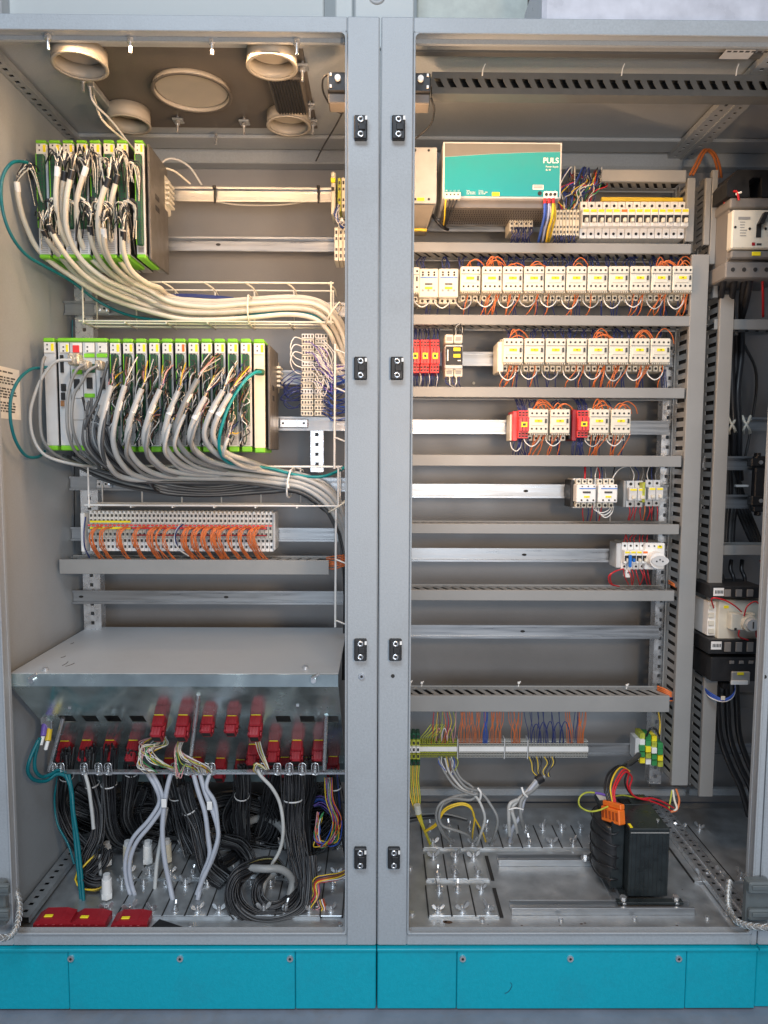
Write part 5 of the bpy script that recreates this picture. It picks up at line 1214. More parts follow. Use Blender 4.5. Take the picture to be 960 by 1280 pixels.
# slotted dark duct hanging across the top
p0 = pt(540, 105, 0.10); X0 = p0.x; X1 = 1.0; zc = p0.z; zh = (pt(700, 92, 0.10).z-pt(700, 119, 0.10).z)/2; zc = pt(740, 105, 0.10).z
t = thing('slotted_channel', 'long dark slotted channel hanging under the roof of the middle bay', 'channel', (0.5, 0.1, zc-zh))
b = MB(); b.box(X0, X1, 0.10, 0.1016, zc+zh*0.42, zc+zh, DUCTD); b.box(X0, X1, 0.10, 0.1016, zc-zh, zc-zh*0.42, DUCTD)
k = 0; x = X0
pitch = 15.6/ppm(740, 105, 0.10)
while x < X1:
    A = [(x, zc-zh*0.42), (x+pitch*0.50, zc-zh*0.42), (x+pitch*0.40, zc-zh*0.2), (x+pitch*0.22, zc+zh*0.2), (x+pitch*0.16, zc+zh*0.42), (x-pitch*0.34, zc+zh*0.42), (x-pitch*0.30, zc+zh*0.2), (x-pitch*0.10, zc-zh*0.2)]
    b.prism(A, 0.10, 0.1016, DUCTD); x += pitch
b.box(X0, X1, 0.1017, 0.135, zc-zh, zc-zh+0.0016, DUCTD); b.box(X0, X1, 0.1017, 0.135, zc+zh-0.0016, zc+zh, DUCTD); b.box(X0, X1, 0.1334, 0.135, zc-zh+0.0017, zc+zh-0.0017, DARK); b.build('channel_profile', t)
for px in (603, 777, 920):
    b = MB(); p = pt(px, 92, 0.098); b.tube([p+Vector((0, 0, -0.004)), p+Vector((0.001, -0.001, 0.008)), p+Vector((0.006, 0.002, 0.02))], 0.0012, WHITE, n=5, seg=2); b.build('tie_end', t)
# roof strip and label in the middle bay
a = ptz(520, 66, ZC-0.004); 
b = MB(); b.box(0.065, 1.5, 0.075, 0.09, ZC-0.010, ZC-0.0005, DUCTD); b.build('roof_seal', label='dark sealing strip along the roof of the middle bay', cat='seal')
a = ptz(900, 60, ZC-0.0008); c = ptz(946, 50, ZC-0.0008); t = thing('rating_label', 'small silver label stuck under the roof at the right', 'label', a)
b = MB(); b.box(a.x, c.x, min(a.y, c.y), max(a.y, c.y)+0.004, ZC-0.0195, ZC-0.0186, LGREY); b.build('sheet', t)
b = MB()
for k in range(7): b.box(a.x+0.004+k*0.012, a.x+0.012+k*0.012, min(a.y, c.y)+0.003, min(a.y, c.y)+0.008, ZC-0.0198, ZC-0.0196, INK)
b.build('print', t)

# ---- text helper
def text(body, x, z, Y, size, m, parent, name='lettering', bold=0.0, align='LEFT'):
    cu = bpy.data.curves.new(name, 'FONT'); cu.body = body; cu.size = size; cu.extrude = 0.0002; cu.offset = bold; cu.align_x = align
    tmp = bpy.data.objects.new('tmp', cu); COL.objects.link(tmp)
    dg = bpy.context.evaluated_depsgraph_get(); me = bpy.data.meshes.new_from_object(tmp.evaluated_get(dg)); bpy.data.objects.remove(tmp)
    me.materials.clear(); me.materials.append(m)
    o = bpy.data.objects.new(name, me); COL.objects.link(o); o.parent = parent; w = wloc(parent)
    o.location = Vector((x, Y, z))-w; o.rotation_euler = (math.pi/2, 0, 0); return o

# ---- power supply
YP = 0.245
ps = thing('power_supply', 'large turquoise power supply with white lettering on its face', 'power supply', pt(628, 250, YP))
b = MB(); A, B_, zb, za = pbox(b, 553.5, 177.5, 702, 248, YP, 0.38, LGREY, c=0.0015); b.build('case', ps)
b = MB(); n = 20; x0, x1 = A+0.004, B_-0.004; z0 = zb+0.004; ztop = lambda u: za-0.003-(0.013*(1-u)**1.6+0.018)
poly = [(x0, z0), (x1, z0)] + [(x0+(x1-x0)*(1-i/n), ztop(1-i/n)) for i in range(n+1)]
b.prism(poly, YP-0.0008, YP-0.0002, PSUT); b.build('turquoise_face', ps)
b = MB(); b.prism([(x0, ztop(0)+0.001)] + [(x0+(x1-x0)*(i/n), ztop(i/n)+0.001) for i in range(n+1)] + [(x1, za-0.004), (x0, za-0.004)], YP-0.0008, YP-0.0002, mat('supply_grey_face', (0.15, 0.15, 0.145), 0.6)); b.build('grey_face', ps)
q = pt(678.5, 204, YP); text('PULS', q.x, q.z, YP-0.0012, 0.0165, WHITE, ps, bold=0.0002)
q = pt(682, 209.5, YP); text('Power Supply', q.x, q.z, YP-0.0012, 0.0052, WHITE, ps)
q = pt(682, 213.5, YP); text('SL 40', q.x, q.z, YP-0.0012, 0.0052, WHITE, ps)
for px, s in ((583, 'Input\nAC 400-500V\n2,8A 50/60Hz'), (598, 'Output\nDC 24V / 40A\nadj. 24-28V'),):
    q = pt(px, 239, YP); text(s, q.x, q.z, YP-0.0012, 0.0036, WHITE, ps)
for px, s in ((557, 'PE'), (562, 'L1'), (567, 'L2'), (572, 'L3'), (683, '-'), (688, '-'), (693, '+')):
    q = pt(px, 239.3, YP); text(s, q.x, q.z, YP-0.0012, 0.0042, WHITE, ps)
def fpart(t, name, x0, y0, x1, y1, m, Y, d=0.003, c=0.0006):
    b = MB(); r = pbox(b, x0, y0, x1, y1, Y-d, Y-0.0003, m, c=c); b.build(name, t); return r
fpart(ps, 'input_terminal', 555.5, 240, 576, 248.5, CREAM, YP, 0.012, 0.001)
for k in range(4): fpart(ps, 'clamp_opening', 557.5+k*4.7, 242, 559.5+k*4.7, 244, DARK, YP-0.012, 0.0006, 0)
fpart(ps, 'output_terminal', 680, 239, 697, 248, WHITE, YP, 0.006, 0.001)
for k in range(3):
    q = pt(683+k*5.3, 243, YP-0.007); b = MB(); b.cyl(q, q+Vector((0, -0.001, 0)), 0.0035, DARK, n=10); b.build('terminal_screw', ps)
    q = pt(681+k*5.3, 250.5, YP-0.004); b = MB(); b.tube([q+Vector((0, 0, 0.004)), q, q+Vector((0, 0, -0.007))], 0.0036, REDW, n=8, seg=1); b.build('cable_lug', ps)
q = pt(674.5, 242, YP); b = MB(); b.cyl(q, q+Vector((0, -0.003, 0)), 0.0045, DARK, n=12); b.build('adjuster', ps)
fpart(ps, 'yellow_tag', 615, 240, 624.5, 245, YELLOW, YP, 0.0015, 0.0004)
fpart(ps, 'red_framed_label', 666, 231, 679.5, 237, WHITE, YP, 0.0012, 0.0004)
for k in range(2): fpart(ps, 'label_print', 667, 232+k*2.3, 678.5, 233+k*2.3, REDL, YP-0.0013, 0.0004, 0)
b = MB(); A2, B2, _, _ = pbox(b, 556, 248.5, 697, 260, YP+0.012, 0.385, mat('perforated_grille', (0.22, 0.20, 0.18), 0.5, metal=0.3), c=0.001)
b.build('base_grille', ps)
b = MB(); z_ = pt(620, 249, YP).z-0.0006
for i in range(44):
    for j in range(8):
        x = A+0.008+i*(B_-A-0.016)/44 + (0.0015 if j % 2 else 0); b.box(x, x+0.0022, YP+0.012+j*0.0125, YP+0.018+j*0.0125, z_-0.0205, z_-0.0202, DARK)
g = b.build('grille_holes', ps)
# wires of the supply
for k, m_ in enumerate((YGREEN, BLACKR, BLACKR, BLACKR)):
    q = [pt(557.5+k*4.7, 248, YP-0.008), pt(556.5+k*3.6, 258, YP-0.004), pt(555.5+k*1.6, 274, YP+0.03), pt(554+k*.5, 284, YP+0.09)]
    wire('supply_wire', q, 0.0019, YWIRE if k == 0 else BLACKR, ('yellow earth wire', 'first black wire', 'second black wire', 'third black wire')[k]+' at the left terminals of the power supply', None, 'wire')
for k, m_ in enumerate((BLUEL, mat('pale_blue_wire', (0.30, 0.36, 0.55), 0.42), YWIRE)):
    q = [pt(681+k*5.3, 252, YP-0.004), pt(680.5+k*5, 270, YP+0.0), pt(677+k*4.4, 286, YP+0.03), pt(673+k*5, 302, YP+0.09)]
    wire('supply_wire', q, 0.0034 if k != 1 else 0.003, m_, ('thick blue wire', 'pale blue wire', 'thick yellow wire')[k]+' from the red lugs of the power supply', None, 'wire')
    q = [pt(683+k*5, 254, YP+0.01), pt(684+k*5, 270, YP+0.02), pt(682+k*4, 288, YP+0.05), pt(678+k*4, 302, YP+0.1)]
    wire('supply_wire', q, 0.0028, (BLUEL, WHW, YWIRE)[k], ('rear blue wire', 'rear white wire', 'rear yellow wire')[k]+' behind the output wires of the power supply', None, 'wire')
# grey box cut by the frame
gb = thing('filter_box', 'plain grey box beside the centre frame left of the power supply', 'box', pt(530, 262, 0.25))
b = MB(); x1 = pt(546, 220, 0.245).x; za = pt(530, 184, 0.245).z; zb = pt(530, 254, 0.245).z; b.box(XL-0.03, x1, 0.245, 0.36, zb, za, mat('filter_box_grey', (0.36, 0.37, 0.37), 0.5), c=0.001); b.build('case', gb)
b = MB(); zc_ = pt(530, 285, 0.30).z; X0_ = XL-0.03; b.add([(X0_, 0.25, zb-0.002), (x1-0.004, 0.25, zb-0.002), (x1-0.018, 0.32, zc_), (X0_, 0.32, zc_), (X0_, 0.36, zb-0.002), (x1-0.004, 0.36, zb-0.002), (x1-0.018, 0.36, zc_), (X0_, 0.36, zc_)], [(0, 3, 2, 1), (4, 5, 6, 7), (1, 2, 6, 5), (0, 4, 7, 3), (3, 7, 6, 2), (0, 1, 5, 4)], mat('brown_grey_hood', (0.26, 0.23, 0.19), 0.5)); b.build('sloping_hood', gb)
for x, y in ((519, 188), (536, 188), (519, 249), (536, 249)): 
    q = pt(x, y, 0.245); b = MB(); b.cyl(q, q+Vector((0, -0.0008, 0)), 0.0028, DARK, n=10); b.build('rivet', gb)
fpart(gb, 'yellow_tag', 521.5, 247, 530.5, 251, YELLOW, 0.245, 0.0012, 0.0003)
b = MB(); q = pt(514, 287.5, 0.3); b.tube([q, q+Vector((0.02, 0, 0.001)), q+Vector((0.036, 0, 0.0))], 0.0035, YWIRE, n=7, seg=2); b.build('yellow_tool', label='yellow sleeve end sticking out at the frame below the grey box', cat='sleeve')
wire('supply_wire', [pt(540, 268, 0.32), pt(546, 276, 0.31), pt(554, 284, 0.32), pt(560, 287, 0.34)], 0.004, BLACKR, 'thick black cable bending right under the grey box', None, 'cable')

# ---- generic rail devices
def cap(v): return v
def contactor(kind='std'):
    """local, x right, y back with 0 at the rail, z up from the middle; 0.050 wide"""
    t = thing('contactor', kind, 'contactor', (0, 0, 0)); w = 0.0236; m = CREAM
    b = MB(); b.box(-w, w, -0.045, 0.0, -0.040, 0.040, CREAMD if kind != 'white' else WHITE, c=0.0015)
    # stepped terminals below and above
    for k in range(3):
        x = -w+0.004+k*0.0148; b.box(x, x+0.0115, -0.060, -0.0452, -0.040, -0.026, m, c=0.0012); b.box(x, x+0.0115, -0.058, -0.0452, 0.030, 0.040, m, c=0.0012)
    b.build('base', t)
    b = MB(); b.box(-w, w, -0.090, -0.0453, -0.023, 0.035, m if kind != 'white' else WHITE, c=0.002)
    b.box(-w+0.001, w-0.001, -0.0912, -0.0902, 0.0165, 0.0185, MGREY); 
    b.build('front_block', t)
    b = MB()
    for k in range(4):
        for z, zz in ((0.0255, 0.0), (-0.0115, 0.0)):
            x = -w+0.0075+k*0.0112; b.cyl((x, -0.0906, z), (x, -0.0901, z), 0.0026, DARK, n=8)
    for k in range(3):
        x = -w+0.0097+k*0.0148; b.cyl((x, -0.0606, -0.033), (x, -0.0601, -0.033), 0.0034, DARK, n=8); b.cyl((x, -0.0606, 0.035), (x, -0.0588, 0.035), 0.003, DARK, n=8)
    b.build('terminal_screws', t)
    b = MB(); b.box(-w+0.006, w-0.010, -0.0915, -0.0901, -0.004, 0.0135, m, c=0.0008); b.build('marking_plate', t)
    b = MB(); b.box(-0.010, 0.0085, -0.0925, -0.0916, 0.004, 0.0105, YELLOW, c=0.0004); b.build('yellow_tag', t)
    b = MB(); b.box(w-0.0085, w-0.0045, -0.093, -0.0901, 0.002, 0.0125, INK, c=0.0005); b.build('position_slider', t)
    b = MB(); b.box(-0.0035, 0.002, -0.0927, -0.0926, 0.0056, 0.009, mat('dark_mustard', (0.35, 0.28, 0.02), 0.5)); b.build('tag_print', t)
    b = MB()
    for k in range(9):
        x = -w+0.004+k*0.0051; b.box(x, x+0.0022, -0.088, -0.047, -0.0262, -0.0232, m)
    b.build('under_ribs', t)
    return t
def contactor_coil():
    t = thing('contactor', 'coil', 'contactor', (0, 0, 0)); w = 0.0232
    b = MB(); b.box(-w, w, -0.045, 0.0, -0.040, 0.040, CREAMD, c=0.0015); b.box(-w, w, -0.084, -0.0453, -0.030, 0.037, CREAM, c=0.002); b.box(-w+0.002, w-0.002, -0.070, -0.0453, -0.042, -0.0303, CREAM, c=0.002); b.build('housing', t)
    b = MB(); b.box(-w+0.003, w-0.002, -0.0852, -0.0842, 0.0145, 0.0165, BLUEP); b.build('blue_line', t)
    b = MB()
    for k in range(3):
        x = -0.014+k*0.0135
        for z in (0.028, 0.022): b.cyl((x, -0.0847, z), (x, -0.0842, z), 0.0026, DARK, n=8)
        b.cyl((x, -0.0847, -0.014), (x, -0.0842, -0.014), 0.003, MGREY, n=8); b.cyl((x, -0.0707, -0.036), (x, -0.0702, -0.036), 0.0036, DARK, n=8)
    b.build('terminal_screws', t)
    b = MB(); b.box(-0.009, 0.009, -0.0852, -0.0842, -0.001, 0.0025, INK); b.build('print', t)
    b = MB(); b.box(-0.009, 0.009, -0.0856, -0.0842, -0.011, -0.006, YELLOW, c=0.0004); b.build('yellow_tag', t)
    return t
stdc = contactor(); coilc = contactor_coil(); used = set()
def place(proto, px, py, label, group, Yd=-0.088):
    p = pt(px, py, YR+Yd); loc = (p.x, YR, p.z)
    if proto.name not in used:
        used.add(proto.name); proto.location = loc; proto['label'] = label; proto['group'] = group; return proto
    o = copy_tree(proto, label, loc); o['group'] = group; return o
G = 'contactors of the long top row'
place(stdc, 512, 353, 'cream contactor cut by the centre frame at the start of the top row', G)
place(coilc, 536, 355, 'plain cream contactor with low yellow tag, first whole one in the top row', G)
place(coilc, 561, 355, 'plain cream contactor with low yellow tag, second whole one in the top row', G)
tops = [588, 615, 641, 667.5, 694, 720.5, 747, 773.5, 800, 826.5, 853]
for i, x in enumerate(tops): place(stdc, x, 352+(-0.3*i)*0.2, f'cream contactor with yellow tag in the top row, {ORD[i]} after the two plain ones', G)
G = 'contactors of the second row'
b = MB(); pbox(b, 622, 427, 630, 465, 0.330, 0.399, CREAM, c=0.002); b.build('side_block', label='cream side block at the left end of the second contactor row', cat='block')
sec = [643, 669.5, 696, 722.5, 749, 775, 801, 827]
for i, x in enumerate(sec): place(stdc, x-1.5, 441.5, f'cream contactor with yellow tag in the second row, {ORD[i]} from the left', G)
G = 'contactors beside the red relays'
for i, x in enumerate((673, 700, 749, 776)):
    place(stdc, x, 530, f'cream contactor with orange arcs, {("left", "right")[i % 2]} one of the {("first", "second")[i//2]} red relay group', G)
# red relays
def redrelay(px0, px1, py0, py1, label, group, Y=0.31, n=3, slanted=False):
    t = thing('red_relay', label, 'relay', pt((px0+px1)/2, py1, Y), group)
    b = MB(); A, B_, zb, za = pbox(b, px0, py0, px1, py1, Y+0.012, 0.399, REDL, c=0.001); 
    H = za-zb; b.box(A, B_, Y, Y+0.0117, zb+H*0.25, zb+H*0.75, REDL, c=0.001); b.build('housing', t)
    b = MB(); w = B_-A
    for k in range(n-1): x = A+w*(k+1)/n; b.box(x-0.0008, x+0.0008, Y-0.0006, Y-0.0001, zb+H*0.26, zb+H*0.74, DARK); b.box(x-0.0006, x+0.0006, Y+0.0114, Y+0.0119, zb+0.001, zb+H*0.24, RED); b.box(x-0.0006, x+0.0006, Y+0.0114, Y+0.0119, zb+H*0.76, za-0.001, RED)
    b.build('joint_lines', t)
    b = MB()
    for k in range(n):
        x = A+w*(k+0.5)/n
        for f in (0.08, 0.17, 0.83, 0.92): b.box(x-w*0.10, x+w*0.10, Y+0.0113, Y+0.0119, zb+H*f-0.0018, zb+H*f+0.0018, DARK)
    b.build('clamp_openings', t)
    b = MB(); b.box(A+w*0.22, B_-w*0.2, Y-0.0015, Y-0.0007, zb+H*0.40, zb+H*0.58, YELLOW, c=0.0004); b.build('yellow_tag', t)
    b = MB(); b.box(A+w*0.36, B_-w*0.36, Y-0.0019, Y-0.0016, zb+H*0.45, zb+H*0.53, INK); b.build('tag_print', t)
    return t
G = 'slim red relays beside the centre frame'
for k in range(3): redrelay(513+k*12.3, 524.5+k*12.3, 424.5, 466, f'slim red relay at the centre frame, {ORD[k]} from the left', G)
redrelay(647.5, 660.5, 513, 548, 'red relay with yellow tag, left group of the third row', None)
redrelay(721.5, 735, 513, 547, 'red relay with yellow tag, right group of the third row', None)
b = MB(); pbox(b, 641, 514, 646.8, 551, 0.335, 0.399, REDL, c=0.001); b.build('side_plate', label='red end plate left of the left red relay', cat='plate')
b = MB(); pbox(b, 715, 512, 720.8, 551, 0.335, 0.399, RED, c=0.001); b.build('side_plate', label='dark red end plate left of the right red relay', cat='plate')
b = MB(); pbox(b, 637.5, 518, 640.5, 551, 0.35, 0.399, CREAM, c=0.001); b.build('end_stop', label='thin cream end stop left of the left red relay', cat='end stop')
b = MB(); pbox(b, 711, 518, 714.5, 549, 0.345, 0.399, DARK, c=0.001); b.build('end_stop', label='thin black end stop between the relay groups', cat='end stop')
# black relay
br = thing('safety_relay', 'black faced relay with cream plugs between red relays and contactors', 'relay', pt(567, 480, 0.31))
fpart(br, 'housing', 556.5, 431, 578.5, 461, LGREY, 0.399, 0.085, 0.002); fpart(br, 'black_face', 557, 433, 578, 456, BLACK, 0.3142, 0.003, 0.001)
for r in range(2):
    for c_ in range(2): fpart(br, 'terminal_plug', 556.5+c_*11.3, 418+r*42, 567+c_*11.3, 429+r*42, CREAM, 0.385, 0.06, 0.002); fpart(br, 'clamp_opening', 558+c_*11.3, 421+r*42, 565+c_*11.3, 426+r*42, MGREY, 0.3252, 0.0008, 0)
for k in range(2): fpart(br, 'yellow_tag', 567, 434.5+k*8, 575.5, 438.8+k*8, YELLOW, 0.311, 0.0012, 0.0003)
fpart(br, 'print', 559, 437, 560.5, 451, WHITE, 0.311, 0.0008, 0); fpart(br, 'print', 572, 450, 576, 451.2, WHITE, 0.311, 0.0008, 0)
for k in range(5): wire('white_core', [pt(558+k*4, 470, 0.33), pt(557+k*4+rj(2), 478, 0.315), pt(562+k*3+rj(3), 482, 0.32), pt(570+k*2, 486, 0.35)], 0.0016, WHW if k % 2 else BLUEW, 'short core curling below the black faced relay', 'cores below the black faced relay', n=4)
for k in range(3): wire('white_core', [pt(568+k*2, 419, 0.33), pt(567+k*3, 409, 0.32), pt(574+k, 405, 0.32), pt(579-k, 410, 0.33), pt(577, 420, 0.335)], 0.0014, (BLACKR, CABG, BLACKR)[k], 'dark core looping above the black faced relay', 'cores above the black faced relay', n=4)
b = MB(); q = pt(592, 479, 0.58); b.cyl(q, q+Vector((0, -0.004, 0)), 0.004, CREAM, n=8); b.build('plug_cap', label='small cream cap on the back panel below the second row', cat='cap')

# red relays block: jumper wires etc. come later
# ---- white contactor pair and breakers
def white_contactor(px, py, label, group):
    t = thing('contactor', label, 'contactor', (0, 0, 0), group); w = 0.0235
    b = MB(); b.box(-w, w, -0.055, 0.0, -0.038, 0.036, WHITE, c=0.0015); b.box(-w, w, -0.088, -0.0553, -0.022, 0.022, WHITE, c=0.002)
    for k in range(3): x = -w+0.003+k*0.0145; b.box(x, x+0.0115, -0.070, -0.0553, -0.036, -0.0223, CREAM, c=0.001); b.box(x, x+0.0115, -0.070, -0.0553, 0.0223, 0.035, CREAM, c=0.001)
    b.build('housing', t)
    b = MB(); b.box(-w+0.006, w-0.001, -0.0892, -0.0882, 0.0115, 0.0135, BLUEP); b.build('blue_line', t)
    b = MB(); b.box(-0.009, 0.010, -0.0892, -0.0882, 0.001, 0.0055, INK); b.build('dark_slot', t)
    b = MB(); b.box(-0.006, 0.008, -0.0894, -0.0882, -0.010, -0.0055, YELLOW, c=0.0003); b.build('yellow_tag', t)
    b = MB()
    for k in range(3):
        x = -w+0.0088+k*0.0145; b.cyl((x, -0.0707, -0.030), (x, -0.0702, -0.030), 0.0036, DARK, n=8); b.cyl((x, -0.0707, 0.029), (x, -0.0702, 0.029), 0.0032, DARK, n=8); b.cyl((x+.004, -0.0887, 0.0175), (x+.004, -0.0882, 0.0175), 0.0018, DARK, n=6); b.cyl((x+.003, -0.0887, -0.016), (x+.003, -0.0882, -0.016), 0.0024, DARK, n=8)
    b.build('terminal_screws', t)
    p = pt(px, py, YR-0.088); t.location = (p.x, YR, p.z); return t
white_contactor(733, 617, 'white contactor with red wire at its top, fourth row', 'white contactors of the fourth row')
white_contactor(760, 617, 'white contactor with white loops below it, fourth row', 'white contactors of the fourth row')
b = MB(); pbox(b, 713, 600, 718.5, 634, 0.345, 0.399, BLACK, c=0.001); b.build('end_stop', label='black end stop left of the white contactor pair', cat='end stop')
def breaker(px0, px1, py0, py1, label, group, Y=0.322, lever=True, tag=YELLOW, body=WHITE, lev=BLACK, leverup=True, band=True):
    t = thing('circuit_breaker', label, 'circuit breaker', pt((px0+px1)/2, py1, Y), group)
    b = MB(); A, B_, zb, za = pbox(b, px0, py0, px1, py1, Y+0.020, 0.399, body, c=0.001); H = za-zb; w = B_-A
    b.box(A, B_, Y, Y+0.0197, zb+H*0.26, zb+H*0.74, body, c=0.0012); b.build('housing', t)
    for f in (0.12, 0.88): b = MB(); b.cyl(((A+B_)/2, Y+0.0198, zb+H*f), ((A+B_)/2, Y+0.0190, zb+H*f), w*0.20, DARK, n=8); b.build('terminal_screw', t)
    if band:
        b = MB(); b.box(A+w*0.05, B_-w*0.05, Y-0.0006, Y-0.0001, zb+H*0.36, zb+H*0.56, BLACK); b.build('lever_slot', t)
    b = MB(); z = zb+H*(0.40 if leverup else 0.42); b.box(A+w*0.28, B_-w*0.28, Y-0.009, Y-0.0007, z-H*0.06, z+H*0.06, lev if lev is not BLACK else CREAM, c=0.001); b.build('lever', t)
    if tag: b = MB(); b.box(A+w*0.1, B_-w*0.1, Y-0.0008, Y-0.0001, zb+H*0.64, zb+H*0.71, tag); b.build('tag', t)
    return t
random.seed(8)
for i in range(14):
    w_ = (857-725)/14; x0 = 725+i*w_
    breaker(x0, x0+w_-0.5, 252, 298, f'white miniature breaker with black lever, {ORD[i]} from the left under the short duct', 'miniature breakers under the short duct', tag=YELLOW if i not in (1, 5) else (ORANGE if i == 5 else YELLOW))
for i in range(2):
    x0 = 783+i*10.6; breaker(x0, x0+10, 601, 634, f'grey breaker with yellow labels, {("left", "right")[i]} one of the pair nearest the white contactors', 'grey breakers of the fourth row', tag=YELLOW, body=LGREY, band=False)
b = MB(); pbox(b, 803.2, 603, 806.5, 628, 0.32, 0.399, YGREEN, c=0.001); b.build('earth_clamp', label='thin green and yellow clamp between the grey breakers', cat='clamp')
for i in range(2):
    x0 = 807+i*9.4; breaker(x0, x0+8.8, 600, 633, f'grey breaker with yellow labels, {("left", "right")[i]} one of the pair nearest the strut', 'grey breakers of the fourth row', tag=YELLOW, body=LGREY, band=False)
b = MB(); pbox(b, 779.5, 601, 782.6, 634, 0.34, 0.399, MGREY, c=0.001); b.build('end_stop', label='grey end stop left of the grey breakers', cat='end stop')
# fifth row: breaker group and socket
for i in range(4):
    x0 = 777+i*7.4; breaker(x0, x0+7.0, 678, 712, f'white breaker left of the socket, {ORD[i]} from the left', 'white breakers beside the socket', tag=YELLOW if i != 3 else ORANGE, lev=BLUEP if i == 1 else BLACK)
b = MB(); pbox(b, 770.5, 679, 776.5, 710, 0.345, 0.399, LGREY, c=0.0015); b.build('end_stop', label='ribbed grey end stop left of the breakers with socket', cat='end stop')
b = MB(); pbox(b, 786.5, 694, 790, 709, 0.305, 0.312, BLUEP, c=0.001); b.build('lockout_clip', label='blue clip on the breaker left of the socket', cat='clip')
b = MB(); pbox(b, 782, 712, 788, 722, 0.34, 0.36, WHITE, c=0.001); b.cyl(pt(785, 716, 0.3397), pt(785, 716, 0.339), 0.002, DARK, n=8); b.build('hanging_terminal', label='small white terminal hanging under the breakers by the socket', cat='terminal')
sk = thing('mains_socket', 'round white mains socket with lens shaped insert in the fifth row', 'socket', pt(822, 712, 0.32))
fpart(sk, 'socket_base', 806.5, 679, 831, 712, WHITE, 0.399, 0.075, 0.002); fpart(sk, 'yellow_tag', 822, 682, 828, 685.5, YELLOW, 0.3237, 0.001, 0.0003)
for k in range(3): 
    q = pt(811+k*7, 682.5, 0.323); b = MB(); b.cyl(q, q+Vector((0, -0.0006, 0)), 0.002, DARK, n=8); b.build('terminal_screw', sk)
q = pt(822, 700.5, 0.30); b = MB(); b.cyl((q.x, 0.3236, q.z), (q.x, 0.296, q.z), 0.0205, WHITE, n=32, r1=0.0195); b.build('socket_ring', sk)
b = MB(); pts_ = []
for i in range(24):
    th = 2*math.pi*i/24; e = 0.0215*math.cos(th); f_ = 0.0125*math.sin(th)*(1-0.25*abs(math.cos(th))**3); pts_.append((q.x+0.003+e, q.z+f_))
b.prism(pts_[::-1], 0.2905, 0.2958, LGREY); b.build('socket_insert', sk)
for dx, dz in ((-0.006, 0.0), (0.009, 0.0), (0.002, 0.004)): 
    b = MB(); b.cyl((q.x+dx, 0.2903, q.z+dz-0.001), (q.x+dx, 0.2899, q.z+dz-0.001), 0.0021, DARK, n=8); b.build('contact_hole', sk)
# terminals on the first rail
smallterm(637, 262, 5, 6, 27, 'cream terminals under the turquoise power supply', [CREAM, CREAMD], Y=0.34)
smallterm(691, 262, 8, 4.2, 33, 'narrow cream terminals left of the miniature breakers', [CREAM, CREAMD], Y=0.335)
for k in range(12): wire('blue_core', [pt(641+k*2.2, 284, 0.335), pt(641+k*2.2+rj(2), 290, 0.325), pt(640+k*2+rj(3), 297, 0.33), pt(640+k*2+rj(4), 305, 0.35)], 0.0014, BLUEW, f'dark blue core under the cream terminals of the power supply, {ORD[k]} from the left', 'blue cores under the first rail terminals', n=4)
for k in range(12): wire('blue_core', [pt(692+k*2.5, 294, 0.335), pt(692+k*2.5+rj(2), 299, 0.33), pt(690+k*2.5+rj(3), 306, 0.35)], 0.0014, BLUEW, f'dark blue core under the narrow terminals by the breakers, {ORD[k]} from the left', 'blue cores under the narrow terminals', n=4)
# small upper terminal nest between supply and short duct
smallterm(712, 216, 6, 6.5, 12, 'grey terminals half buried in coloured cores behind the power supply', [MGREY, LGREY], Y=0.38)
nest = [BLUEW, BLUEW, REDW, WHW, BLACKR, YWIRE, BRNW, BLUEL, BLACKR, CREAM, BLUEW, GRNW, DARK, BLUEW]
for k in range(46):
    x = 706+k*0.9+rj(3)
    wire('coloured_core', [pt(x+6, 220+rj(4), 0.37), pt(x+8+rj(6), 212+rj(4) if k % 3 == 0 else 228+rj(4), 0.345), pt(x-2+rj(8), 236+rj(5), 0.345), pt(x-6+rj(8), 246+rj(4), 0.355), pt(702+k*0.7+rj(5), 262, 0.36)], 0.0015, nest[k % 14], f'{cname(nest[k % 14])} core in the nest right of the power supply', 'coloured cores in the nest by the power supply', n=4)
# brackets behind upper duct
b = MB(); a = pt(752, 246, 0.36); c = pt(855, 252, 0.36); b.box(a.x, c.x, 0.36, 0.37, c.z, a.z, YWIRE, c=0.001); b.build('busbar', label='thin yellowish busbar along the top of the miniature breakers', cat='busbar')

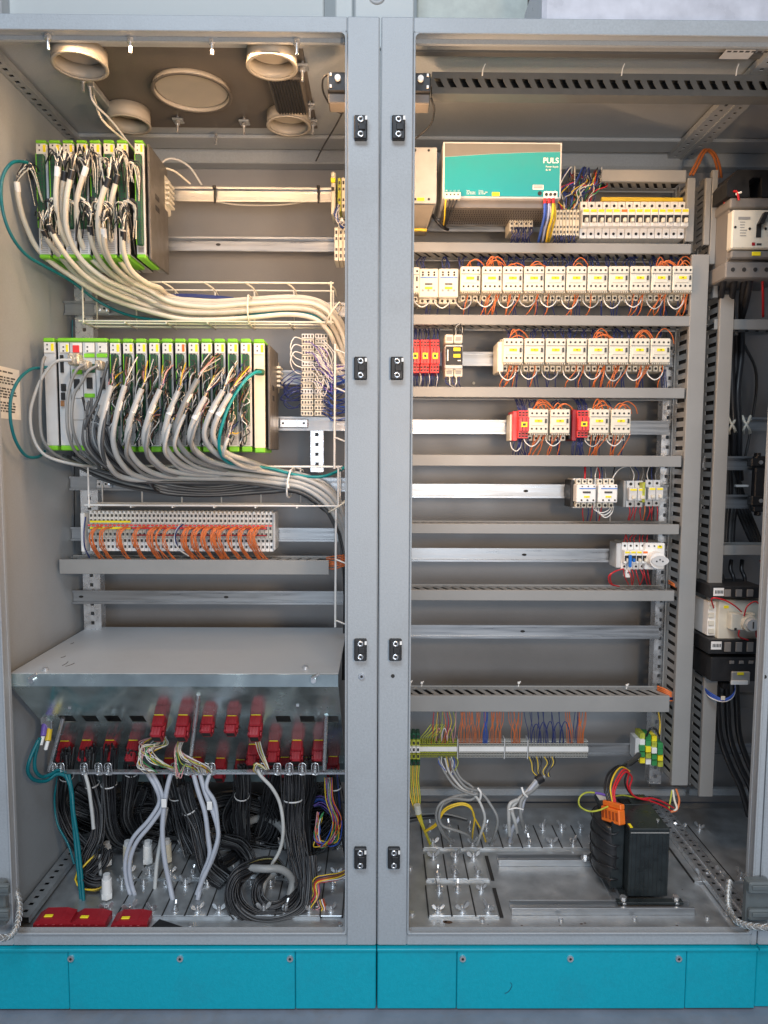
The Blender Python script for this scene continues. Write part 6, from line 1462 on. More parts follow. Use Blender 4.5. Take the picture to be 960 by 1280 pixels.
# ---- wiring of the contactor rows
def arcs(x0, x1, ytop, ybase, m, label, group, Y=0.335, r=0.0013, cat='wire'):
    xm = (x0+x1)/2
    wire('orange_wire' if m is ORW else 'white_wire' if m is WHW else 'blue_wire', [pt(x0, ybase, Y+0.01), pt(x0+(x1-x0)*.12, ybase+(ytop-ybase)*.6, Y), pt(xm, ytop, Y-0.005), pt(x1-(x1-x0)*.12, ybase+(ytop-ybase)*.6, Y), pt(x1, ybase, Y+0.01)], r, m, label, group, n=5, seg=4)
random.seed(14)
def row_wires(xs, ytop, yduct_a, ybot, yduct_b, rowname, orange_above=(), orange_below=(), white_below=True, nblue=5):
    for i, x in enumerate(xs):
        where = f'{ORD[i]} contactor of the {rowname}'
        for k in range(nblue + random.randint(-1, 3)):
            xx = x-9+rj(10); wire('blue_wire', [pt(xx+rj(6), yduct_a, 0.36), pt(xx+rj(4), (yduct_a+ytop)/2-2, 0.345), pt(xx+rj(2), ytop-2, 0.345), pt(xx, ytop+2, 0.35)], 0.0013, BLUEW, f'dark blue wire entering the top of the {where}', f'blue wires above the {where}', n=4, seg=4)
        if i in orange_above:
            for k in range(orange_above[i] if isinstance(orange_above, dict) else 3):
                arcs(x-6+rj(3), x+16+rj(5)-(10 if k % 2 else 0), ytop-13+rj(5), ytop+2, ORW, f'orange wire arching over the {where}', f'orange arcs above the {where}')
        for k in range(orange_below.get(i, 0)):
            xx = x-4+rj(8); s = 8 if k % 2 else 3
            wire('orange_wire', [pt(xx+s, ybot-9, 0.335), pt(xx+s*.6+rj(2), ybot-2, 0.33), pt(xx-s*.4+rj(2), (ybot+yduct_b)/2+2, 0.335), pt(xx-s+rj(2), yduct_b+2, 0.35)], 0.0013, ORW, f'orange wire leaving the foot of the {where}', f'orange wires below the {where}', n=5, seg=4)
        for k in range(random.randint(2, 4)):
            xx = x-4+rj(10); wire('blue_wire', [pt(xx, ybot-4, 0.345), pt(xx+rj(2), ybot+4, 0.34), pt(xx+rj(3), yduct_b+2, 0.355)], 0.0013, BLUEW, f'dark blue wire below the {where}', f'blue wires below the {where}', n=4, seg=3)
        if white_below:
            arcs(x-19, x+2, ybot+9+rj(1.5), ybot-4, WHW if i % 3 != 2 else CABG, f'pale loop wire hanging below the {where}', f'pale loops below the {rowname}', r=0.0015, Y=0.325)
row_wires([536, 561]+tops, 338, 321, 376, 394, 'long top row', orange_above={2: 2, 3: 5, 4: 2, 5: 3, 7: 2, 11: 7, 12: 4}, orange_below={2: 1, 3: 5, 4: 3, 5: 2, 6: 1, 7: 2, 8: 1, 10: 3, 11: 4, 12: 5})
row_wires(sec, 428, 411, 466, 484, 'second row', orange_above={0: 3, 4: 5, 6: 5, 7: 1}, orange_below={0: 4, 1: 1, 3: 2, 4: 5, 5: 4, 6: 4, 7: 1})
row_wires([673, 700, 749, 776], 515, 500, 548, 568, 'third row', orange_above={0: 6, 1: 3, 2: 6, 3: 3}, orange_below={0: 4, 1: 3, 2: 5, 3: 4}, nblue=2)
for k in range(18):
    x = 515+k*2; wire('blue_wire', [pt(x+rj(3), 411, 0.36), pt(x+rj(3), 418, 0.345), pt(x+rj(1), 427, 0.345)], 0.0014, BLUEW if k % 4 else BLACKR, f'dark blue wire above the slim red relays, {ORD[k]} from the left', 'blue wires above the slim red relays', n=4)
    wire('blue_wire', [pt(x+rj(1), 464, 0.34), pt(x+rj(3), 474, 0.33), pt(x+rj(4), 486, 0.355)], 0.0014, BLUEW if k % 5 else WHW, f'dark blue wire below the slim red relays, {ORD[k]} from the left', 'blue wires below the slim red relays', n=4)
for gx, nm in ((650, 'left'), (724, 'right')):
    for k in range(9):
        wire('blue_wire', [pt(gx-6+k*1.7+rj(3), 499, 0.36), pt(gx-2+k*1.5+rj(3), 506, 0.345), pt(gx-1+k*1.5, 515, 0.345)], 0.0014, BLUEW, f'dark blue wire entering the {nm} red relay', f'blue wires above the {nm} red relay', n=4)
        wire('blue_wire', [pt(gx-3+k*1.3, 547, 0.345), pt(gx-6+k*1.2+rj(3), 556, 0.335), pt(gx-8+k*2+rj(3), 570, 0.355)], 0.0014, BLUEW, f'dark blue wire below the {nm} red relay', f'blue wires below the {nm} red relay', n=4)
arcs(638, 652, 564, 553, WHW, 'white wire looping below the left red relay', None)
for (x, m_, l) in ((731, REDW, 'thick red wire'), (739, BLUEW, 'dark blue wire'), (744, WHW, 'white wire'), (749, REDW, 'red wire'), (752, BLUEW, 'second dark blue wire'), (757, CABM, 'grey wire'), (766, BLACKR, 'black wire')):
    wire('feed_wire', [pt(x+rj(3), 583, 0.355), pt(x+rj(1), 592, 0.34), pt(x, 602, 0.342)], 0.0026 if x == 731 else 0.0014, m_, l+' entering the white contactor pair from above', None, 'wire', n=5)
wire('feed_wire', [pt(764, 604, 0.34), pt(768, 594, 0.335), pt(775, 586, 0.34), pt(784, 583, 0.36)], 0.0014, WHW, 'white wire arching right above the white contactors', None)
for k in range(8):
    x = 786+k*5; wire('feed_wire', [pt(x+rj(4), 583, 0.355), pt(x+rj(3), 593, 0.345), pt(x, 603, 0.35)], 0.0013, (CABD, WHW, BLUEW, CABM)[k % 4], f'thin wire entering the grey breakers from above, {ORD[k]} from the left', 'wires above the grey breakers', n=4)
    wire('feed_wire', [pt(x, 632, 0.345), pt(x+rj(2), 640, 0.34), pt(x-2+rj(3), 650, 0.36)], 0.0014, REDW if k != 4 else ORW, f'red wire leaving the grey breakers below, {ORD[k]} from the left', 'red wires below the grey breakers', n=4)
for k, (x, m_) in enumerate(((729, REDW), (735, BLUEW), (740, REDW), (748, BLUEW), (752, REDW), (765, WHW))):
    wire('feed_wire', [pt(x, 632, 0.345), pt(x-1+rj(2), 641, 0.34), pt(x-2+rj(3), 651, 0.36)], 0.0014, m_, ('first red', 'first dark blue', 'second red', 'second dark blue', 'third red', 'white')[k]+' wire leaving the white contactor pair below', None, n=4)
for k in range(3): arcs(741+k*3, 763+k*2, 641+k*3, 633, WHW, ('upper', 'middle', 'lower')[k]+' white loop under the white contactor pair', None, r=0.0015)
for k in range(7):
    x = 779+k*5; wire('feed_wire', [pt(x+rj(3), 668, 0.355), pt(x+rj(2), 673, 0.345), pt(x, 680, 0.352)], 0.0014, REDW, f'red wire entering the breakers beside the socket, {ORD[k]} from the left', 'red wires above the breakers with socket', n=4)
    wire('feed_wire', [pt(x, 710, 0.345), pt(x+3+rj(2), 720, 0.335), pt(x+4+rj(4), 731, 0.36)], 0.0014, REDW, f'red wire leaving the breakers beside the socket, {ORD[k]} from the left', 'red wires below the breakers with socket', n=4)
for k in range(2): wire('feed_wire', [pt(780, 711, 0.34), pt(770-k, 714, 0.325), pt(761+k*2, 720, 0.325), pt(763+k*2, 730, 0.34), pt(774, 733, 0.355)], 0.0016, REDW, ('outer', 'inner')[k]+' red wire looping left under the breakers with socket', None)
# wires seen through the lowest duct comb
random.seed(2)
for k in range(60):
    x = 560+k*4.6; m_ = REDW if k % 3 == 0 else ORW
    if k > 28: m_ = BLUEW if k % 2 else ORW
    wire('duct_wire', [pt(x, 872, 0.36), pt(x+10, 874+rj(2), 0.345+rj(0.012)), pt(x+26, 875, 0.36)], 0.0016, m_, f'{cname(m_)} wire lying inside the lowest duct, seen through its slots', 'wires inside the lowest duct', n=4, seg=3)
# right ends: orange wires peeking out
for k in range(4): wire('orange_wire', [pt(822, 858+k*2, 0.375), pt(832, 862+k*2, 0.35), pt(843, 868+k*1.6, 0.345)], 0.0026, ORW, 'orange wire squeezed at the right end of the lowest duct', 'orange wires at the lowest duct end', n=5)
for k in range(2): wire('orange_wire', [pt(836, 726+k*3, 0.375), pt(842, 730+k*2, 0.355), pt(848, 734+k*2, 0.35)], 0.0026, ORW, 'orange wire at the right end of the duct under the socket', 'orange wires at the socket duct end', n=5)
# orange hoses at the top right
for k, (dx, l) in enumerate(((0, 'orange cable arching up from the short duct, left strand'), (4, 'orange cable arching up from the short duct, right strand'))):
    wire('orange_cable', [pt(862+dx, 219, 0.36), pt(869+dx, 206, 0.36), pt(876+dx, 192, 0.37), pt(882+dx, 187, 0.38), pt(890+dx, 193, 0.39), pt(895+dx, 205, 0.40), pt(898+dx, 222, 0.42)], 0.003, mat('orange_cable_sheath', (0.45, 0.13, 0.03), 0.42), l, None, 'cable', n=7)
# cable tie ends standing on the ducts
for x, y in ((527, 852), (648, 852), (783, 855), (513, 851)):
    p = pt(x, y+6, 0.36); b = MB(); b.tube([p, p+Vector((0.001, 0, 0.008)), p+Vector((0.004, -0.004, 0.014))], 0.0018, WHITE, n=5, seg=2); b.box(p.x-0.003, p.x+0.003, p.y-0.006, p.y, p.z+0.008, p.z+0.013, WHITE, c=0.001)
    b.build('cable_tie', label={527: 'white tie end standing on the lowest duct, second from the left', 648: 'white tie end at the middle of the lowest duct', 783: 'white tie end near the right of the lowest duct', 513: 'white tie end on the lowest duct at the frame'}[x], cat='cable tie')

# ---- terminal strip above the floor
YT = 0.375
rrail(806, 937, 0.395, 'steel rail carrying the long low terminal strip')
ls = thing('terminal_strip', 'long low strip of grey terminals with a bright marker rail', 'terminal block', pt(640, 950, YT))
def lowterm(x0, x1, n, m1, marker):
    X0 = pt(x0, 937, YT).x; X1 = pt(x1, 937, YT).x; zt_ = pt(640, 926.5, YT).z; zb_ = pt(640, 947, YT).z; H = zt_-zb_; pw = (X1-X0)/n; base = None
    for k in range(n):
        if base is None:
            b = MB(); g = 0.0003; x = X0
            b.box(x+g, x+pw-g, YT, 0.394, zb_, zt_, m1, c=0.0006)
            for f in (0.10, 0.24, 0.78, 0.92): b.box(x+pw*0.2, x+pw*0.8, YT-0.0005, YT-0.0001, zb_+H*(f-0.04), zb_+H*(f+0.04), INK)
            base = b.build('terminal', ls)
        else:
            o = base.copy(); COL.objects.link(o); o.location = (k*pw, 0, 0)
    b = MB(); b.box(X0, X1, YT-0.004, YT-0.0008, zb_+H*0.40, zb_+H*0.68, marker, c=0.0006); b.build('marker_rail', ls)
lowterm(524.5, 571, 22, YGREEN, WHITE); lowterm(573.5, 630, 30, TERMG, WHITE); lowterm(631.5, 659, 14, TERMG, WHITE); lowterm(660.5, 735, 38, TERMG, WHITE)
for x in (572.2, 630.7, 659.7): b = MB(); pbox(b, x-0.6, 924, x+0.6, 949, YT-0.006, 0.394, LGREY, c=0.0004); b.build('partition', ls)
gt = thing('earth_terminals', 'green and white earth terminals at the centre frame with yellow cores', 'terminal block', pt(518, 960, 0.35))
for k in range(3):
    for r_, m_ in enumerate((DGREEN, YGREEN, WHITE, YGREEN, DGREEN)):
        b = MB(); pbox(b, 510+k*5.2, 917+r_*8.3, 514.6+k*5.2, 924.6+r_*8.3, 0.345+0.008*abs(r_-2), 0.394, m_, c=0.001); pbox(b, 511+k*5.2, 919+r_*8.3, 513.4+k*5.2, 922.5+r_*8.3, 0.3440+0.008*abs(r_-2), 0.3449+0.008*abs(r_-2), DARK, c=0); b.build('terminal', gt)
et = thing('earth_terminals', 'striped green and yellow terminals at the right end of the low rail', 'terminal block', pt(816, 955, 0.35))
for k in range(4):
    for r_ in range(5):
        if k == 3 and r_ == 0: continue
        m_ = (YGREEN, WHITE, GRNW, GRNW, YELLOW)[(k*2+r_) % 5]
        b = MB(); pbox(b, 800+k*7.5, 917+r_*7.6+k*1.5, 806.5+k*7.5, 924+r_*7.6+k*1.5, 0.345+0.006*abs(r_-2), 0.394, m_, c=0.001); b.build('terminal', et)
b = MB(); pbox(b, 794, 923, 799.5, 950, 0.355, 0.394, LGREY, c=0.001); b.build('end_stop', label='ribbed grey end stop left of the striped earth terminals', cat='end stop')
random.seed(77)
def drops(x0, x1, n, m_, lab, grp, loop=False):
    for k in range(n):
        xb = x0+(x1-x0)*k/max(1, n-1); xt = xb + rj(6)
        y0 = 889
        wire('orange_wire' if m_ is ORW else 'blue_wire' if m_ in (BLUEL, BLUEW) else 'core', [pt(xt, y0-2, 0.355), pt(xt+(xb-xt)*.3+rj(1), 902, 0.352), pt(xb+rj(1), 915, 0.358), pt(xb, 929, 0.374)], 0.0010, m_, lab+f', {ORD[k]} from the left', grp, n=4, seg=4)
drops(574, 602, 17, ORW, 'orange wire of the widest bunch above the low strip', 'widest orange bunch above the low strip')
drops(613, 626, 10, ORW, 'orange wire of the second bunch above the low strip', 'second orange bunch above the low strip')
drops(640, 650, 8, ORW, 'orange wire of the third bunch above the low strip', 'third orange bunch above the low strip')
drops(709, 716, 5, ORW, 'orange wire between blue ones above the low strip', 'orange wires among blue ones above the strip')
drops(722, 729, 7, ORW, 'orange wire at the right end of the low strip', 'last orange bunch above the low strip')
drops(604, 609, 6, BLUEL, 'blue wire between the first two orange bunches', 'blue wires between the orange bunches')
drops(660, 683, 7, BLUEW, 'dark blue wire above the low strip', 'dark blue wires above the low strip')
drops(690, 704, 4, BLUEW, 'dark blue wire right of the middle above the strip', 'dark blue wires right of the middle')
drops(716, 721, 3, BLUEW, 'dark blue wire near the end of the low strip', 'dark blue wires near the strip end')
for k, m_ in enumerate((REDW, YWIRE, BRNW, YGREEN, ORW, REDW, YWIRE, YGREEN, PINKW)):
    x = 541+k*3.4; wire('core', [pt(x+1+rj(2), 888, 0.355), pt(x+2+rj(2), 903, 0.35), pt(x+rj(2), 917, 0.355), pt(x-2, 929, 0.374)], 0.0013, m_, ('red', 'yellow', 'brown', 'green and yellow', 'orange', 'second red', 'second yellow', 'second green and yellow', 'pink')[k]+' core above the green part of the low strip', None, n=4)
for k in range(7):
    x = 525+k*3; wire('core', [pt(x+14, 905, 0.36), pt(x+8+rj(2), 915, 0.355), pt(x+1, 922, 0.36), pt(x, 930, 0.374)], 0.0014, YGREEN, f'green and yellow core fanning onto the green terminals, {ORD[k]} from the left', 'green yellow cores above the low strip', n=4)
for k in range(5): arcs(664+k*9, 676+k*9+rj(2), 903+rj(3), 928, BLUEW, f'{ORD[k]} dark blue bridge wire over the low strip from the left', None, Y=0.355)
for k in range(3): arcs(545+k*7, 552+k*7, 910, 926, PINKW if k != 1 else WHW, f'{ORD[k]} small pale bridge wire over the green terminals', None, Y=0.355)
# below the strip
for k in range(6):
    xo = k*1.8
    wire('earth_core', [pt(511+k*2.6, 957, 0.345), pt(511.5+k*2.3, 975, 0.34), pt(513+k*2.4, 995, 0.33), pt(518+k*1.4, 1012, 0.32), pt(526+k*.6, 1030, 0.32), pt(533+k*.4, 1046, 0.34), pt(538+k*.3, 1058, 0.36)], 0.0019, YGREEN if k % 2 else YWIRE, f'green and yellow core hanging from the frame side terminals, {ORD[k]} from the left', None, 'wire')
for k in range(2):
    wire('earth_core', [pt(531, 1040-k, 0.32), pt(545, 1032-k*3, 0.30), pt(556, 1014-k*3, 0.29), pt(575, 1006-k*2, 0.29), pt(588, 1010-k*2, 0.29), pt(593, 1022, 0.30), pt(591 + 12*k, 1040, 0.32), pt(590+17*k, 1050+k*2, 0.35)], 0.0023, YWIRE, ('lower', 'upper')[k]+' yellow cable arching over the rear floor plates', None, 'cable')
gw = [(CABM, [(548, 948, .37), (556, 966, .35), (570, 984, .33), (590, 993, .31), (597, 992, .31), (588, 1000, .31), (565, 998, .30), (550, 1005, .29), (545, 1020, .29), (552, 1040, .31), (564, 1054, .35)], 'grey cable coiling left before the floor'),
      (CABG, [(556, 948, .37), (562, 966, .35), (578, 986, .33), (594, 995, .31), (603, 1010, .29), (606, 1025, .29), (601, 1042, .30), (596, 1056, .34)], 'pale grey cable curving right to the floor'),
      (CABM, [(562, 948, .37), (568, 966, .35), (582, 984, .33), (600, 990, .31), (612, 1004, .30), (622, 1024, .29), (618, 1044, .31), (613, 1056, .35)], 'grey cable with the widest right hand curve'),
      (CABM, [(596, 994, .32), (575, 994, .31), (556, 1002, .30), (549, 1018, .29), (553, 1032, .29), (570, 1038, .29), (585, 1044, .31), (590, 1052, .34)], 'grey cable coiling twice before the floor'),
      (CABM, [(566, 950, .37), (575, 972, .35), (592, 988, .32), (560, 1002, .31), (548, 1014, .3), (550, 1032, .3), (560, 1050, .33)], 'grey cable crossing in front of its coil')]
for m_, p, l in gw: wire('floor_cable', [pt(*q) for q in p], 0.0036, m_, l, None, 'cable', n=7)
for k in range(8):
    x = 545+k*3; wire('core', [pt(x+4, 946, 0.374), pt(x+5+rj(2), 954, 0.36), pt(557+k*1.5, 966+rj(3), 0.352)], 0.0013, (BLUEL, WHW, BLACKR, YWIRE, BRNW, WHW, BLUEL, YGREEN)[k], f'thin core under the green terminals, {ORD[k]} from the left', None, n=4)
wire('cable_tie', [pt(597, 985, 0.30), pt(601, 991, 0.295), pt(600, 999, 0.30), pt(597, 1000, 0.31)], 0.003, WHITE, 'white tie round the grey cable coil', None, 'cable tie')
b = MB(); q = pt(521, 1006, 0.31); b.cyl(q, q+Vector((0.004, 0, -0.022)), 0.009, mat('clear_tape', (0.55, 0.57, 0.5), 0.25), n=10); b.build('tape_wrap', label='clear tape wrapped round the green and yellow cores', cat='tape')
for k in range(11):
    x = 661+k*3.2; wire('core', [pt(x, 946, 0.374), pt(x+2+rj(2), 954, 0.36), pt(x-1+(678-x)*.35+rj(1), 964+(3 if k % 2 else 0), 0.35), pt(672+k*1.6, 971, 0.345)], 0.0014, BLACKR if k % 3 else YWIRE, f'dark core under the right part of the strip, {ORD[k]} from the left', None, n=4)
for k, (m_, p) in enumerate(((CABB, [(677, 970, .345), (664, 985, .33), (655, 1000, .32), (650, 1020, .31), (641, 1035, .32), (637, 1052, .35)]), (CABG, [(673, 972, .345), (660, 988, .33), (646, 1002, .32), (640, 1012, .31), (644, 1028, .31), (646, 1040, .33)]), (CABM, [(681, 970, .345), (668, 986, .33), (652, 1000, .31), (651, 1020, .30), (655, 1036, .33)]), (CABG, [(646, 1000, .32), (637, 1006, .31), (636, 1024, .31), (637, 1044, .33)]))):
    wire('floor_cable', [pt(*q) for q in p], 0.0048, m_, ('blue grey cable tied low on the left', 'pale grey cable', 'mid grey cable', 'short pale grey cable')[k]+' of the group under the black sleeve', None, 'cable', n=8)
b = MB(); b.cyl(pt(678, 972, 0.34), pt(671, 976, 0.335), 0.011, BLACKR, n=10); b.build('shrink_sleeve', label='black sleeve where the dark cores join the grey cables', cat='sleeve')
wire('cable_tie', [pt(652, 984, 0.315), pt(655, 992, 0.31), pt(659, 996, 0.315)], 0.0032, WHITE, 'white tie on the blue grey cables at the cross bar', None, 'cable tie')
wire('cable_tie', [pt(636, 1012, 0.30), pt(645, 1010, 0.295), pt(654, 1012, 0.30)], 0.002, WHITE, 'white tie holding the four grey cables lower down', None, 'cable tie')
# ------------------------------------------------------------------ floor of the middle bay
b = MB(); b.box(0.07, 0.765, 0.045, 0.555, 0.0082, 0.0096, ZINC); b.build('base_tray', cabR)
b = MB(); b.box(0.83, 1.5, 0.045, 0.555, 0.0082, 0.0096, ZINC); b.build('base_tray', cabX)
random.seed(9)
def platerow(bay, xs, yf, yb, nuts2=True, gaps=True):
    y0 = xz(600, yf).y; y1 = xz(600, yb).y
    for i in range(len(xs)-1):
        X0 = xz(xs[i], yf).x; X1 = xz(xs[i+1], yf).x; xm = (X0+X1)/2
        gland(bay, X0+0.0012, X1-0.0012, y0, y1, [(xm+rj(.006), y0+0.016), (xm+rj(.006), y1-0.020)])
        b = MB(); b.box(X0-0.0010, X0+0.0010, y0, y1, 0.0098, 0.0152, DARK); b.build('gasket', bay)
    X0 = xz(xs[0], yf).x; X1 = xz(xs[-1], yf).x
    b = MB(); b.box(X0, X1, y0-0.0022, y0-0.0004, 0.0098, 0.0140, ZINC); b.build('plate_strip', bay)
platerow(cabR, [529, 554, 578.5, 603.5, 629, 653.5, 678, 703, 728, 753], 1058, 1030)
platerow(cabR, [533, 559, 585.5, 612], 1097, 1066)
platerow(cabR, [536, 565, 595, 624], 1143, 1105)
platerow(cabX, [868, 893, 918, 943], 1100, 1030)
for x0, y0, x1, y1 in ((614, 1067, 621, 1097), (625, 1107, 634, 1143)):
    a = xz(x0, y1); c = xz(x0+5, y0); b = MB(); b.box(a.x, a.x+0.008, a.y, c.y, 0.0098, 0.0125, DARK); b.build('rubber_seal', cabR)
for px, py in ((515, 1142), (513, 1085), (603, 1150), (701, 1150), (793, 1148), (884, 1147), (908, 1143)):
    p = ptz(px, py, 0.011); b = MB(); b.cyl((p.x, p.y, 0.0098), (p.x, p.y, 0.0145), 0.0055, ZBRITE, n=8); b.build('tray_screw', cabR)
# rust and grime on the front lip: own-shaped marks
b = MB()
for px, py, r in ((560, 1153, .010), (556, 1152, .006), (727, 1155, .004), (731, 1154, .003), (846, 1157, .003), (700, 1157, .002), (853, 1112, .002), (652, 1157, .003), (610, 1156, .002)):
    p = ptz(px, py, 0.0096); n = 9
    V = [(p.x+r*(0.7+0.5*random.random())*math.cos(2*math.pi*i/n), p.y+r*0.5*(0.7+0.5*random.random())*math.sin(2*math.pi*i/n), 0.0101) for i in range(n)]
    b.add(V, [tuple(range(n))], mat('rust_grime', (0.09, 0.05, 0.03), 0.8))
b.build('grime_spots', cabR)
# small cable tie curls on the roof ledge are left to the reader's eye: transformer next
ZF = 0.0098
def c_rail(px0, px1, py0, py1, label, w=0.030):
    """U-shaped mounting rail lying on the floor, from left to right"""
    a = ptz(px0, (py0+py1)/2, 0.024); c = ptz(px1, (py0+py1)/2, 0.024); y = (a.y+c.y)/2
    t = thing('mounting_rail', label, 'rail', ((a.x+c.x)/2, y, ZF))
    b = MB(); b.box(a.x, c.x, y-w/2, y-w/2+0.002, ZF, 0.026, RAIL, c=0.0006); b.box(a.x, c.x, y+w/2-0.002, y+w/2, ZF, 0.026, RAIL, c=0.0006); b.box(a.x, c.x, y-w/2+0.0021, y+w/2-0.0021, ZF+0.0005, ZF+0.0025, RAIL)
    b.box(a.x, c.x, y-w/2+0.0021, y-w/2+0.006, 0.024, 0.0258, RAIL); b.box(a.x, c.x, y+w/2-0.006, y+w/2-0.0021, 0.024, 0.0258, RAIL); b.build('rail_profile', t); return t, y
t1, yr1 = c_rail(622, 745, 1066, 1078, 'bright C rail lying behind on the cabinet floor'); t2, yr2 = c_rail(638, 865, 1123, 1139, 'bright C rail lying in front on the cabinet floor')
# transformer
YTF = 0.115; 
A = pt(786, 1080, YTF).x; B_ = pt(836, 1080, YTF).x; zT = pt(810, 1036, YTF).z; zBm = 0.032
xcoil = pt(750, 1040, 0.19).x
YTB = 0.255
tr = thing('transformer', 'heavy black transformer with orange terminal on the front rails', 'transformer', ((A+B_)/2, 0.18, 0.026))
b = MB(); b.box(A, B_, YTF, YTB, zBm, zT, IRON, c=0.002); b.build('core', tr)
# the yoke turned back left and the coil between
AL = pt(722, 1010, 0.235).x
cx0 = xcoil; 
b = MB(); b.box(A-0.030, A-0.0005, YTF+0.03, YTB, zBm, zT-0.0015, IRON, c=0.002); b.build('core_leg', tr)
b = MB(); n = 18; yc_, ry = (YTF+YTB)/2+0.018, 0.056; V = []
for j, (f, s) in enumerate(((0.0, .92), (.06, 1.0), (.3, 1.06), (.5, 1.08), (.7, 1.06), (.94, 1.0), (1.0, .92))):
    z = zBm+0.012+(zT-zBm-0.030)*f
    for i in range(n):
        th = 2*math.pi*i/n; V.append((A-0.024+0.028*s*math.cos(th), yc_+ry*s*math.sin(th), z))
b.add(V, [(j*n+i, j*n+(i+1) % n, (j+1)*n+(i+1) % n, (j+1)*n+i) for j in range(6) for i in range(n)] + [tuple(range(n))[::-1], tuple(range(6*n, 7*n))], mat('coil_tape', (0.022, 0.023, 0.025), 0.35, var=0.5, scale=12, aniso=(1, 1, 14)), True); b.build('coil', tr)
for k in range(5):
    z = zBm+0.02+k*(zT-zBm-0.045)/4; b = MB()
    b.tube([(A-0.024+0.0312*math.cos(t), yc_+0.0615*math.sin(t), z+0.004*math.sin(3*t+k)) for t in [2*math.pi*i/20 for i in range(21)]], 0.0016, BLACKR, n=5, raw=True); b.build('coil_band', tr)
b = MB(); b.box(A-0.032, B_+0.003, yc_+0.02, YTB+0.02, zT-0.012, zT+0.001, IRON, c=0.002); b.build('top_yoke', tr)
for k in range(9):
    b = MB(); x = A+0.006+k*(B_-A-0.012)/8; b.box(x-0.0004, x+0.0004, YTF-0.0006, YTF-0.0001, zBm+0.004, zT-0.004, BLACK); b.build('lamination', tr)
b = MB(); b.box(A+0.002, B_-0.002, YTF-0.0012, YTF-0.0001, zT-0.010, zT-0.008, MGREY); b.build('edge_strip', tr)
b = MB(); q = pt(790, 1034, YTF+0.012); b.box(A+0.002, A+0.008, YTF+0.004, YTF+0.020, zT+0.0002, zT+0.0014, YELLOW); b.build('yellow_tag', tr)
b = MB(); b.box(A-0.028, A+0.010, YTB-0.012, YTB+0.022, zT+0.0012, zT+0.0018, PAPER); b.build('paper_label', tr)
b = MB(); b.box(A+0.016, A+0.044, YTB-0.028, YTB-0.004, zT+0.0002, zT+0.0010, LGREY); b.build('paper_label', tr)
b = MB()
for k in range(4): b.box(A+0.019, A+0.041, YTB-0.025+k*0.005, YTB-0.0235+k*0.005, zT+0.0011, zT+0.0013, INK)
b.build('label_print', tr)
q = (B_-0.014, YTF+0.035, zT); b = MB(); b.cyl(q, (q[0], q[1], q[2]+0.003), 0.004, ZBRITE, n=8); b.build('core_bolt', tr)
for x, y in ((A-0.014, yr2+0.006), (B_+0.014, yr2+0.006), (A-0.05, yr1-0.01)):
    b = MB(); b.cyl((x, y, 0.026), (x, y, 0.031), 0.011, ZBRITE, n=14); b.cyl((x, y, 0.0312), (x, y, 0.040), 0.0075, ZBRITE, n=6, smooth=False); b.build('fixing_bolt', tr)
b = MB(); b.box(A-0.03, B_+0.028, yr2-0.004, yr2+0.012, 0.0262, 0.0318, IRON, c=0.001); b.build('foot', tr)
b = MB(); b.box(A-0.012, A+0.0, yr2+0.02, 0.30, 0.0262, 0.031, IRON, c=0.001); b.build('foot', tr)
b = MB(); b.cyl((B_+0.012, YTB-0.05, 0.075), (B_+0.012, YTB-0.05, 0.06), 0.020, BLACK, n=14); b.build('side_disc', tr)
b = MB(); b.box(pt(745, 1100, 0.2).x-0.03, A-0.03, 0.12, 0.14, ZF, 0.0118, ZINC); 
# angle between the rails
a = ptz(748, 1078, 0.02); c = ptz(776, 1124, 0.02); b = MB(); b.box(c.x-0.016, c.x+0.004, yr2+0.018, yr1-0.017, ZF, ZF+0.003, RAIL, c=0.0008); b.box(c.x+0.0005, c.x+0.004, yr2+0.018, yr1-0.017, ZF+0.0031, 0.024, RAIL); b.build('floor_angle', label='steel angle joining the two floor rails beside the transformer', cat='angle')
# orange terminal
oc = thing('orange_terminal', 'tilted orange terminal block on the left edge of the transformer', 'terminal', (A-0.05, 0.17, zT))
rot = Matrix.Rotation(R(-14), 4, 'X') @ Matrix.Rotation(R(28), 4, 'Z'); rot.translation = pt(766, 1013, 0.165)
for (x0, x1, y0, y1, z0, z1, nm) in ((-0.010, 0.010, -0.028, 0.028, -0.026, 0.006, 'body'), (-0.004, 0.010, -0.028, 0.028, 0.0062, 0.018, 'cable_entry')):
    b = MB(); b.box(x0, x1, y0, y1, z0, z1, ORANGE, c=0.002, rot=rot); b.build(nm, oc)
for k in range(5):
    b = MB(); b.box(-0.0109, -0.0102, -0.024+k*0.0105, -0.018+k*0.0105, -0.018, 0.0, mat('dark_orange', (0.35, 0.06, 0.01), 0.5), rot=rot); b.build('clamp_opening', oc)
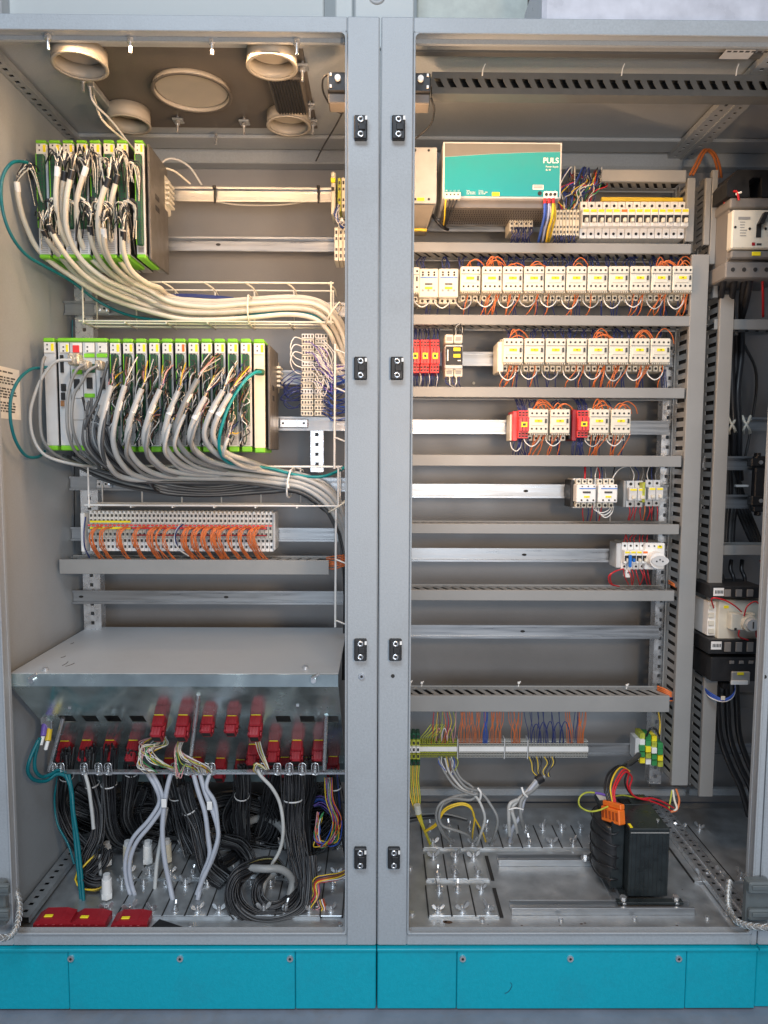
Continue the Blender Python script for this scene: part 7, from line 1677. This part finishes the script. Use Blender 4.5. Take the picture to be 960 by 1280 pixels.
# transformer wires
tw = [(BLACKR, .0030, [(760, 1000, .18), (756, 985, .20), (760, 968, .24), (772, 958, .28), (786, 957, .32), (797, 950, .34)], 'left black wire rising from the orange terminal'),
      (BLACKR, .0030, [(764, 1002, .18), (760, 984, .20), (766, 966, .24), (778, 957, .28), (790, 953, .33), (800, 945, .35)], 'right black wire rising from the orange terminal'),
      (YWIRE, .0020, [(766, 1004, .175), (763, 985, .19), (768, 968, .22), (777, 959, .25), (787, 964, .26)], 'yellow wire rising from the orange terminal'),
      (REDW, .0022, [(768, 1006, .17), (766, 988, .185), (772, 972, .21), (780, 962, .23), (786, 966, .24), (784, 980, .24), (789, 992, .24), (800, 998, .24), (815, 998, .25), (830, 1003, .26), (842, 1010, .28)], 'red wire looping over the transformer to the strut'),
      (REDW, .0022, [(770, 1008, .17), (768, 990, .185), (774, 975, .205), (782, 965, .225), (790, 972, .235), (787, 985, .235), (794, 996, .235), (812, 1001, .245), (828, 1007, .26), (838, 1013, .28)], 'second red wire looping over the transformer'),
      (BLACKR, .0022, [(784, 965, .25), (781, 978, .25), (788, 992, .25), (805, 1000, .25), (822, 1003, .26), (834, 1010, .28)], 'black wire lying with the red ones'),
      (YGREEN, .0020, [(760, 1008, .17), (748, 1013, .16), (736, 1014, .155), (725, 1008, .155), (724, 998, .16), (732, 991, .17), (744, 991, .18), (752, 993, .19)], 'green and yellow wire looping left of the orange terminal'),
      (YGREEN, .0018, [(765, 996, .19), (778, 994, .22), (790, 996, .24), (812, 999, .25)], 'green and yellow wire crossing the transformer top'),
      (CREAM, .0028, [(841, 987, .30), (843, 1000, .29), (846, 1010, .28), (842, 1014, .28)], 'cream wire hooking down below the tall duct'),
      (ORW, .0026, [(845, 986, .30), (849, 1000, .29), (846, 1012, .28), (838, 1015, .28)], 'orange wire hooking down below the tall duct'),
      (YGREEN, .0020, [(840, 988, .30), (838, 1000, .29), (836, 1012, .28)], 'green and yellow wire hanging below the tall duct'),
      (mat('corrugated_tube', (0.05, 0.05, 0.05), 0.5), .0065, [(783, 956, .30), (792, 950, .33), (799, 943, .35)], 'dark corrugated tube below the striped terminals'),
      (YWIRE, .0022, [(823, 890, .37), (825, 905, .36), (824, 920, .35)], 'yellow wire entering the striped earth terminals from above'),
      (BLACKR, .0028, [(808, 920, .35), (813, 911, .34), (820, 912, .34), (824, 920, .345)], 'black wire arching over the striped earth terminals')]
for m_, r, p, l in tw: wire('transformer_wire', [pt(*q) for q in p], r, m_, l, None, 'wire', n=7)
b = MB(); b.tube([pt(743, 991, .18), pt(750, 992, .185), pt(757, 994, .19)], 0.003, VIOW, n=7, seg=2); b.build('cable_lug', label='violet lug on the looped green and yellow wire', cat='lug')
# cables over the rear floor
for k in range(3): wire('floor_cable', [pt(512, 1019+k*4, .42), pt(535, 1017+k*3, .40), pt(560, 1018+k*2, .38), pt(584, 1024+k, .36)], 0.0026, (CABM, BLACKR, CABD)[k], ('grey', 'black', 'dark grey')[k]+' cable lying low at the back beside the frame', None, 'cable')

# ------------------------------------------------------------------ RIGHT BAY sliver
random.seed(41)
XR1 = 1.35
def xrail(py, Y, label, x0=None):
    p = pt(900, py, Y); return rail(0, 0, py, Y, label, xabs=(x0 or pt(892, py, Y).x, XR1)) if False else rail(892, 959, py, Y, label, xabs=(x0 or pt(880, py, Y).x, XR1))
xrail(530, YR, 'steel rail in the right bay with cream lashings')
xrail(579, YR-0.03, 'steel rail in the right bay under the lashed cables')
xrail(627, YR-0.03, 'steel rail in the right bay above the perforated duct')
xrail(937, YR+0.05, 'lowest steel rail in the right bay behind black cables')
def xduct(ya, yb, label, **kw):
    lo = 893; return hduct(lo, 959, ya, yb, 0.33, 0.07, label, x1=XR1, **kw)
xduct(399, 412, 'grey wiring duct in the right bay under the large breaker', slant=0.5)
xduct(682, 694, 'grey wiring duct in the right bay above the motor breaker', slant=-0.5, pitch=0.02)
b = MB(); a = pt(880, 868, 0.42); c = pt(959, 885, 0.42); b.box(a.x, XR1, 0.42, 0.44, c.z, a.z, DUCT, c=0.002); b.build('cross_plate', label='grey cross plate behind the cables low in the right bay', cat='plate')
# large moulded case breaker
YM3 = 0.245
mb_ = thing('main_breaker', 'large cream main breaker with black lever at the right edge', 'circuit breaker', pt(940, 348, YM3))
X1_ = pt(916, 300, YM3).x + 0.14
def mp(name, px0, y0, y1, Y0, Y1, m, c=0.003, x1=None, dx=0):
    b = MB(); a = pt(px0, (y0+y1)/2, Y0); za = pt(940, y0, Y0).z; zb = pt(940, y1, Y0).z; b.box(a.x, x1 or X1_, Y0, Y1, zb, za, m, c=c); b.build(name, mb_); return a.x, za, zb
GB = mat('breaker_grey', (0.20, 0.19, 0.18), 0.45)
mp('case', 910, 247, 337, YM3+0.025, 0.39, GB); mp('cover', 915, 262, 311, YM3, YM3+0.0248, CREAM); mp('trip_unit', 914, 313, 323, YM3+0.004, YM3+0.0245, GB)
mp('lower_terminals', 907, 327, 348, YM3+0.012, 0.38, GB); mp('upper_terminals', 913, 247, 260, YM3+0.012, 0.38, GB)
b = MB(); a = pt(945.5, 281, YM3); c = pt(951, 297, YM3); b.box(a.x, c.x, YM3-0.001, YM3-0.0002, c.z, a.z, DARK); a2 = pt(958, 267, YM3); b.prism([(a.x, a.z), (c.x, a.z), (a2.x, a2.z), (a2.x-0.010, a2.z)], YM3-0.012, YM3-0.0012, BLACK); b.build('lever', mb_)
for x, y in ((919, 284), (937, 286), (957, 286)):
    q = pt(x, y, YM3); b = MB(); b.cyl(q, q+Vector((0, -0.001, 0)), 0.003, DARK, n=10); b.build('screw', mb_)
for (x0, y0, x1, y1, m_) in ((923, 271, 938, 274.5, MGREY), (940, 303, 944, 307, RED), (946, 304, 952, 306.5, INK)):
    fpart(mb_, 'marking', x0, y0, x1, y1, m_, YM3, 0.0008, 0)
for k in range(6): fpart(mb_, 'print', 925, 277+k*3.4, 932+rj(2), 278+k*3.4, MGREY, YM3, 0.0006, 0)
fpart(mb_, 'yellow_tag', 940, 314.5, 951, 319.5, YELLOW, YM3+0.004, 0.0012, 0.0003)
for k in range(4):
    q = pt(916+k*14, 337, YM3+0.012); b = MB(); b.cyl(q, q+Vector((0, -0.001, 0)), 0.0048, DARK, n=10); b.build('terminal_screw', mb_)
b = MB(); a = pt(912, 212, 0.26); c = pt(930, 246, 0.26)
bb = thing('terminal_shroud', 'black shroud above the large main breaker', 'shroud', a); za, zb = a.z, pt(930, 246, 0.26).z; xx0 = pt(909, 230, 0.26).x; xh0 = pt(938, 230, 0.26).x; xh1 = pt(952, 230, 0.26).x; h = za-zb
b.prism([(xx0, zb), (xh0, zb), (xh0-0.004, zb+h*0.6), (xh0+0.004, zb+h*0.72), (xh1, zb+h*0.72), (xh1+0.002, zb), (X1_, zb), (X1_, za), (xx0+0.022, za), (xx0, zb+h*0.55)], 0.26, 0.36, BLACK); b.build('shroud_body', bb)
for k in range(2): wire('control_wire', [pt(905+k, 262, .3), pt(906+k, 248, .29), pt(913+k, 241, .27), pt(921, 239+k, .25), pt(924-k, 250, .24)], .002, REDW, ('outer', 'inner')[k]+' red wire bending at the top of the main breaker', None)
wire('control_wire', [pt(920, 243, .25), pt(927, 240, .24)], .0026, WHITE, 'white sleeve on the red wires at the main breaker', None, 'sleeve')
# black power cables
for k, (x0, x1) in enumerate(((902, 906), (915, 919), (928, 926), (938, 935))):
    wire('power_cable', [pt(x0+4, 345, .28), pt(x0, 370, .32), pt(x0-1, 400, .37), pt(x0-1, 440, .40), pt(x1-4, 490, .375), pt(x1-2, 535, .372), pt(x1-2, 570, .40), pt(x1, 600, .42)] if k < 3 else [pt(938, 345, .28), pt(934, 372, .31), pt(928, 395, .36)], .0078 if k else .0065, BLACKR, f'black power cable below the main breaker, {ORD[k]} from the left', None, 'cable', n=9)
for k in range(4): wire('power_cable', [pt(898+k*7.5, 420, .41), pt(899+k*7, 470, .395), pt(902+k*7, 530, .385), pt(907+k*4.5, 580, .41), pt(908+k*5, 615, .42), pt(905+k*4, 650, .42), pt(903+k*4, 690, .41)], .0062, BLACKR if k % 2 else CABD, f'long black cable in the right bay, {ORD[k]} behind the lashings from the left', None, 'cable', n=8)
for k in range(4): wire('power_cable', [pt(914+k*3, 600, .43), pt(922+k*4, 635, .43), pt(934+k*4, 665, .42), pt(946+k*3, 690, .41)], .0062, BLACKR, f'black cable swinging right above the perforated duct, {ORD[k]} from the left', None, 'cable', n=8)
wire('control_wire', [pt(953, 345, .28), pt(954, 370, .3), pt(954, 396, .35)], .003, REDW, 'single red wire hanging below the main breaker', None)
for k, x in enumerate((899, 915, 933)):
    t = thing('lashing', f'cream crossed lashing on the right bay rail, {ORD[k]} from the left', 'cable tie', pt(x, 540, .38))
    for s in (-1, 1):
        b = MB(); b.tube([pt(x-s*5, 520, .375), pt(x-s*2, 528, .362), pt(x+s*2, 534, .362), pt(x+s*5, 541, .375)], .0036, CREAM, n=6, seg=3); b.build('tie_strap', t)
        b = MB(); b.tube([pt(x-s*6, 524, .376), pt(x-s*1, 529, .358), pt(x+s*3, 537, .360), pt(x+s*3, 542, .376)], .0026, CREAM, n=6, seg=3); b.build('tie_strap', t)
b = MB(); pbox(b, 920, 606, 936, 609, .40, .41, WHITE, c=.001); b.build('cable_tie', label='small white tie on the black cables right of the tall ducts', cat='cable tie')
# black mounting block on the rails at the right edge
bk = thing('rail_bracket', 'black moulded bracket joining two rails at the right edge', 'bracket', pt(955, 640, .32))
for (x0, y0, x1, y1, Y0) in ((940, 573, 962, 583, .335), (944, 570, 970, 640, .34), (940, 620, 962, 632, .335), (947, 566, 952, 572, .34), (947, 640, 952, 645, .34)):
    b = MB(); pbox(b, x0, y0, x1, y1, Y0, .36, BLACK, c=.002); b.build('moulding', bk)
for y in (578, 626):
    b = MB(); q = pt(951, y, .3345); b.cyl(q, q+Vector((0, -0.002, 0)), .005, ZINC, n=10); b.build('screw', bk)
# motor breaker stack
ms = thing('motor_contactor', 'large black and cream contactor with round knob in the right bay', 'contactor', pt(915, 860, .27))
def m2(name, x0, y0, x1, y1, Y0, Y1, m, c=.002):
    b = MB(); pbox(b, x0, y0, x1, y1, Y0, Y1, m, c=c); b.build(name, ms)
m2('upper_terminals', 888, 733, 955, 748, .27, .38, BLACK); m2('case', 898, 750, 956, 800, .285, .39, CREAM); m2('side_block', 885, 752, 897, 795, .30, .38, WHITE)
m2('lower_terminals', 886, 800, 955, 818, .27, .38, BLACK); m2('relay_case', 889, 822, 955, 852, .27, .38, BLACK); m2('relay_face', 915, 840, 938, 856, .262, .2698, MGREY)
m2('yellow_tag', 905, 757, 911, 760.5, .2835, .2848, YELLOW, .0003); m2('yellow_tag', 922, 840.5, 930, 844, .2605, .2618, YELLOW, .0003)
m2('white_label', 892, 735, 905, 745, .2683, .2698, WHITE, .0003); m2('white_label', 889, 802, 902, 812, .2683, .2698, WHITE, .0003); m2('terminal_row', 914, 851, 935, 856, .2585, .2618, WHITE, .0006)
for k in range(6): m2('label_print', 894+k*1.8, 738, 895+k*1.8, 742, .2675, .2682, INK, 0); m2('label_print', 891+k*1.8, 805, 892+k*1.8, 809, .2675, .2682, INK, 0)
for k in range(3): m2('terminal_slot', 906+k*14, 737, 914+k*14, 746, .266, .2698, GB, .001); m2('terminal_slot', 906+k*14, 803, 914+k*14, 815, .266, .2698, GB, .001); m2('relay_slot', 912+k*12, 826, 918+k*12, 830, .268, .2698, GB, .001)
for k in range(4): m2('side_terminal', 886, 756+k*10, 893, 762+k*10, .296, .2998, CREAM, .001)
m2('timer_block', 914, 767, 944, 788, .262, .2848, CREAM, .002)
for s in (4, 24): m2('screw_slot', 914+s*1.0, 785, 917+s*1.0, 788, .2608, .2618, DARK, 0)
q = pt(936, 779, .262); b = MB(); b.cyl(q, q+Vector((0, -0.012, 0)), .020, CREAM, n=28, r1=.019); b.cyl(q+Vector((0, -0.0122, 0)), q+Vector((0, -0.020, 0)), .015, LGREY, n=28, r1=.014); b.build('knob', ms)
b = MB(); b.box(q.x-.0015, q.x+.0015, q.y-.0212, q.y-.0202, q.z-.008, q.z+.008, INK); b.build('knob_mark', ms)
for k in range(3): wire('power_cable', [pt(903+k*14, 735, .33), pt(903+k*14, 722, .35), pt(899+k*14, 712, .36), pt(900+k*14, 700, .37)], .005, BLACKR, f'bent black cable entering the motor contactor, {ORD[k]} from the left', None, 'cable', n=8)
for k, p in enumerate(([(892, 760, .28), (890, 748, .26), (905, 750, .255), (918, 757, .255), (927, 765, .255)], [(930, 770, .255), (934, 758, .25), (944, 752, .25), (952, 758, .25)], [(924, 788, .255), (924, 796, .26), (935, 800, .27)], [(945, 788, .255), (946, 797, .26), (952, 801, .27)], [(950, 700, .36), (954, 715, .34), (953, 740, .3), (956, 760, .28)])):
    wire('control_wire', [pt(*q) for q in p], .0018, REDW, ('red wire crossing the top of the cream contactor face', 'red wire arching above the round knob', 'red wire under the left of the knob block', 'red wire under the right of the knob block', 'red wire dropping from the perforated duct')[k], None)
for k in range(3): wire('power_cable', [pt(896+k*12, 852, .33), pt(897+k*12, 880, .36), pt(900+k*12, 920, .39), pt(912+k*12, 955, .40), pt(926+k*12, 985, .40), pt(936+k*11, 1020, .40)], .0080, BLACKR, f'thick black cable hanging below the motor contactor, {ORD[k]} from the left', None, 'cable', n=9)
for k in range(4): wire('control_wire', [pt(878+k, 858+k*2, .33), pt(888, 866+k*2, .30), pt(904, 874+k, .28), pt(916, 868+k, .28), pt(919, 858, .28), pt(914, 850, .28)], .0018, BLUEL if k < 3 else WHW, ('lowest blue wire', 'second blue wire', 'upper blue wire', 'white wire')[k]+' looping under the black relay in the right bay', None)
m2('plug', 904, 854, 911, 862, .30, .33, BLACK)
b = MB(); q = pt(903, 872, .27); b.box(q.x-.004, q.x+.006, q.y-.003, q.y, q.z-.006, q.z+.004, CREAM, c=.001); b.build('cable_tie', label='cream tie holding the blue wires under the black relay', cat='cable tie')
# back panel things right bay: big dark hose loop
wire('hose', [pt(930, 430, .52), pt(946, 470, .52), pt(938, 540, .52), pt(925, 600, .5)], .004, CABD, 'dark hose curving at the back of the right bay', None, 'cable')
# ---- open door edge and hinge at the right
def hinge(bay, x0, x1, y0, y1):
    b = MB(); pbox(b, x0, y0, x1, y1, -0.022, -0.0045, mat('hinge_grey', (0.12, 0.14, 0.145), 0.35), c=.003); h = b.build('door_hinge', bay)
    for y in (y0+3, y1-20):
        b = MB(); pbox(b, x0+4, y, x1+4, y+14, -0.034, -0.0222, MATS['hinge_grey'], c=.003); b.build('hinge_knuckle', h)
        b = MB(); pbox(b, x0+8, y+4, x1+4, y+9, -0.037, -0.0342, MATS['hinge_grey'], c=.001); b.build('hinge_rib', h)
hinge(cabR, 933, 962, 1101, 1158)
hinge(cabL, -14, 6, 1104, 1158)
def braid(pts, label):
    t = thing('earth_strap', label, 'strap', pts[0])
    b = MB(); b.tube(pts, 0.0062, mat('braided_steel', (0.40, 0.40, 0.38), 0.4, metal=0.6, var=0.55, scale=420), n=8, seg=6); b.build('core', t)
    C = catmull(pts, 10)
    for s in (1, -1):
        for ph in range(3):
            P_ = []
            for i, p in enumerate(C):
                tn = (C[min(i+1, len(C)-1)]-C[max(i-1, 0)]).normalized(); s1 = tn.cross(Vector((0, 1, 0))).normalized(); s2 = tn.cross(s1); a = s*i*0.7+ph*2.09
                P_.append(p+(s1*math.cos(a)+s2*math.sin(a))*0.0064)
            b = MB(); b.tube(P_, 0.0009, ZINC, n=4, raw=True); b.build('braid_wire', t)
braid([pt(912, 1100, .05), pt(910, 1120, .03), pt(912, 1138, .01), pt(922, 1152, -.025), pt(940, 1158, -.05), pt(975, 1160, -.08)], 'braided earth strap curving out at the lower right corner')
braid([pt(14, 1100, .03), pt(22, 1120, .02), pt(24, 1140, .0), pt(20, 1160, -.03), pt(8, 1172, -.05), pt(-20, 1170, -.08)], 'braided earth strap curling out at the lower left corner')
# opened door edges
b = MB(); b.prism([(0.845, -0.02), (0.862, -0.02), (1.02, -0.62), (1.003, -0.62)], 0.03, ZT-0.02, PAINT, axis='z') ; b.build('door', cabR)
# scratch on the plinth panel
b = MB(); b.tube([pt(638, 1228, -0.0043), pt(640, 1232, -0.0043), pt(636, 1239, -0.0043), pt(631, 1242, -0.0043)], .0007, mat('scratch_blue', (0.01, 0.08, 0.14), 0.6), n=4, seg=3); b.build('scratch', label='curved dark scratch on the middle teal panel', cat='scratch')
